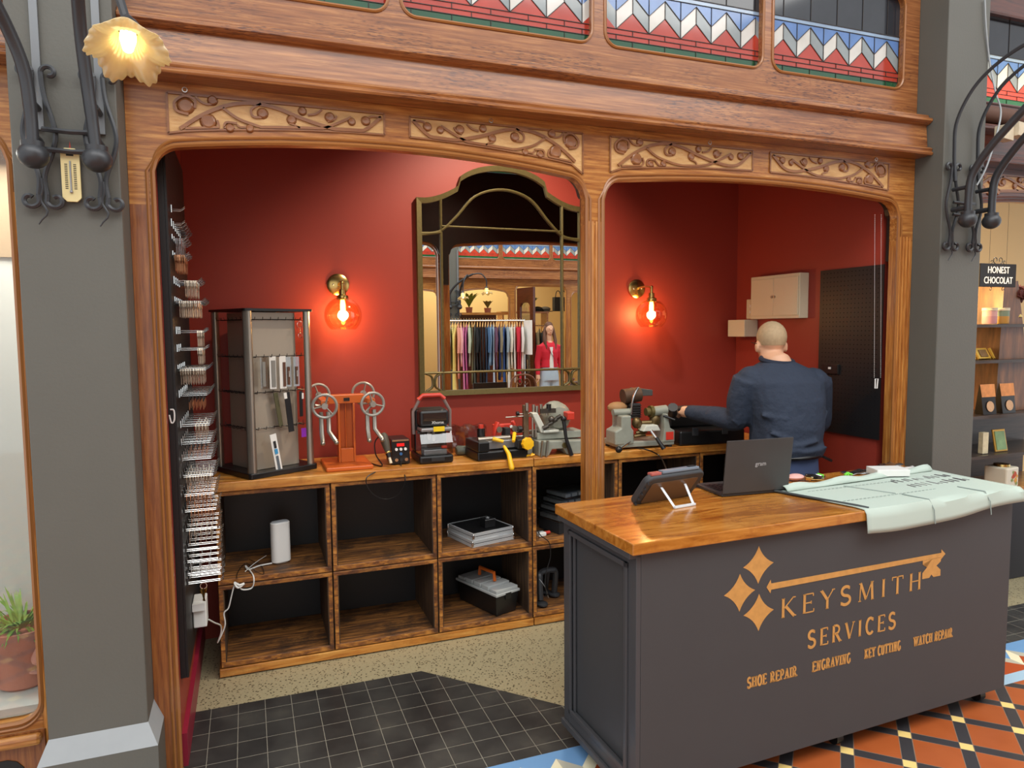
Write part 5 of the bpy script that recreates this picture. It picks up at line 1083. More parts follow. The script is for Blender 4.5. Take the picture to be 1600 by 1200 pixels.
o = at(1325, 744, Z=TZ); tag(MB().tube([o + Vector((-.02, 0, .006)), o + Vector((0, .005, .014)), o + Vector((.02, -.005, .006))], .006, 6).tube([o + Vector((-.01, -.01, .004)), o + Vector((.015, .012, .012))], .005, 6).build('green_clip', mat('lime_plastic', '#6fce3a', .4), smooth=True), 'small lime green clip lying alone on the counter', 'clip')
t = thing('card_box', 'white cardboard box lying on the counter behind the mint cloth', 'box', at(1387, 745, Z=TZ) + Vector((0, 0, 0)), -.35)
L().bx(-.075, .075, -.05, .05, .012, .042).build('carton', M_WHITE, t, bevel=.002); text('carton_print', 'oo o ooo', .012, (0, 0, .0425), (0, 0, 0), mat('grey_print', '#55606a', .6), None) if False else None
L().bx(-.08, .07, -.052, .045, 0, .0115).build('tray', G_CLEAR, t)
for k, (px_, py_, w_, d_, rz_, n_) in enumerate([(1345, 738, .2, .07, .1, 'left'), (1385, 729, .22, .07, .3, 'middle'), (1415, 733, .13, .07, -.2, 'right')]):
    o = at(px_, py_, Z=TZ); q = MB(local=True); q.grid([[Vector((w_ * (i / 6 - .5), d_ * (j / 3 - .5), .004 + .004 * math.sin(i * 1.9 + j * 2.3 + k))) for i in range(7)] for j in range(4)])
    o2 = q.build('plastic_sleeve', glassy('grey_sleeve', '#a9a9ae', .45, .25) if n_ != 'right' else M_WHITE, smooth=True, solid=.002); o2.location = o; o2.rotation_euler = (0, 0, rz_); tag(o2, n_ + 'most clear plastic sleeve lying at the back edge of the counter', 'plastic sleeve', 'plastic sleeves on the counter')
# mint cloth hanging over the front edge
random.seed(5)
def cz(x, y):     # local counter coords; top surface then drop over the front edge
    return 0
t = thing('mint_cloth', 'pale mint tool-roll cloth spread over the right end of the counter, hanging down its front', 'cloth', CO, CYAW)
cl = []; X0, X1 = .965, 1.872
for i in range(41):
    f = i / 40; row = []
    for j in range(27):
        g = j / 26; 
        # along s: from back fold (flat on top) to front edge, then down
        sdist = g * .50
        top_len = .375 - .035 * f * 0
        back = .345 + (.12 * max(0, (f - .25)) if f > .25 else 0) + .02 * math.sin(f * 7)
        x = X0 + (X1 - X0) * f + (-.09 * (back - .0) * 0)
        lx = x + (g - .7) * .13 * (1 - f) if g < .7 else x
        tot = back + .03 + (.085 + .012 * math.sin(f * 5) - .02 * f)
        s_ = g * tot
        if s_ < back + .03: y = back - s_; z = TZ + .004 + .0015 * math.sin(9 * f + 4 * g)
        else: dd = s_ - back - .03; y = -.036 - .004 * math.sin(f * 14) - .03 * math.sin(min(1, dd / .09) * 1.2) * .35; z = TZ + .002 - dd
        row.append(Vector((lx, y, z)))
    cl.append(row)
cm = L().grid(cl).build('cloth', M_CLOTH, t, smooth=True, solid=.004)
# raised long pocket flap along the back, fold lines, hem
fl_ = [[Vector((X0 - .06 + .93 * i / 30, .30 + .05 * i / 30 + .055 * j / 4, TZ + .010 + (.018 * math.sin(math.pi * j / 4)) * (1 + .4 * math.sin(i * .7)))) for j in range(5)] for i in range(31)]
L().grid(fl_).build('rolled_flap', M_CLOTH, t, smooth=True, solid=.003)
bk_ = mat('dark_piping', '#3d4243', .7)
L().tube([(X0 - .095, .345, TZ + .008), (X0 - .05, .2, TZ + .008), (X0 + .01, .02, TZ + .009), (X0 + .03, -.02, TZ + .006)], .005, 6).build('dark_piping', bk_, t, smooth=True)
q = L()
for y_ in (.27, .09):
    for k in range(24): q.bx(X0 + .02 + k * .022, X0 + .034 + k * .022, y_ - .0012, y_ + .0012, TZ + .0075, TZ + .0088)
q.tube([(X0 + .24, .29, TZ + .008), (X0 + .32, .1, TZ + .008)], .0015, 4)
for x_ in (.33, .66): q.tube([(X0 + x_, .08, TZ + .0085), (X0 + x_ + .02, -.025, TZ + .008), (X0 + x_ + .025, -.045, TZ - .03), (X0 + x_ + .027, -.05, TZ - .085)], .0022, 4)
q.build('stitching', mat('grey_stitch', '#8c9893', .8), t)
random.seed(11); q = L()
for k in range(22):
    x_ = X0 + .50 + (k % 11) * .034 + random.uniform(-.006, .006); y_ = .15 + (k // 11) * .09; l_ = random.uniform(.02, .06)
    q.ribbon([(x_, y_), (x_ + random.uniform(-.012, .004), y_ + l_)], random.uniform(.004, .012), (0, 0, TZ + .0072), (1, 0, 0), (0, 1, 0), (0, 0, .001))
q.build('dark_print', mat('plum_print', '#4a4048', .7), t)
# ================================================================= people
def limb(mb, pts, rs, n=12, flat=None): mb.tube(smoothpts(pts, 5), [rs[min(int(i / 5), len(rs) - 1)] + (rs[min(int(i / 5) + 1, len(rs) - 1)] - rs[min(int(i / 5), len(rs) - 1)]) * ((i % 5) / 5) for i in range((len(pts) - 1) * 5 + 1)], n, flat=flat)
def loft(mb, rings, n=22):       # rings: (centre, rx, ry, yaw)
    vs = []
    for c, rx, ry, yw in rings:
        for j in range(n):
            a = 2 * math.pi * j / n; e = .82
            x = rx * math.copysign(abs(math.cos(a)) ** e, math.cos(a)); y = ry * math.copysign(abs(math.sin(a)) ** e, math.sin(a))
            vs.append(Vector(c) + Vector((x * math.cos(yw) - y * math.sin(yw), x * math.sin(yw) + y * math.cos(yw), 0)))
    k = len(rings); fs = [(i * n + j, i * n + (j + 1) % n, (i + 1) * n + (j + 1) % n, (i + 1) * n + j) for i in range(k - 1) for j in range(n)]
    mb.add(vs, fs + [tuple(range(n))[::-1], tuple(range((k - 1) * n, k * n))])
def hand(mb, wrist, direc, palm_n, size=.085, curl=.5, thumb=1):
    d = Vector(direc).normalized(); nrm = Vector(palm_n).normalized(); s = nrm.cross(d).normalized(); w = Vector(wrist)
    mb.tube([w - d * .02, w + d * size * .4, w + d * size], [.027, .036, .036], 12, flat=None)
    for k, (o, ln) in enumerate(((-.03, .062), (-.010, .074), (.010, .070), (.029, .055))):
        p = w + d * size * .93 + s * o; q = p + (d * math.cos(curl * .6) - nrm * math.sin(curl * .6)) * ln * .45; r = q + (d * math.cos(curl * 1.5) - nrm * math.sin(curl * 1.5)) * ln * .32; e = r + (d * math.cos(curl * 2.3) - nrm * math.sin(curl * 2.3)) * ln * .25
        mb.tube([p, q, r, e], [.0095, .0090, .0085, .0070], 8)
    p = w + d * size * .3 - s * .028 * thumb; q = p + (d * .7 - s * thumb * .7) * .035; mb.tube([p, q, q + (d * .9 - s * .2 * thumb - nrm * .2) * .03], [.013, .011, .008], 8)

# --- the man at the bench
hp = at(1206, 532, Y=3.19); yaw = math.radians(-16)
label = 'man with shaved head seen from behind, in navy shirt and apron, working at the bench'
PX_, PY_ = 2.755, 3.11
hc = Vector((hp.x, 3.20, 1.575))
b = MB()
F = Vector((.34, .94, 0)).normalized(); S = Vector((F.y, -F.x, 0))       # facing, and his right-hand side
def H(f, s, u): return hc + F * f + S * s + Vector((0, 0, u))
# head: skull, jaw, nose, ears, neck
b.sph(H(-.01, 0, .02), (.077, .096, .088), 20, (0, 0, math.atan2(-F.x, F.y))); b.sph(H(.03, 0, -.035), (.06, .07, .07), 16, (0, 0, math.atan2(-F.x, F.y)))
b.sph(H(.05, 0, -.085), (.045, .05, .03), 12); b.sph(H(.1, 0, -.035), (.014, .02, .022), 8); b.sph(H(.083, 0, -.068), (.026, .014, .008), 8)
for s_ in (-1, 1):
    b.sph(H(.085, s_ * .028, -.005), (.016, .012, .010), 8)
    b.sph(H(-.012, s_ * .080, -.028), (.011, .024, .033), 10, (0, 0, math.atan2(-F.x, F.y)))
neck = Vector((PX_ - .02, 3.125, 1.47))
b.tube([H(-.01, 0, -.04), H(-.03, 0, -.09), neck, neck + Vector((.01, -.02, -.08))], [.064, .064, .072, .09], 16)
TR = [((PX_ + .02, 3.10, .90), .17, .13, 0), ((PX_ + .02, 3.09, 1.0), .175, .14, 0), ((PX_ + .02, 3.08, 1.12), .18, .145, 0), ((PX_ + .01, 3.09, 1.26), .195, .14, yaw), ((PX_, 3.10, 1.36), .2, .125, yaw), ((PX_ - .01, 3.115, 1.42), .165, .10, yaw), ((PX_ - .015, 3.12, 1.46), .09, .08, yaw)]
loft(b, TR)
shL = Vector((PX_ - .19, 3.15, 1.375)); shR = Vector((PX_ + .20, 3.06, 1.36))
elL = at(1148, 655, Y=3.22) + Vector((.015, 0, 0)); wrL = at(1085, 645, Y=3.52)
elR = Vector((PX_ + .285, 3.14, 1.10)); wrR = Vector((PX_ + .12, 3.37, 1.12))
limb(b, [shL, (shL + elL) / 2, elL, (elL + wrL) / 2, wrL], [.062, .052, .045, .042, .027]); limb(b, [shR, (shR + elR) / 2, elR, (elR + wrR) / 2, wrR], [.062, .052, .045, .040, .027])
hand(b, wrL, Vector((-.25, .95, .0)), (0, 0, 1), curl=.6, thumb=1); hand(b, wrR, (wrR - elR).normalized() + Vector((-.3, .3, -.1)), (0, 0, 1), curl=.8, thumb=-1)
for s_ in (-1, 1):
    hx = PX_ + .02 + s_ * .09
    limb(b, [(hx, 3.10, .93), (hx + s_ * .01, 3.11, .72), (hx + s_ * .015, 3.13, .5), (hx + s_ * .02, 3.11, .3), (hx + s_ * .02, 3.09, .09)], [.095, .085, .062, .058, .042])
    b.tube([(hx + s_ * .02, 3.07, .05), (hx + s_ * .025, 3.15, .04), (hx + s_ * .03, 3.24, .03)], [.04, .04, .03], 10)
man = b.build('person', M_SKIN, None, remesh=.007, label=label, cat='person')
# hair stubble, glasses, clothes
q = MB(); q.sph(H(-.014, 0, .028), (.0795, .097, .0895), 24, (0, 0, math.atan2(-F.x, F.y)))
q.f = [f for f in q.f if min(q.v[i].z for i in f) > hc.z - .03 + 1.4 * max(0, sum(((q.v[i] - hc).dot(F)) for i in f) / len(f))]; q.m = [0] * len(q.f)
q.build('hair', mat('grey_stubble', '#b39a78', .75, noise=.2, nscale=60), man, smooth=True)
q = MB()
for s_ in (-1, 1): q.tube([H(-.02, s_ * .086, -.008), H(.085, s_ * .078, -.003)], .0028, 6); q.tube([H(.098, s_ * .035, -.008) + S * .02 * math.cos(a) + Vector((0, 0, .016 * math.sin(a))) for a in [k * math.pi / 6 for k in range(12)]], .002, 5, closed=True)
q.build('glasses', M_BLK, man)
random.seed(2)
b = MB(); ST = [((c[0], c[1], c[2]), rx + .018, ry + .022, yw) for c, rx, ry, yw in TR]
ST[0] = ((PX_ + .02, 3.095, .945), .198, .165, 0); ST[-1] = ((PX_ - .018, 3.12, 1.47), .085, .08, yaw); ST.insert(1, ((PX_ + .02, 3.085, 1.0), .215, .18, 0))
loft(b, ST)
limb(b, [shL, (shL + elL) / 2 + Vector((-.01, 0, 0)), elL, (elL + wrL) / 2, wrL + (wrL - elL) * .16], [.085, .078, .067, .058, .04]); limb(b, [shR, (shR + elR) / 2 + Vector((.01, 0, 0)), elR, (elR + wrR) / 2, wrR - (wrR - elR) * .1], [.085, .078, .066, .056, .04])
b.sph(shL + Vector((.03, 0, -.0)), (.09, .09, .075), 12); b.sph(shR + Vector((-.03, 0, 0)), (.09, .09, .075), 12)
# a few drape folds
for pts, r in (([(PX_ - .19, 3.0, 1.06), (PX_ - .06, 2.92, 1.03), (PX_ + .08, 2.91, 1.05)], .012), ([(PX_ - .2, 3.02, 1.19), (PX_ - .10, 2.94, 1.17)], .012), ([(PX_ + .20, 3.0, 1.02), (PX_ + .12, 2.92, 1.0)], .012)): b.tube([p + Vector((0, .006, 0)) for p in smoothpts(pts, 4)], r, 6)
for pts, r in (([shL + Vector((.02, -.085, .02)), Vector((PX_, 2.965, 1.385)), shR + Vector((-.02, -.08, .02))], .006), ([elL + Vector((-.02, -.06, .05)), elL + Vector((.03, -.065, .02)), elL + Vector((.06, -.05, .03))], .010), ([elL + Vector((.0, -.06, .09)), elL + Vector((.05, -.07, .075))], .009), ([elL + Vector((-.06, -.05, .0)), elL + Vector((-.03, -.06, -.03))], .009), ([(PX_ + .20, 2.97, 1.2), (PX_ + .12, 2.93, 1.13), (PX_ + .05, 2.915, 1.10)], .009), ([(PX_ - .18, 2.98, 1.10), (PX_ - .08, 2.925, 1.06)], .010), ([(PX_ + .19, 2.98, 1.10), (PX_ + .08, 2.92, 1.04)], .010), ([(PX_ - .15, 2.95, 1.02), (PX_ + .0, 2.905, .995), (PX_ + .16, 2.93, 1.01)], .010)): b.tube([p + Vector((0, .005, 0)) for p in smoothpts(pts, 5)], r, 6)
b.build('shirt', M_BLUEC, man, remesh=.009)
q = MB(); q.tube([(PX_ - .018 + .085 * math.cos(a), 3.125 + .08 * math.sin(a), 1.475 + .016 * math.sin(a)) for a in [k * math.pi / 10 for k in range(20)]], .014, 8, closed=True, flat=None); q.build('collar', mat('dark_navy_collar', '#1c2538', .8), man, smooth=True)
b = MB(); loft(b, [((PX_ + .02, 3.1, .62), .20, .15, 0), ((PX_ + .02, 3.1, .8), .195, .155, 0), ((PX_ + .02, 3.1, .955), .182, .15, 0)])
for s_ in (-1, 1):
    hx = PX_ + .02 + s_ * .09; limb(b, [(hx, 3.10, .8), (hx + s_ * .01, 3.11, .7), (hx + s_ * .015, 3.13, .5), (hx + s_ * .02, 3.11, .3), (hx + s_ * .02, 3.09, .09)], [.105, .1, .08, .072, .062])
b.build('apron_and_trousers', M_BLUEJ, man, remesh=.010)
q = MB(); q.tube([(PX_ + .02 + .205 * math.cos(a), 3.095 + .172 * math.sin(a), .962) for a in [k * math.pi / 14 for k in range(28)]], .010, 6, closed=True, flat=None); e1 = at(1271, 706, Y=3.0); e2 = at(1299, 720, Y=3.0)
q.tube([e1, e2], .008, 6); q.build('apron_strap', M_BLK, man, smooth=True)
for s_ in (-1, 1):
    hx = PX_ + .04 + s_ * .11; MB().tube([(hx, 3.04, .05), (hx, 3.12, .05), (hx + .005, 3.27, .035)], [.045, .05, .036], 12).bx(hx - .045, hx + .045, 3.02, 3.28, .001, .018).build('shoe', M_BLK, man, remesh=.008)

# ================================================================= pillar lamps
M_SHADE = None
def shade_mat():
    m = bpy.data.materials.new('cream_glass_shade'); m.use_nodes = True; nt = m.node_tree; nt.nodes.clear(); N = nt.nodes.new
    o = N('ShaderNodeOutputMaterial'); d = N('ShaderNodeBsdfDiffuse'); t_ = N('ShaderNodeBsdfTranslucent'); tr = N('ShaderNodeBsdfTransparent'); g = N('ShaderNodeBsdfGlossy'); a = N('ShaderNodeMixShader'); b_ = N('ShaderNodeMixShader'); c_ = N('ShaderNodeMixShader')
    for x in (d, t_): x.inputs[0].default_value = lin('#f0deb0')
    tr.inputs[0].default_value = lin('#fff4d8'); g.inputs[1].default_value = .1
    a.inputs[0].default_value = .55; b_.inputs[0].default_value = .25; c_.inputs[0].default_value = .08; L_ = nt.links.new
    L_(d.outputs[0], a.inputs[1]); L_(t_.outputs[0], a.inputs[2]); L_(a.outputs[0], b_.inputs[1]); L_(tr.outputs[0], b_.inputs[2]); L_(b_.outputs[0], c_.inputs[1]); L_(g.outputs[0], c_.inputs[2]); L_(c_.outputs[0], o.inputs[0]); return m
M_SHADE = shade_mat()
M_BULB2 = mat('frosted_bulb', '#fff4d8', .3, emit='#ffe2a0', es=6)
def tulip(parent, c, ax, lit=True):
    """fluted flower-shaped glass shade; c = socket end, ax = direction of the opening"""
    ax = Vector(ax).normalized(); c = Vector(c)
    pr = [(.020, 0), (.028, .018), (.030, .04), (.034, .058), (.046, .075), (.066, .088), (.088, .094)]
    wv_ = lambda i, a: (1 + (.004 * i) * math.cos(28 * a) * (1 if i > 1 else 0) + (.05 * math.cos(6 * a) if i > 4 else 0), (.007 * math.cos(6 * a) + .0015 * math.cos(28 * a)) * max(0, i - 4))
    MB(local=True)  .lathe(pr, c, 168, ax, wav=wv_).build('glass_shade', M_SHADE, parent, smooth=True, solid=.002, ang=80)
    MB(local=True).lathe([(.010, 0), (.018, .03), (.019, .05), (.012, .085), (0, .1)], c, 14, ax).build('bulb', M_BULB2, parent, smooth=True)
    MB(local=True).lathe([(.0, -.02), (.018, -.018), (.026, -.002), (.028, .012), (.022, .012)], c, 16, ax, wav=lambda i, a: (1 + .12 * math.cos(4 * a), 0)).build('gallery', M_IRON, parent, smooth=True)
    if lit:
        l = light('tulip_glow', 'POINT', (0, 0, 0), .3, (1, .78, .42), size=.018); l.parent = parent; l.location = c + ax * .06
def scroll(cx_, cz_, r, a0, turns, sgn, y, n=16):
    return [(cx_ + (r * (1 - .62 * i / n)) * math.cos(a0 + sgn * turns * 2 * math.pi * i / n), y, cz_ + (r * (1 - .62 * i / n)) * math.sin(a0 + sgn * turns * 2 * math.pi * i / n)) for i in range(n + 1)]
def lantern(label, loc, rz, arms, shades, group=None, lit=True, strap=True):
    t = thing('wall_lantern', label, 'wall lamp', loc, rz, group)
    for s_, arm in zip((-1, 1), arms):
        x = s_ * .083
        MB(local=True).tube(smoothpts([(x, -.105, .0)] + arm, 6), [.017] * 7 + [.018] * (len(arm) * 6 - 6), 10).build('arm', M_IRON, t, smooth=True)
        MB(local=True).sph((x, -.105, -.0), (.042, .042, .038), 20).cyl((x, -.105, .025), (x, -.105, .04), .031).build('ball_finial', M_IRON, t, smooth=True)
        br = MB(local=True); rod = .0075
        for q_ in (-1, 1):
            br.tube(smoothpts([(x + q_ * .012, -.02, -.10), (x + q_ * .008, -.02, -.04), (x + q_ * .035, -.02, .04), (x + q_ * .042, -.02, .10), (x + q_ * .018, -.02, .20), (x + q_ * .012, -.02, .27)], 5), rod, 6)
            br.tube(scroll(x + q_ * .034, .27, .022, math.pi if q_ > 0 else 0, .8, -q_, -.02), rod, 6); br.tube(scroll(x + q_ * .034, -.115, .026, math.pi if q_ > 0 else 0, .85, q_, -.02), rod, 6)
            br.tube([(x + q_ * .012, -.02, -.10), (x + q_ * .01, -.02, -.12)], rod, 6)
        br.tube([(x + .012 * math.sin(k * 1.1) * (k / 8), -.022, -.05 - k * .014) for k in range(11)], [.006 - .0004 * k for k in range(11)], 6)
        br.tube([(x, -.02, .06), (x, -.09, .06)], .012, 8).tube([(x, -.02, .16), (x, -.09, .16)], .010, 8)
        br.build('scroll_bracket', M_IRON, t, smooth=True)
        if strap: MB(local=True).bx(x - .011, x + .011, -.012, -.002, .1, .95).build('back_strap', mat('pale_iron', '#7c7f82', .4, .4), t)
    q = MB(local=True)
    for z in (.04, .10): q.tube([(-.075, -.02, z), (-.04, -.03, z - .004), (0, -.032, z - .006), (.04, -.03, z - .004), (.075, -.02, z)], .008, 6)
    q.build('cross_bar', M_IRON, t, smooth=True)
    for c, ax, stem in shades:
        if stem: MB(local=True).tube(smoothpts(stem, 6), .011, 8).build('lamp_stem', M_IRON, t, smooth=True)
        tulip(t, c, ax, lit)
    return t
LZ = at(103, 247, Y=2.5).z; LX = (at(66, 247, Y=2.5).x + at(140, 247, Y=2.5).x) / 2
lo = Vector((LX, 2.599, LZ))
sc_ = at(200, 40, Y=2.02) - lo; mouth = at(202, 112, Y=1.96) - lo
AL = [(-.083, -.105, .12), (-.09, -.12, .24), (-.115, -.16, .34), (-.15, -.24, .44), (-.19, -.36, .56), (-.21, -.5, .66)]
AR = [(.075, -.105, .12), (.067, -.115, .24), (.065, -.15, .36), (.075, -.22, .47), (.10, -.34, .60), (.13, -.46, .66)]
stemR = [Vector((.13, -.46, .66)), sc_ + Vector((-.06, -.02, .42)), sc_ + Vector((-.05, .0, .3)), sc_ + Vector((-.035, .01, .15)), sc_ + Vector((-.0, .0, .0))]
stemL = [Vector((-.21, -.5, .66)), Vector((-.30, -.60, .70)), Vector((-.38, -.66, .60)), Vector((-.40, -.68, .42))]
lantern('dark wrought-iron double wall lamp with a lit ruffled glass shade on the left pillar', lo, 0, [AL, AR], [(sc_, (mouth - sc_) + Vector((.0, -.02, 0)), stemR), (Vector((-.40, -.68, .42)), (0, -.2, -1), stemL)])
# thermometer
t = thing('thermometer', 'cream wooden thermometer hanging by a red cord between the iron lamp brackets', 'thermometer', at(112, 272, Y=2.575))
a = at(105, 232, Y=2.588); e = at(118, 316, Y=2.588); tz0, tz1 = e.z, a.z; tx = (a.x + e.x) / 2; w_ = .026
MB().prism([(-w_, .012), (-w_ + .012, 0), (w_ - .012, 0), (w_, .012), (w_, tz1 - tz0 - .012), (w_ - .012, tz1 - tz0), (-w_ + .012, tz1 - tz0), (-w_, tz1 - tz0 - .012)], (tx, 2.588, tz0), (1, 0, 0), (0, 0, 1), (0, -.008, 0)).build('board', mat('cream_scale_board', '#e4d49a', .5), t, bevel=.001)
MB().cyl((tx, 2.577, tz0 + .03), (tx, 2.577, tz1 - .04), .0025).sph((tx, 2.577, tz0 + .03), .005, 8).build('tube', M_ALU, t, smooth=True)
q = MB()
for k in range(14): z = tz0 + .04 + k * (tz1 - tz0 - .09) / 13; q.bx(tx - .016, tx - .008, 2.5792, 2.5798, z - .0012, z + .0012).bx(tx + .008, tx + .016, 2.5792, 2.5798, z - .0012, z + .0012)
q.bx(tx - .01, tx + .01, 2.5792, 2.5798, tz1 - .024, tz1 - .018).build('scale_marks', M_BLKM, t)
MB().tube([(tx - .002, 2.585, tz1 - .012), (tx + .002, 2.58, tz1 + .02), (tx + .003, 2.585, tz1 - .012)], .0016, 5).build('red_cord', M_RUBR, t)
# the lamp on the right pillar, seen from its side
b1 = at(1512, 334, Y=2.36); 
ro = Vector((3.415, 2.599, b1.z))
AR1 = [(-.083, -.105, .12), (-.080, -.12, .22), (-.075, -.20, .33), (-.06, -.32, .45), (-.05, -.45, .56), (-.04, -.6, .66)]
AR2 = [(.083, -.105, .12), (.085, -.12, .22), (.09, -.20, .33), (.10, -.32, .45), (.12, -.45, .56), (.14, -.6, .66)]
t = lantern('dark wrought-iron double wall lamp on the right pillar with curved hoops', ro, 0, [AR1, AR2], [(Vector((-.06, -.9, .52)), (0, -.2, -1), [(-.04, -.6, .66), (-.05, -.75, .72), (-.06, -.88, .66), (-.06, -.9, .52)]), (Vector((.16, -.9, .52)), (0, -.2, -1), [(.14, -.6, .66), (.15, -.75, .72), (.16, -.88, .66), (.16, -.9, .52)])], strap=False)
for x in (-.083, .083):
    MB(local=True).tube(smoothpts([(x, -.03, .2), (x, -.02, .35), (x, -.03, .5), (x + .01, -.12, .65), (x + .02, -.28, .74), (x + .03, -.45, .76), (x + .035, -.6, .70)], 6), .010, 8, flat=.5).build('hoop', M_IRON, t, smooth=True)
    MB(local=True).tube(scroll(x * .6 + .0, .60, .05, math.pi / 2, 1.0, 1, -.50), .012, 8, flat=.6).build('arm_scroll', M_IRON, t, smooth=True)
cable('lamp_wire', [at(1539, 0, Y=2.59), at(1541, 45, Y=2.59), at(1547, 100, Y=2.59), at(1556, 145, Y=2.55), at(1564, 175, Y=2.52), at(1556, 215, Y=2.5), at(1541, 262, Y=2.5), at(1526, 290, Y=2.5)], .0045, M_GREYL, 'grey wire hanging down the right pillar to its iron lamp', ns=6)

# ================================================================= window left of the pillar
M_CURT = mat('white_backdrop', '#d8dad4', .8, noise=.04, nscale=4)
t = thing('window_backdrop', 'white paper backdrop hanging inside the display window at the left edge', 'backdrop', (-1.3, 3.2, .42))
q = MB(local=False); q.grid([[Vector((-2.3 + 1.9 * i / 20, 3.22 + .012 * math.sin(i * 1.3), .42 + 1.53 * j / 10)) for i in range(21)] for j in range(11)]); q.build('sheet', M_CURT, t, smooth=True)
MB().bx(-2.3, -.4, 3.215, 3.24, 1.951, 2.36).build('tan_header', mat('tan_panel', '#b29878', .6), t)
box('window_1', G_WIN, -2.19, -.71, YF + .02, YF + .024, .35, 2.33, kind='structure')
box('wall_left_window_box', mat('window_box_wood', '#8a5a34', .5), -.64, -.40, 2.95, 3.6, 0, 3.4, kind='structure')
tag(MB().bx(-2.25, -.66, 2.80, 3.21, .345, .37).build('display_shelf', mat('white_shelf', '#d9dbd4', .5)), 'white display shelf inside the window at the bottom left corner', 'shelf')
pc = at(32, 1080, Z=.371); pc = Vector((pc.x - .005, pc.y + .08, .3705))
t = thing('face_pot', 'terracotta pot shaped like a face with a big nose, spider plant in it', 'plant pot', pc)
TER = mat('terracotta', '#b97a66', .8, noise=.12, nscale=12, bump=.3, bscale=40)
k_ = 1.0
q = MB(); q.lathe([(0, 0), (.075, .0), (.088, .01), (.092, .05), (.09, .10), (.097, .12), (.118, .15), (.13, .19), (.132, .225), (.122, .225), (.115, .2), (0, .2)], pc, 28); q.build('bowl', TER, t, smooth=True)
q = MB(); nd = Vector((.62, -.78, 0)); q.sph(pc + nd * .115 + Vector((0, 0, .115)), (.026, .026, .024), 12).tube([pc + nd * .112 + Vector((0, 0, .12)), pc + nd * .12 + Vector((0, 0, .15)), pc + nd * .12 + Vector((0, 0, .175))], [.024, .016, .008], 10).sph(pc + nd * .1 + Vector((.0, -.0, .065)), (.03, .02, .008), 10).sph(pc + Vector((-.075, -.065, .06)), (.02, .02, .03), 8).build('nose', mat('pink_terracotta', '#cf9684', .8), t, smooth=True)
random.seed(4); q = MB()
for k in range(130):
    a = random.uniform(0, 6.28); l_ = random.uniform(.08, .18); up = random.uniform(.3, 1.0); p0 = pc + Vector((.07 * math.cos(a) * random.random(), .07 * math.sin(a) * random.random(), .215)); d = Vector((math.cos(a), math.sin(a), 0))
    P_ = [p0 + d * l_ * f_ * (1.1 - up * .5) + Vector((0, 0, l_ * (up * f_ - .75 * f_ * f_ * (1.15 - up)))) for f_ in (0, .35, .7, 1)]
    s_ = Vector((-d.y, d.x, 0)); wd2 = (.003, .005, .0035, .0005)
    q.add([p + s_ * w for p, w in zip(P_, wd2)] + [p - s_ * w + Vector((0, 0, .002)) for p, w in zip(P_, wd2)], [(i, i + 1, 5 + i, 4 + i) for i in range(3)])
q.build('spider_plant', mat('leaf_green', '#7ba23c', .5, noise=.4, nscale=14), t)
tag(MB().tube(smoothpts([(pc.x - .16, pc.y + .02, .372), (pc.x - .15, pc.y + .03, .45), (pc.x - .17, pc.y + .02, .52)], 4), [.02, .035, .045, .045, .04, .03, .02, .02, .01], 10).build('dried_grass', mat('straw', '#c9a468', .9, noise=.3, nscale=50)), 'tuft of dried straw-coloured grass behind the face pot', 'dried grass')
light('window_display_glow', 'AREA', (-1.3, 2.98, 2.3), 16, (1, .95, .85), (0, 0, 0), 1.4, .3)

# ================================================================= chocolate shop on the right
box('wall_right_shop', mat('cream_shop_wall', '#c9ab7c', .7), 3.6, 9, 4.9, 5.0, 0, 3.6, kind='structure')
box('wall_right_shop', mat('cream_shop_wall', '#c9ab7c', .7), XR + .1, XR + .12, 2.9, 4.9, 0, 3.6, kind='structure')
box('ceiling', mat('dark_ceiling', '#3b302b', .8), XR + .1, 9, 2.86, 5, 3.45, 3.5, kind='structure')
SY0, SY1 = 3.12, 3.40       # depth of the shelving
W_SH = wood('dark_shelf_wood', [(.3, '#2c211b'), (.7, '#4a382c')], 0, 5, 12, rough=.5)
W_LAD = wood('walnut_board', [(.3, '#4d2e18'), (.55, '#7b4c28'), (.75, '#9a6638')], 2, 4, 7, rough=.45)
zsh = [at(1560, y_, Y=SY0).z for y_ in (506, 562, 645, 706, 760)]
t = thing('display_shelves', 'dark wooden shelf unit with tapering walnut uprights in the chocolate shop', 'shelves', (4.4, 3.26, 0))
xs0 = 3.60
for k, z in enumerate(zsh):
    MB().bx(xs0, 5.2, SY0 - (.0 if k < 2 else .06), SY1, z - .022, z - .002).build('shelf', W_SH if k < 4 else W_BENCH, t)
def xl(px_, py_): return at(px_, py_, Y=SY0 + .12).x
q = MB(); zt_ = at(1570, 440, Y=SY0 + .12).z; zb_ = zsh[2]
q.add([(xl(1553, 440), SY0 + .05, zt_), (xl(1574, 440), SY0 + .05, zt_), (xl(1596, 640), SY0 + .05, zb_), (xl(1538, 640), SY0 + .05, zb_), (xl(1553, 440), SY1, zt_), (xl(1574, 440), SY1, zt_), (xl(1596, 640), SY1, zb_), (xl(1538, 640), SY1, zb_)], [(0, 1, 2, 3), (7, 6, 5, 4), (0, 4, 5, 1), (1, 5, 6, 2), (2, 6, 7, 3), (3, 7, 4, 0)]); q.build('upright', W_LAD, t)
MB().bx(xs0, 5.2, SY1, SY1 + .02, 0, zsh[2]).build('back_panel', W_SH, t); MB().bx(xs0, 5.2, SY0 - .05, SY0 - .03, 0, zsh[4] - .06).build('lower_front', mat('dark_plinth', '#26262c', .5), t)
def onsh(px_, py_, k, dy=.08): p = at(px_, py_, Y=SY0 + dy); return Vector((p.x, SY0 + dy, zsh[k] - .001))
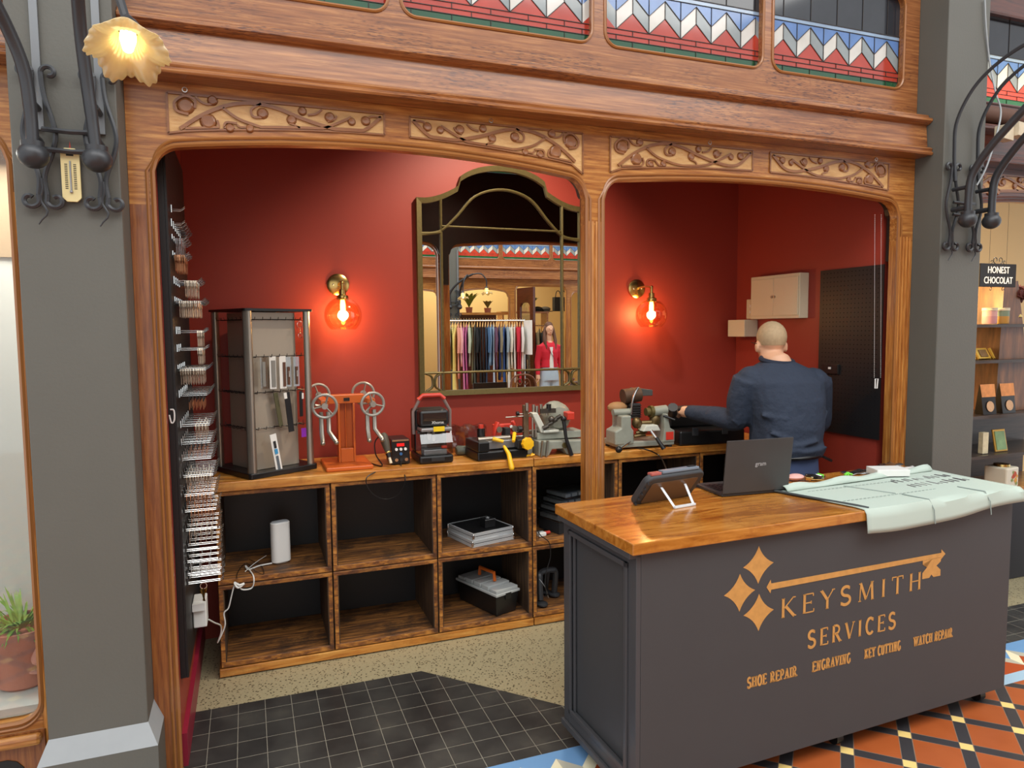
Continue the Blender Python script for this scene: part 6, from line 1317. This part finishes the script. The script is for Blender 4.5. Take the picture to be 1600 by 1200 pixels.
t = thing('hanging_sign', 'small black shop sign reading HONEST CHOCOLAT in white, lit from behind', 'sign', at(1562, 450, Y=3.0))
s0, s1 = at(1532, 411, Y=3.0), at(1587, 449, Y=3.0); mx_ = (s0.x + s1.x) / 2; mz_ = (s0.z + s1.z) / 2; hw = (s1.x - s0.x) / 2; hh = (s0.z - s1.z) / 2
MB().bx(mx_ - hw, mx_ + hw, 3.0, 3.012, mz_ - hh, mz_ + hh).build('board', mat('black_sign', '#1c1512', .5), t, bevel=.003)
ml = mat('sign_white', '#efe6d4', .5, emit='#fff0d8', es=.6)
text('sign_lettering', 'HONEST', .058, (mx_, 2.9985, mz_ + .030), (math.pi / 2, 0, 0), ml, t, ext=.001, sx=.85); text('sign_lettering', 'CHOCOLAT', .058, (mx_, 2.9985, mz_ - .032), (math.pi / 2, 0, 0), ml, t, ext=.001, sx=.78)
q = MB()
for s_ in (-1, 1):
    q.tube(scroll(mx_ + s_ * .02, mz_ + hh + .022, .022, -math.pi / 2, .9, s_, 3.006), .0025, 5); q.tube(scroll(mx_ + s_ * .055, mz_ + hh + .012, .012, -math.pi / 2, .8, -s_, 3.006), .002, 5); q.tube(scroll(mx_ + s_ * .055, mz_ - hh - .012, .012, math.pi / 2, .8, s_, 3.006), .002, 5)
    q.tube([(mx_ + s_ * .075, 3.006, mz_ + hh), (mx_ + s_ * .075, 3.006, 3.4)], .0012, 4)
q.build('scrollwork', M_IRON, t)
o = onsh(1549, 500, 0)
for k, (px_, c1, c2, n_) in enumerate(((1546, '#c08a8c', '#d0a09c', 'pink'), (1565, '#c08c3e', '#7f9078', 'orange and green'))):
    o = onsh(px_, 500, 0, .06 + .01 * k); t = thing('candle_jar', n_ + ' layered jar with a pale lid in the chocolate shop', 'jar', o)
    MB().lathe([(0, .002), (.04, .002), (.042, .01), (.042, .05)], o, 18).build('lower_band', mat('band' + c1, c1, .5), t, smooth=True); MB().lathe([(.042, .05), (.042, .085), (.0, .085)], o, 18).build('upper_band', mat('band' + c2, c2, .5), t, smooth=True); MB().lathe([(0, .086), (.044, .086), (.044, .104), (0, .105)], o, 18).build('lid', M_CREAM, t, smooth=True)
o = onsh(1587, 500, 0, .08); t = thing('brass_vase', 'small brass vase holding a big dark red dried flower on the top shelf', 'vase', o)
MB().lathe([(0, 0), (.025, .0), (.014, .012), (.012, .022), (.036, .045), (.03, .065), (.012, .085), (.010, .12), (.018, .135)], o, 18).build('body', M_BRASS, t, smooth=True)
random.seed(8); q = MB(); fc = o + Vector((.02, 0, .19))
for k in range(34): a = random.uniform(0, 6.3); e_ = random.uniform(-.9, 1.4); d = Vector((math.cos(a) * math.cos(e_), math.sin(a) * math.cos(e_), math.sin(e_))); q.sph(fc + d * .045, (.03, .03, .008), 7, (random.random() * 3, random.random() * 3, 0))
q.build('flower', mat('dark_dried_flower', '#5a2620', .8, noise=.4, nscale=30), t, smooth=True); MB().cyl(o + Vector((0, 0, .12)), fc, .004).build('stem', M_BLKM, t)
for k, (px_, n_, c_) in enumerate(((1534, 'left', '#7a5a30'), (1557, 'right', '#8f8460'))):
    o = onsh(px_, 556, 1, .1); t = thing('chocolate_box', n_ + ' gold picture-lidded chocolate box tilted on the second shelf', 'chocolate box', o, .1)
    q = L(); q.ob((0, 0, .037), (.125, .012, .075), (-.5, 0, 0)); q.build('lid', mat('gold_card', '#d9b04a', .4, .2), t); L().ob((0, -.009, .040), (.08, .004, .05), (-.5, 0, 0)).build('picture', mat('pic' + n_, c_, .6, noise=.4, nscale=40), t)
    L().bx(-.062, .062, .0, .09, .001, .02).build('tray', mat('gold_card', '#d9b04a', .4, .2), t)
for k, px_ in enumerate((1540, 1570)):
    o = onsh(px_, 640, 2, -.0); t = thing('chocolate_pouch', ('left' if k == 0 else 'right') + ' black stand-up pouch with sunset band and oval label on the third shelf', 'pouch', o)
    q = L(); q.add([(-.06, -.03, 0), (.06, -.03, 0), (.06, .03, 0), (-.06, .03, 0), (-.065, -.002, .19), (.065, -.002, .19), (.065, .002, .19), (-.065, .002, .19)], [(0, 3, 2, 1), (4, 5, 6, 7), (0, 1, 5, 4), (1, 2, 6, 5), (2, 3, 7, 6), (3, 0, 4, 7)]); q.build('bag', mat('black_foil', '#171210', .3), t)
    L().add([(-.0625, -.0175, .11), (.0625, -.0175, .11), (.065, -.0035, .19), (-.065, -.0035, .19)], [(0, 1, 2, 3)]).build('sunset_band', mat('sunset_print', '#d98a48', .5, noise=.5, nscale=25), t)
    L().lathe([(0, 0), (.034, 0)], (.005, -.027, .05), 18, (0, -1, .14)).build('oval_label', mat('oval_label', '#c9a078', .5, noise=.3, nscale=60), t)
o = onsh(1561, 703, 3, .02); t = thing('picture_frame', 'small gilt frame with a green garden picture on the fourth shelf', 'picture frame', o)
L().ob((0, 0, .072), (.115, .01, .145), (-.2, 0, 0)).build('frame', mat('gilt', '#c79a48', .35, .6), t, bevel=.003); L().ob((0, -.007, .072), (.09, .004, .12), (-.2, 0, 0)).build('picture', mat('garden_picture', '#7c9a6a', .5, noise=.5, nscale=22), t)
o = onsh(1536, 703, 3, .0); tag(MB().ob(o + Vector((0, 0, .07)), (.05, .03, .135)).build('flower_tin', mat('cream_floral', '#d9cca8', .5, noise=.3, nscale=40)), 'narrow cream floral tin beside the pillar on the fourth shelf', 'tin')
o = onsh(1564, 750, 4, .0); t = thing('tea_caddy', 'square white tin with orange flowers on the lowest shelf', 'tin', o, .12)
L().bx(-.07, .07, -.07, .07, 0, .135).build('tin', mat('ivory_tin', '#ddd5c0', .35), t, bevel=.01); L().lathe([(0, .015), (.045, .014), (.048, 0)], (0, 0, .136), 18).build('lid', M_BRASS, t, smooth=True)
q = L()
for x, z, r, i_ in ((.02, .09, .02, 0), (.0, .075, .016, 0), (.03, .05, .018, 1), (.045, .075, .012, 1), (-.01, .055, .012, 2), (.04, .03, .012, 2), (.0, .105, .01, 2)): q.mi(i_); q.lathe([(0, .0), (r, .0)], (x, -.0712 - .0002 * i_, z), 9, (0, -1, 0), wav=lambda i, a: (1 + .2 * math.cos(5 * a), 0))
q.build('painted_flowers', [mat('flower_red', '#c0502c', .5), mat('flower_yellow', '#e0a040', .5), M_GREY if False else mat('flower_leaf', '#8a9850', .5)], t)
tag(MB().bx(3.62, 4.9, 3.52, 4.6, .001, .012).build('rug', mat('red_rug', '#8a3a34', .9, noise=.5, nscale=16)), 'red patterned rug on the chocolate shop floor', 'rug')
tag(MB().bx(3.6, 5.2, SY0 - .14, SY0 - .1, .3, .32).build('dummy', M_SKIRT), '', '') if False else None
light('shelf_lamp_glow', 'POINT', (3.95, 3.5, 1.86), 40, (1, .72, .3), size=.05)
light('chocolate_shop_ceiling_glow', 'AREA', (4.6, 3.9, 3.2), 90, (1, .86, .62), (0, 0, 0), 1.2)
# things on the sill above the chocolate shop
t = thing('cardboard_tube', 'brown rolled tube with a white end on the ledge above the chocolate shop', 'tube', (3.75, 2.66, 2.73)); p0 = at(1541, 178, Y=2.70)
MB().cyl((3.66, 2.70, p0.z), (4.15, 2.72, p0.z), .042, n=18).build('tube', mat('brown_paper', '#5a3a2a', .7), t, smooth=True); MB().cyl((3.655, 2.70, p0.z), (3.6599, 2.70, p0.z), .036, n=18).build('end_cap', M_WHITE, t)
for k, (px_, py_) in enumerate(((1572, 208), (1594, 203))):
    p = at(px_, py_, Y=2.6); tag(MB().ob((p.x, 2.61, p.z), (.10, .05, .07), (0, 0, .2)).build('stacked_carton', mat('pale_carton', '#cdbfa4', .7, noise=.3, nscale=25), bevel=.002), ('left' if k == 0 else 'right') + 'most pale carton on the ledge above the chocolate shop', 'carton', 'cartons on the ledge')
# ================================================================= the far side of the arcade (seen in the mirror)
OY = -3.44
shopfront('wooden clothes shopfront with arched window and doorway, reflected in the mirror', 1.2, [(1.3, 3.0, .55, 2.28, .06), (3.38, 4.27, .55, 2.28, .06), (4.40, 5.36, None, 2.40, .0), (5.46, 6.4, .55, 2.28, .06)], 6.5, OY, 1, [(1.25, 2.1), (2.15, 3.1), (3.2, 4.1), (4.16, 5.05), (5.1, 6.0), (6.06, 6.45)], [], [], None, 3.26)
pillar(3.12, 3.34, OY + .14, 1, 'dark grey pillar across the arcade beside the clothes rack, reflected in the mirror', OY - .1)
al = [(-.083, -.105, .12), (-.085, -.12, .22), (-.09, -.2, .34), (-.11, -.32, .45), (-.13, -.42, .5)]
ar = [(.083, -.105, .12), (.085, -.12, .22), (.02, -.2, .34), (-.10, -.32, .45), (-.22, -.42, .52)]
lantern('wrought-iron lamp with two lit tulip shades across the arcade, reflected in the mirror', (3.23, OY + .141, 2.03), math.pi, [al, ar], [((-.02, -.5, .22), (0, -.2, -1), [(-.13, -.42, .5), (-.08, -.5, .48), (-.03, -.52, .38), (-.02, -.5, .22)]), ((-.42, -.5, .30), (0, -.2, -1), [(-.22, -.42, .52), (-.33, -.5, .52), (-.41, -.52, .42), (-.42, -.5, .30)])], None, False)
cw = mat('warm_cream_wall', '#e0c48c', .7)
box('wall_far', cw, 1, 7, -6.0, -5.9, 0, 3.3, kind='structure'); box('wall_far_side', cw, 6.9, 7, -5.9, OY - .08, 0, 3.3, kind='structure'); box('wall_far_side', cw, 1, 1.1, -5.9, OY - .08, 0, 3.3, kind='structure')
box('ceiling_far', cw, 1, 7, -6.0, OY - .08, 3.3, 3.35, kind='structure'); box('wall_far_front', M_BLACK, 1, 7, OY - .1, OY - .06, 3.46, 4.6, kind='structure')
light('clothes_shop_ceiling_glow', 'AREA', (4.0, -4.8, 3.25), 75, (1, .86, .6), (0, 0, 0), 2.5, 1.2)
# open dark door
t = thing('shop_door', 'dark wooden shop door with arched glass standing open, reflected in the mirror', 'door', (4.44, OY + .05, 0), math.radians(78))
b = L(); h_ = hole_round(.09, .40, .9, 2.08, .06, .03); pierced(b, 0, .5, .02, 2.36, [h_], 0, .045); b.build('door_leaf', W_DARK, t); L().bx(.08, .41, .018, .024, .88, 2.12).build('door_glass', G_WIN, t); L().cyl((.45, -.03, 1.02), (.45, .0, 1.02), .02).build('handle', M_BRASS, t, smooth=True)
# clothes rack
RYv = 10.75; rk0 = opp(700, 497, RYv); rk1 = opp(819, 497, RYv); RY = 2 * MY - RYv; RZ = 1.80
t = thing('clothes_rack', 'chrome clothes rail full of garments across the arcade, reflected in the mirror', 'clothes rack', ((rk0.x + rk1.x) / 2, RY, 0))
q = MB(); q.tube([(rk0.x, RY, RZ), (rk1.x, RY, RZ)], .014, 8)
for x in (rk0.x, rk1.x): q.tube([(x, RY, RZ + .02), (x, RY, .09)], .013, 8).tube([(x, RY - .25, .06), (x, RY, .09), (x, RY + .25, .06)], .013, 8)
q.build('rail', M_CHROME, t, smooth=True)
for x in (rk0.x, rk1.x):
    for d in (-.25, .25): MB().cyl((x - .012, RY + d, .03), (x + .012, RY + d, .03), .03).build('wheel', M_BLK, t, smooth=True)
GAR = [('cream blouse', '#d8d2bc', .75), ('long yellow dress', '#e6d478', 1.3), ('long yellow dress with sleeves', '#ecdc86', 1.25), ('salmon top', '#e09a84', .9), ('pink blouse', '#e8b0ac', .7), ('long pink dress', '#d884b4', 1.2), ('magenta trousers', '#c86aa0', 1.1), ('pale green shirt', '#b8c4ac', .7), ('olive jacket', '#6c6a4c', 1.0), ('grey-green dress', '#4a4f48', 1.1),
       ('black shirt', '#1b1c20', .8), ('black dress', '#16171a', 1.15), ('charcoal coat', '#24262c', 1.1), ('dark denim dress', '#2e4058', 1.1), ('blue denim jacket', '#49698e', .8), ('light blue shirt', '#8fb2d2', .7), ('pale blue striped dress', '#b4c8dc', 1.2), ('plum blouse', '#6a4860', .8), ('navy patterned skirt', '#2a3c68', .95), ('sand and navy print dress', '#8c8268', .9),
       ('royal blue print dress', '#3c5c9c', 1.1), ('blue grey shirt', '#90a0ac', .8), ('white long dress', '#dcdcd2', 1.2), ('ivory blouse', '#e4e0d0', .75), ('white linen shirt', '#e8e8e4', 1.0), ('red cardigan', '#c8283c', .85), ('long red dress', '#d22c44', 1.0), ('white cotton top', '#eceae6', .8)]
hanger0 = None
for k, (n_, c_, ln) in enumerate(GAR):
    x = rk0.x + .03 + (rk1.x - rk0.x - .06) * k / (len(GAR) - 1)
    if hanger0 is None:
        hanger0 = MB(local=True).tube([(0, .0, .02), (0, .012, .035), (0, .02, .02), (0, .0, -.02)], .003, 5).tube([(0, -.19, -.10), (0, 0, -.03), (0, .19, -.10)], .008, 6).build('clothes_hanger', mat('hanger_wood', '#c99a5c', .5)); tag(hanger0, 'pale wooden clothes hanger on the chrome rail across the arcade', 'hanger', 'wooden hangers on the chrome rail'); hg = hanger0
    else: hg = hanger0.copy(); COL.objects.link(hg)
    hg.location = (x, RY, RZ - .0); hg.rotation_euler = (0, 0, .35 + random.uniform(-.08, .08))
    q = MB(local=True); m_ = mat('cloth_' + n_.replace(' ', '_'), c_, .85, noise=.12, nscale=9); random.seed(k)
    rows = []; ln = ln * .95
    for j in range(9):
        f = j / 8; hwid = (.06 + .13 * min(1, f * 6)) * (1 - .25 * f) + .02 * math.sin(f * 5 + k); rows.append([Vector((.012 * math.sin(i * 1.3 + k + f * 3) * f, -hwid + 2 * hwid * i / 10, -.055 - ln * f - .045 * abs(i / 5 - 1) * (1 - f))) for i in range(11)])
    q.grid(rows)
    if ln < .9:
        for s_ in (-1, 1): q.tube([(0, s_ * .17, -.12), (.01, s_ * .2, -.3), (.0, s_ * .19, -.5)], [.03, .035, .03], 6, flat=.5)
    g_ = q.build('garment', m_, smooth=True, solid=.018); g_.location = (x, RY, RZ - .0); g_.rotation_euler = (0, 0, .35 + random.uniform(-.1, .1))
    tag(g_, n_ + ' hanging on the chrome rail, reflected in the mirror', 'garment')
o = opp(690, 540, RYv - .1); t = thing('price_sign', 'white card sign with a red panel hung on the left end of the clothes rail', 'sign', o)
MB().bx(o.x - .06, o.x + .05, o.y, o.y + .006, 1.38, 1.72).build('card', M_WHITE, t); MB().bx(o.x - .05, o.x + .05, o.y, o.y + .006, 1.22, 1.36).build('red_panel', mat('deep_red_card', '#9c2434', .5), t); q = MB()
for k in range(7): q.tube([(o.x + .012 * math.sin(k), o.y + .007, 1.43 + k * .035), (o.x + .012 * math.sin(k + 1.4), o.y + .007, 1.455 + k * .035)], .004, 4)
q.build('script_print', M_BLKM, t)
tag(MB().bx(rk1.x - .02, rk1.x + .02, RY + .02, RY + .3, 1.25, RZ).build('white_cloth_cover', M_WHITE), 'white cloth over the right end of the clothes rail', 'cloth')
# woman in the red cardigan
Wv = 10.75; wp = opp(858, 545, Wv); WX, WY = wp.x, wp.y
b = MB(); hz_ = 1.66
b.sph((WX, WY, hz_), (.068, .085, .10), 18); b.sph((WX, WY + .02, hz_ - .06), (.05, .055, .055), 14); b.sph((WX, WY + .09, hz_ - .015), (.012, .018, .018), 8); b.sph((WX, WY + .078, hz_ - .052), (.022, .010, .007), 8)
for s_ in (-1, 1): b.sph((WX + s_ * .026, WY + .078, hz_ + .008), (.013, .01, .007), 8); b.sph((WX + s_ * .069, WY, hz_ - .01), (.01, .02, .028), 8)
b.tube([(WX, WY, hz_ - .06), (WX, WY - .01, 1.46)], [.045, .055], 12)
loft(b, [((WX, WY, .88), .15, .10, 0), ((WX, WY, .98), .13, .09, 0), ((WX, WY, 1.1), .115, .08, 0), ((WX, WY, 1.28), .145, .10, 0), ((WX, WY, 1.38), .155, .08, 0), ((WX, WY, 1.45), .07, .06, 0)])
jl = {}
for s_ in (-1, 1):
    sh = Vector((WX + s_ * .16, WY, 1.385)); el = Vector((WX + s_ * .205, WY - .01, 1.12)); wr = Vector((WX + s_ * .22, WY + .04, .90)); jl[s_] = (sh, el, wr)
    limb(b, [sh, (sh + el) / 2, el, (el + wr) / 2, wr], [.045, .038, .034, .03, .022], 10); hand(b, wr, (0, .15, -1), (-s_, 0, 0), .07, .4, -s_)
    limb(b, [(WX + s_ * .075, WY, .9), (WX + s_ * .08, WY, .7), (WX + s_ * .08, WY + .02, .47), (WX + s_ * .085, WY, .28), (WX + s_ * .085, WY, .07)], [.085, .075, .052, .05, .035], 10); b.tube([(WX + s_ * .085, WY - .03, .04), (WX + s_ * .09, WY + .05, .035), (WX + s_ * .1, WY + .14, .025)], [.035, .035, .026], 8)
wom = b.build('person', M_SKIN, None, remesh=.007, label='long-haired woman in red cardigan and pale jeans across the arcade, reflected in the mirror', cat='person')
b = MB(); loft(b, [((WX, WY - .004, 1.02), .15, .11, 0), ((WX, WY, 1.15), .135, .098, 0), ((WX, WY - .006, 1.28), .165, .115, 0), ((WX, WY - .006, 1.39), .175, .09, 0), ((WX, WY - .01, 1.455), .075, .065, 0)])
for s_ in (-1, 1): sh, el, wr = jl[s_]; limb(b, [sh, (sh + el) / 2, el, (el + wr) / 2, wr], [.062, .055, .05, .044, .034], 10)
b.build('cardigan', mat('red_knit', '#cf2438', .85), wom, remesh=.009)
b = MB(); loft(b, [((WX, WY + .012, 1.0), .06, .108, 0), ((WX, WY + .012, 1.2), .045, .104, 0), ((WX, WY + .012, 1.36), .05, .092, 0)]); b.build('white_top', M_WHITE, wom, smooth=True)
b = MB(); loft(b, [((WX, WY, .80), .165, .12, 0), ((WX, WY, .9), .16, .115, 0), ((WX, WY, 1.03), .135, .1, 0)])
for s_ in (-1, 1): limb(b, [(WX + s_ * .075, WY, .86), (WX + s_ * .08, WY, .7), (WX + s_ * .085, WY + .02, .47), (WX + s_ * .09, WY, .28), (WX + s_ * .09, WY, .1)], [.095, .095, .085, .085, .085], 10)
b.build('jeans', mat('pale_denim', '#a9bccb', .85), wom, remesh=.01)
b = MB(); b.sph((WX, WY - .026, hz_ + .022), (.074, .082, .096), 16).sph((WX, WY - .014, hz_ + .04), (.073, .085, .082), 16)
for s_ in (-1, 1): b.tube([(WX + s_ * .062, WY - .01, hz_ + .03), (WX + s_ * .082, WY - .0, hz_ - .06), (WX + s_ * .095, WY + .04, hz_ - .2), (WX + s_ * .08, WY + .085, hz_ - .34)], [.03, .03, .032, .012], 8)
b.tube([(WX, WY - .05, hz_), (WX, WY - .08, hz_ - .15), (WX, WY - .1, hz_ - .35)], [.07, .08, .05], 10); b.build('hair', mat('brown_hair', '#5e3a26', .6), wom, remesh=.008)
for s_ in (-1, 1): MB().tube([(WX + s_ * .09, WY - .03, .045), (WX + s_ * .095, WY + .15, .03)], [.042, .034], 10).build('shoe', M_WHITE, wom, smooth=True)
MB().tube(smoothpts([(WX - .09, WY + .1, 1.4), (WX + .02, WY + .125, 1.2), (WX + .14, WY + .10, 1.05)], 4), .008, 6, flat=.4).build('bag_strap', M_BLK, wom, smooth=True)
# bentwood chair back
cc = opp(818, 590, 8.9); t = thing('bentwood_chair', 'bentwood cafe chair with looped back in the arcade, reflected in the mirror', 'chair', (cc.x, cc.y, 0)); CXc, CYc = cc.x, cc.y
MB().lathe([(0, .02), (.2, .02), (.21, .01), (.2, -.01), (0, -.01)], (CXc, CYc + .22, .45), 28).build('seat', wood('chair_wood', [(.3, '#5a3420'), (.7, '#7d4c2e')], 0), t, smooth=True)
q = MB().tube(smoothpts([(CXc - .19, CYc + .06, 0), (CXc - .18, CYc + .03, .45), (CXc - .19, CYc, .85), (CXc - .14, CYc - .02, 1.0), (CXc, CYc - .03, 1.04), (CXc + .14, CYc - .02, 1.0), (CXc + .19, CYc, .85), (CXc + .18, CYc + .03, .45), (CXc + .19, CYc + .06, 0)], 6), .013, 8); q.build('back_hoop', MATS['chair_wood'], t, smooth=True)
q = MB()
for s_ in (-1, 1): q.tube(smoothpts([(CXc + s_ * .12, CYc + .03, .46), (CXc + s_ * .11, CYc, .75), (CXc + s_ * .10, CYc - .02, .93), (CXc + s_ * .05, CYc - .02, .985), (CXc + s_ * .02, CYc - .02, .94), (CXc + s_ * .045, CYc - .02, .90), (CXc + s_ * .075, CYc - .02, .93)], 5), .009, 6)
q.build('back_scroll', MATS['chair_wood'], t, smooth=True)
for s_ in (-1, 1): MB().tube([(CXc + s_ * .14, CYc + .36, .44), (CXc + s_ * .18, CYc + .42, 0)], .014, 8).build('leg', MATS['chair_wood'], t, smooth=True)
# inner shop: shelf, hats and bags, rail of dark clothes, plants
sh_ = opp(850, 487, 12.9); t = thing('wall_shelf', 'wooden shelf of bags and hats inside the clothes shop, reflected in the mirror', 'shelf', (5.2, 2 * MY - 12.9, sh_.z - .03)); MB().bx(4.6, 5.6, 2 * MY - 13.1, 2 * MY - 12.8, sh_.z - .03, sh_.z).build('board', W_FRAME, t); MB().bx(4.62, 4.65, 2 * MY - 13.1, 2 * MY - 12.8, 0, sh_.z - .031).bx(5.55, 5.58, 2 * MY - 13.1, 2 * MY - 12.8, 0, sh_.z - .031).build('upright', W_FRAME, t)
SYo = 2 * MY - 12.95
for k, (px_, n_, c_) in enumerate(((840, 'black cap', '#1a1a1c'), (852, 'grey felt hat', '#55504c'), (872, 'large black handbag', '#17181a'), (880, 'navy rucksack', '#22283a'))):
    o = opp(px_, 485, 12.95); q = MB()
    if k < 2: q.sph((o.x, SYo, sh_.z + .05), (.11, .10, .055), 12).lathe([(.15, 0), (.16, .012), (0, .02)], (o.x, SYo, sh_.z + .002), 18)
    else: q.ob((o.x, SYo, sh_.z + .15), (.2, .12, .28)).tube(smoothpts([(o.x - .06, SYo, sh_.z + .28), (o.x - .03, SYo, sh_.z + .4), (o.x + .03, SYo, sh_.z + .4), (o.x + .06, SYo, sh_.z + .28)], 4), .01, 6)
    tag(q.build('hat' if k < 2 else 'bag', mat('m' + c_, c_, .7), bevel=.01, smooth=True), n_ + ' on the shelf inside the clothes shop, reflected in the mirror', 'hat' if k < 2 else 'bag')
t = thing('inner_rail', 'rail of dark clothes on orange hangers inside the clothes shop doorway', 'clothes rack', (5.0, -4.3, 0)); q = MB(); q.tube([(4.55, -4.3, 1.72), (5.35, -4.3, 1.72)], .013, 8)
for x in (4.55, 5.35): q.tube([(x, -4.3, 1.74), (x, -4.3, .02)], .013, 8)
q.build('rail', M_CHROME, t, smooth=True)
for k, (n_, c_) in enumerate((('black jacket', '#1a1a1a'), ('dark brown coat', '#3a3028'), ('olive green jacket', '#5c5a40'), ('black trousers', '#202022'), ('khaki coat', '#7a7458'), ('dark grey jumper', '#3c3c40'), ('tan coat', '#8a7a5c'), ('charcoal shirt', '#2a2c30'))):
    x = 4.62 + k * .095; h2 = hanger0.copy(); COL.objects.link(h2); h2.location = (x, -4.3, 1.72); h2.rotation_euler = (0, 0, .5); h2['label'] = 'orange wooden hanger on the inner rail of the clothes shop'; h2['group'] = 'hangers on the inner rail'
    q = MB(local=True); rows = [[Vector((.01 * math.sin(i + f * 4 + k), -(.06 + .15 * min(1, f * 5)) + 2 * (.06 + .15 * min(1, f * 5)) * i / 8, -.06 - .85 * f)) for i in range(9)] for f in [j / 6 for j in range(7)]]; q.grid(rows)
    for s_ in (-1, 1): q.tube([(0, s_ * .19, -.14), (.01, s_ * .22, -.4), (0, s_ * .2, -.62)], [.035, .04, .035], 6, flat=.5)
    g_ = q.build('garment', mat('inner_' + c_, c_, .85), smooth=True, solid=.03); g_.location = (x, -4.3, 1.72); g_.rotation_euler = (0, 0, .5); tag(g_, n_ + ' on the inner rail behind the woman, reflected in the mirror', 'garment')
def plant(px_, py_, Yv, h, n, label, c='#6a8a34'):
    o = opp(px_, py_, Yv); t = thing('potted_plant', label, 'plant', o); MB().lathe([(0, 0), (.05, 0), (.065, .1), (.055, .1), (0, .09)], o, 14).build('pot', TER, t, smooth=True); q = MB(); random.seed(int(px_))
    for k in range(n):
        a = 6.28 * k / n; d = Vector((math.cos(a), math.sin(a), 0)); s_ = Vector((-d.y, d.x, 0)); P_ = [o + Vector((0, 0, .1)) + d * h * f * .6 + Vector((0, 0, h * (f * 1.3 - f * f * .6))) for f in (0, .35, .7, 1)]; wd2 = (.008, .035, .03, .001)
        q.add([p + s_ * w for p, w in zip(P_, wd2)] + [p - s_ * w for p, w in zip(P_, wd2)], [(i, i + 1, 5 + i, 4 + i) for i in range(3)])
    q.build('leaves', mat('leaf' + c, c, .5, noise=.3), t); return o
o = plant(733, 489, 12.0, .35, 12, 'leafy green plant in the clothes shop window, reflected in the mirror'); plant(762, 490, 12.0, .18, 9, 'small dotted plant in the clothes shop window, reflected in the mirror', '#7c7a4a'); plant(831, 487, 12.9, .25, 10, 'palm-like plant on the shelf inside the clothes shop door', '#3c5c34')
tag(MB().bx(3.42, 4.30, OY - .65, OY - .12, o.z - .04, o.z - .002).build('window_ledge', W_FRAME), 'wooden ledge holding plants in the clothes shop window', 'ledge')
tag(MB().bx(3.45, 4.25, OY - .64, OY - .60, 0, o.z - .041).build('ledge_support', W_DARK), 'dark board under the window ledge of the clothes shop', 'board')
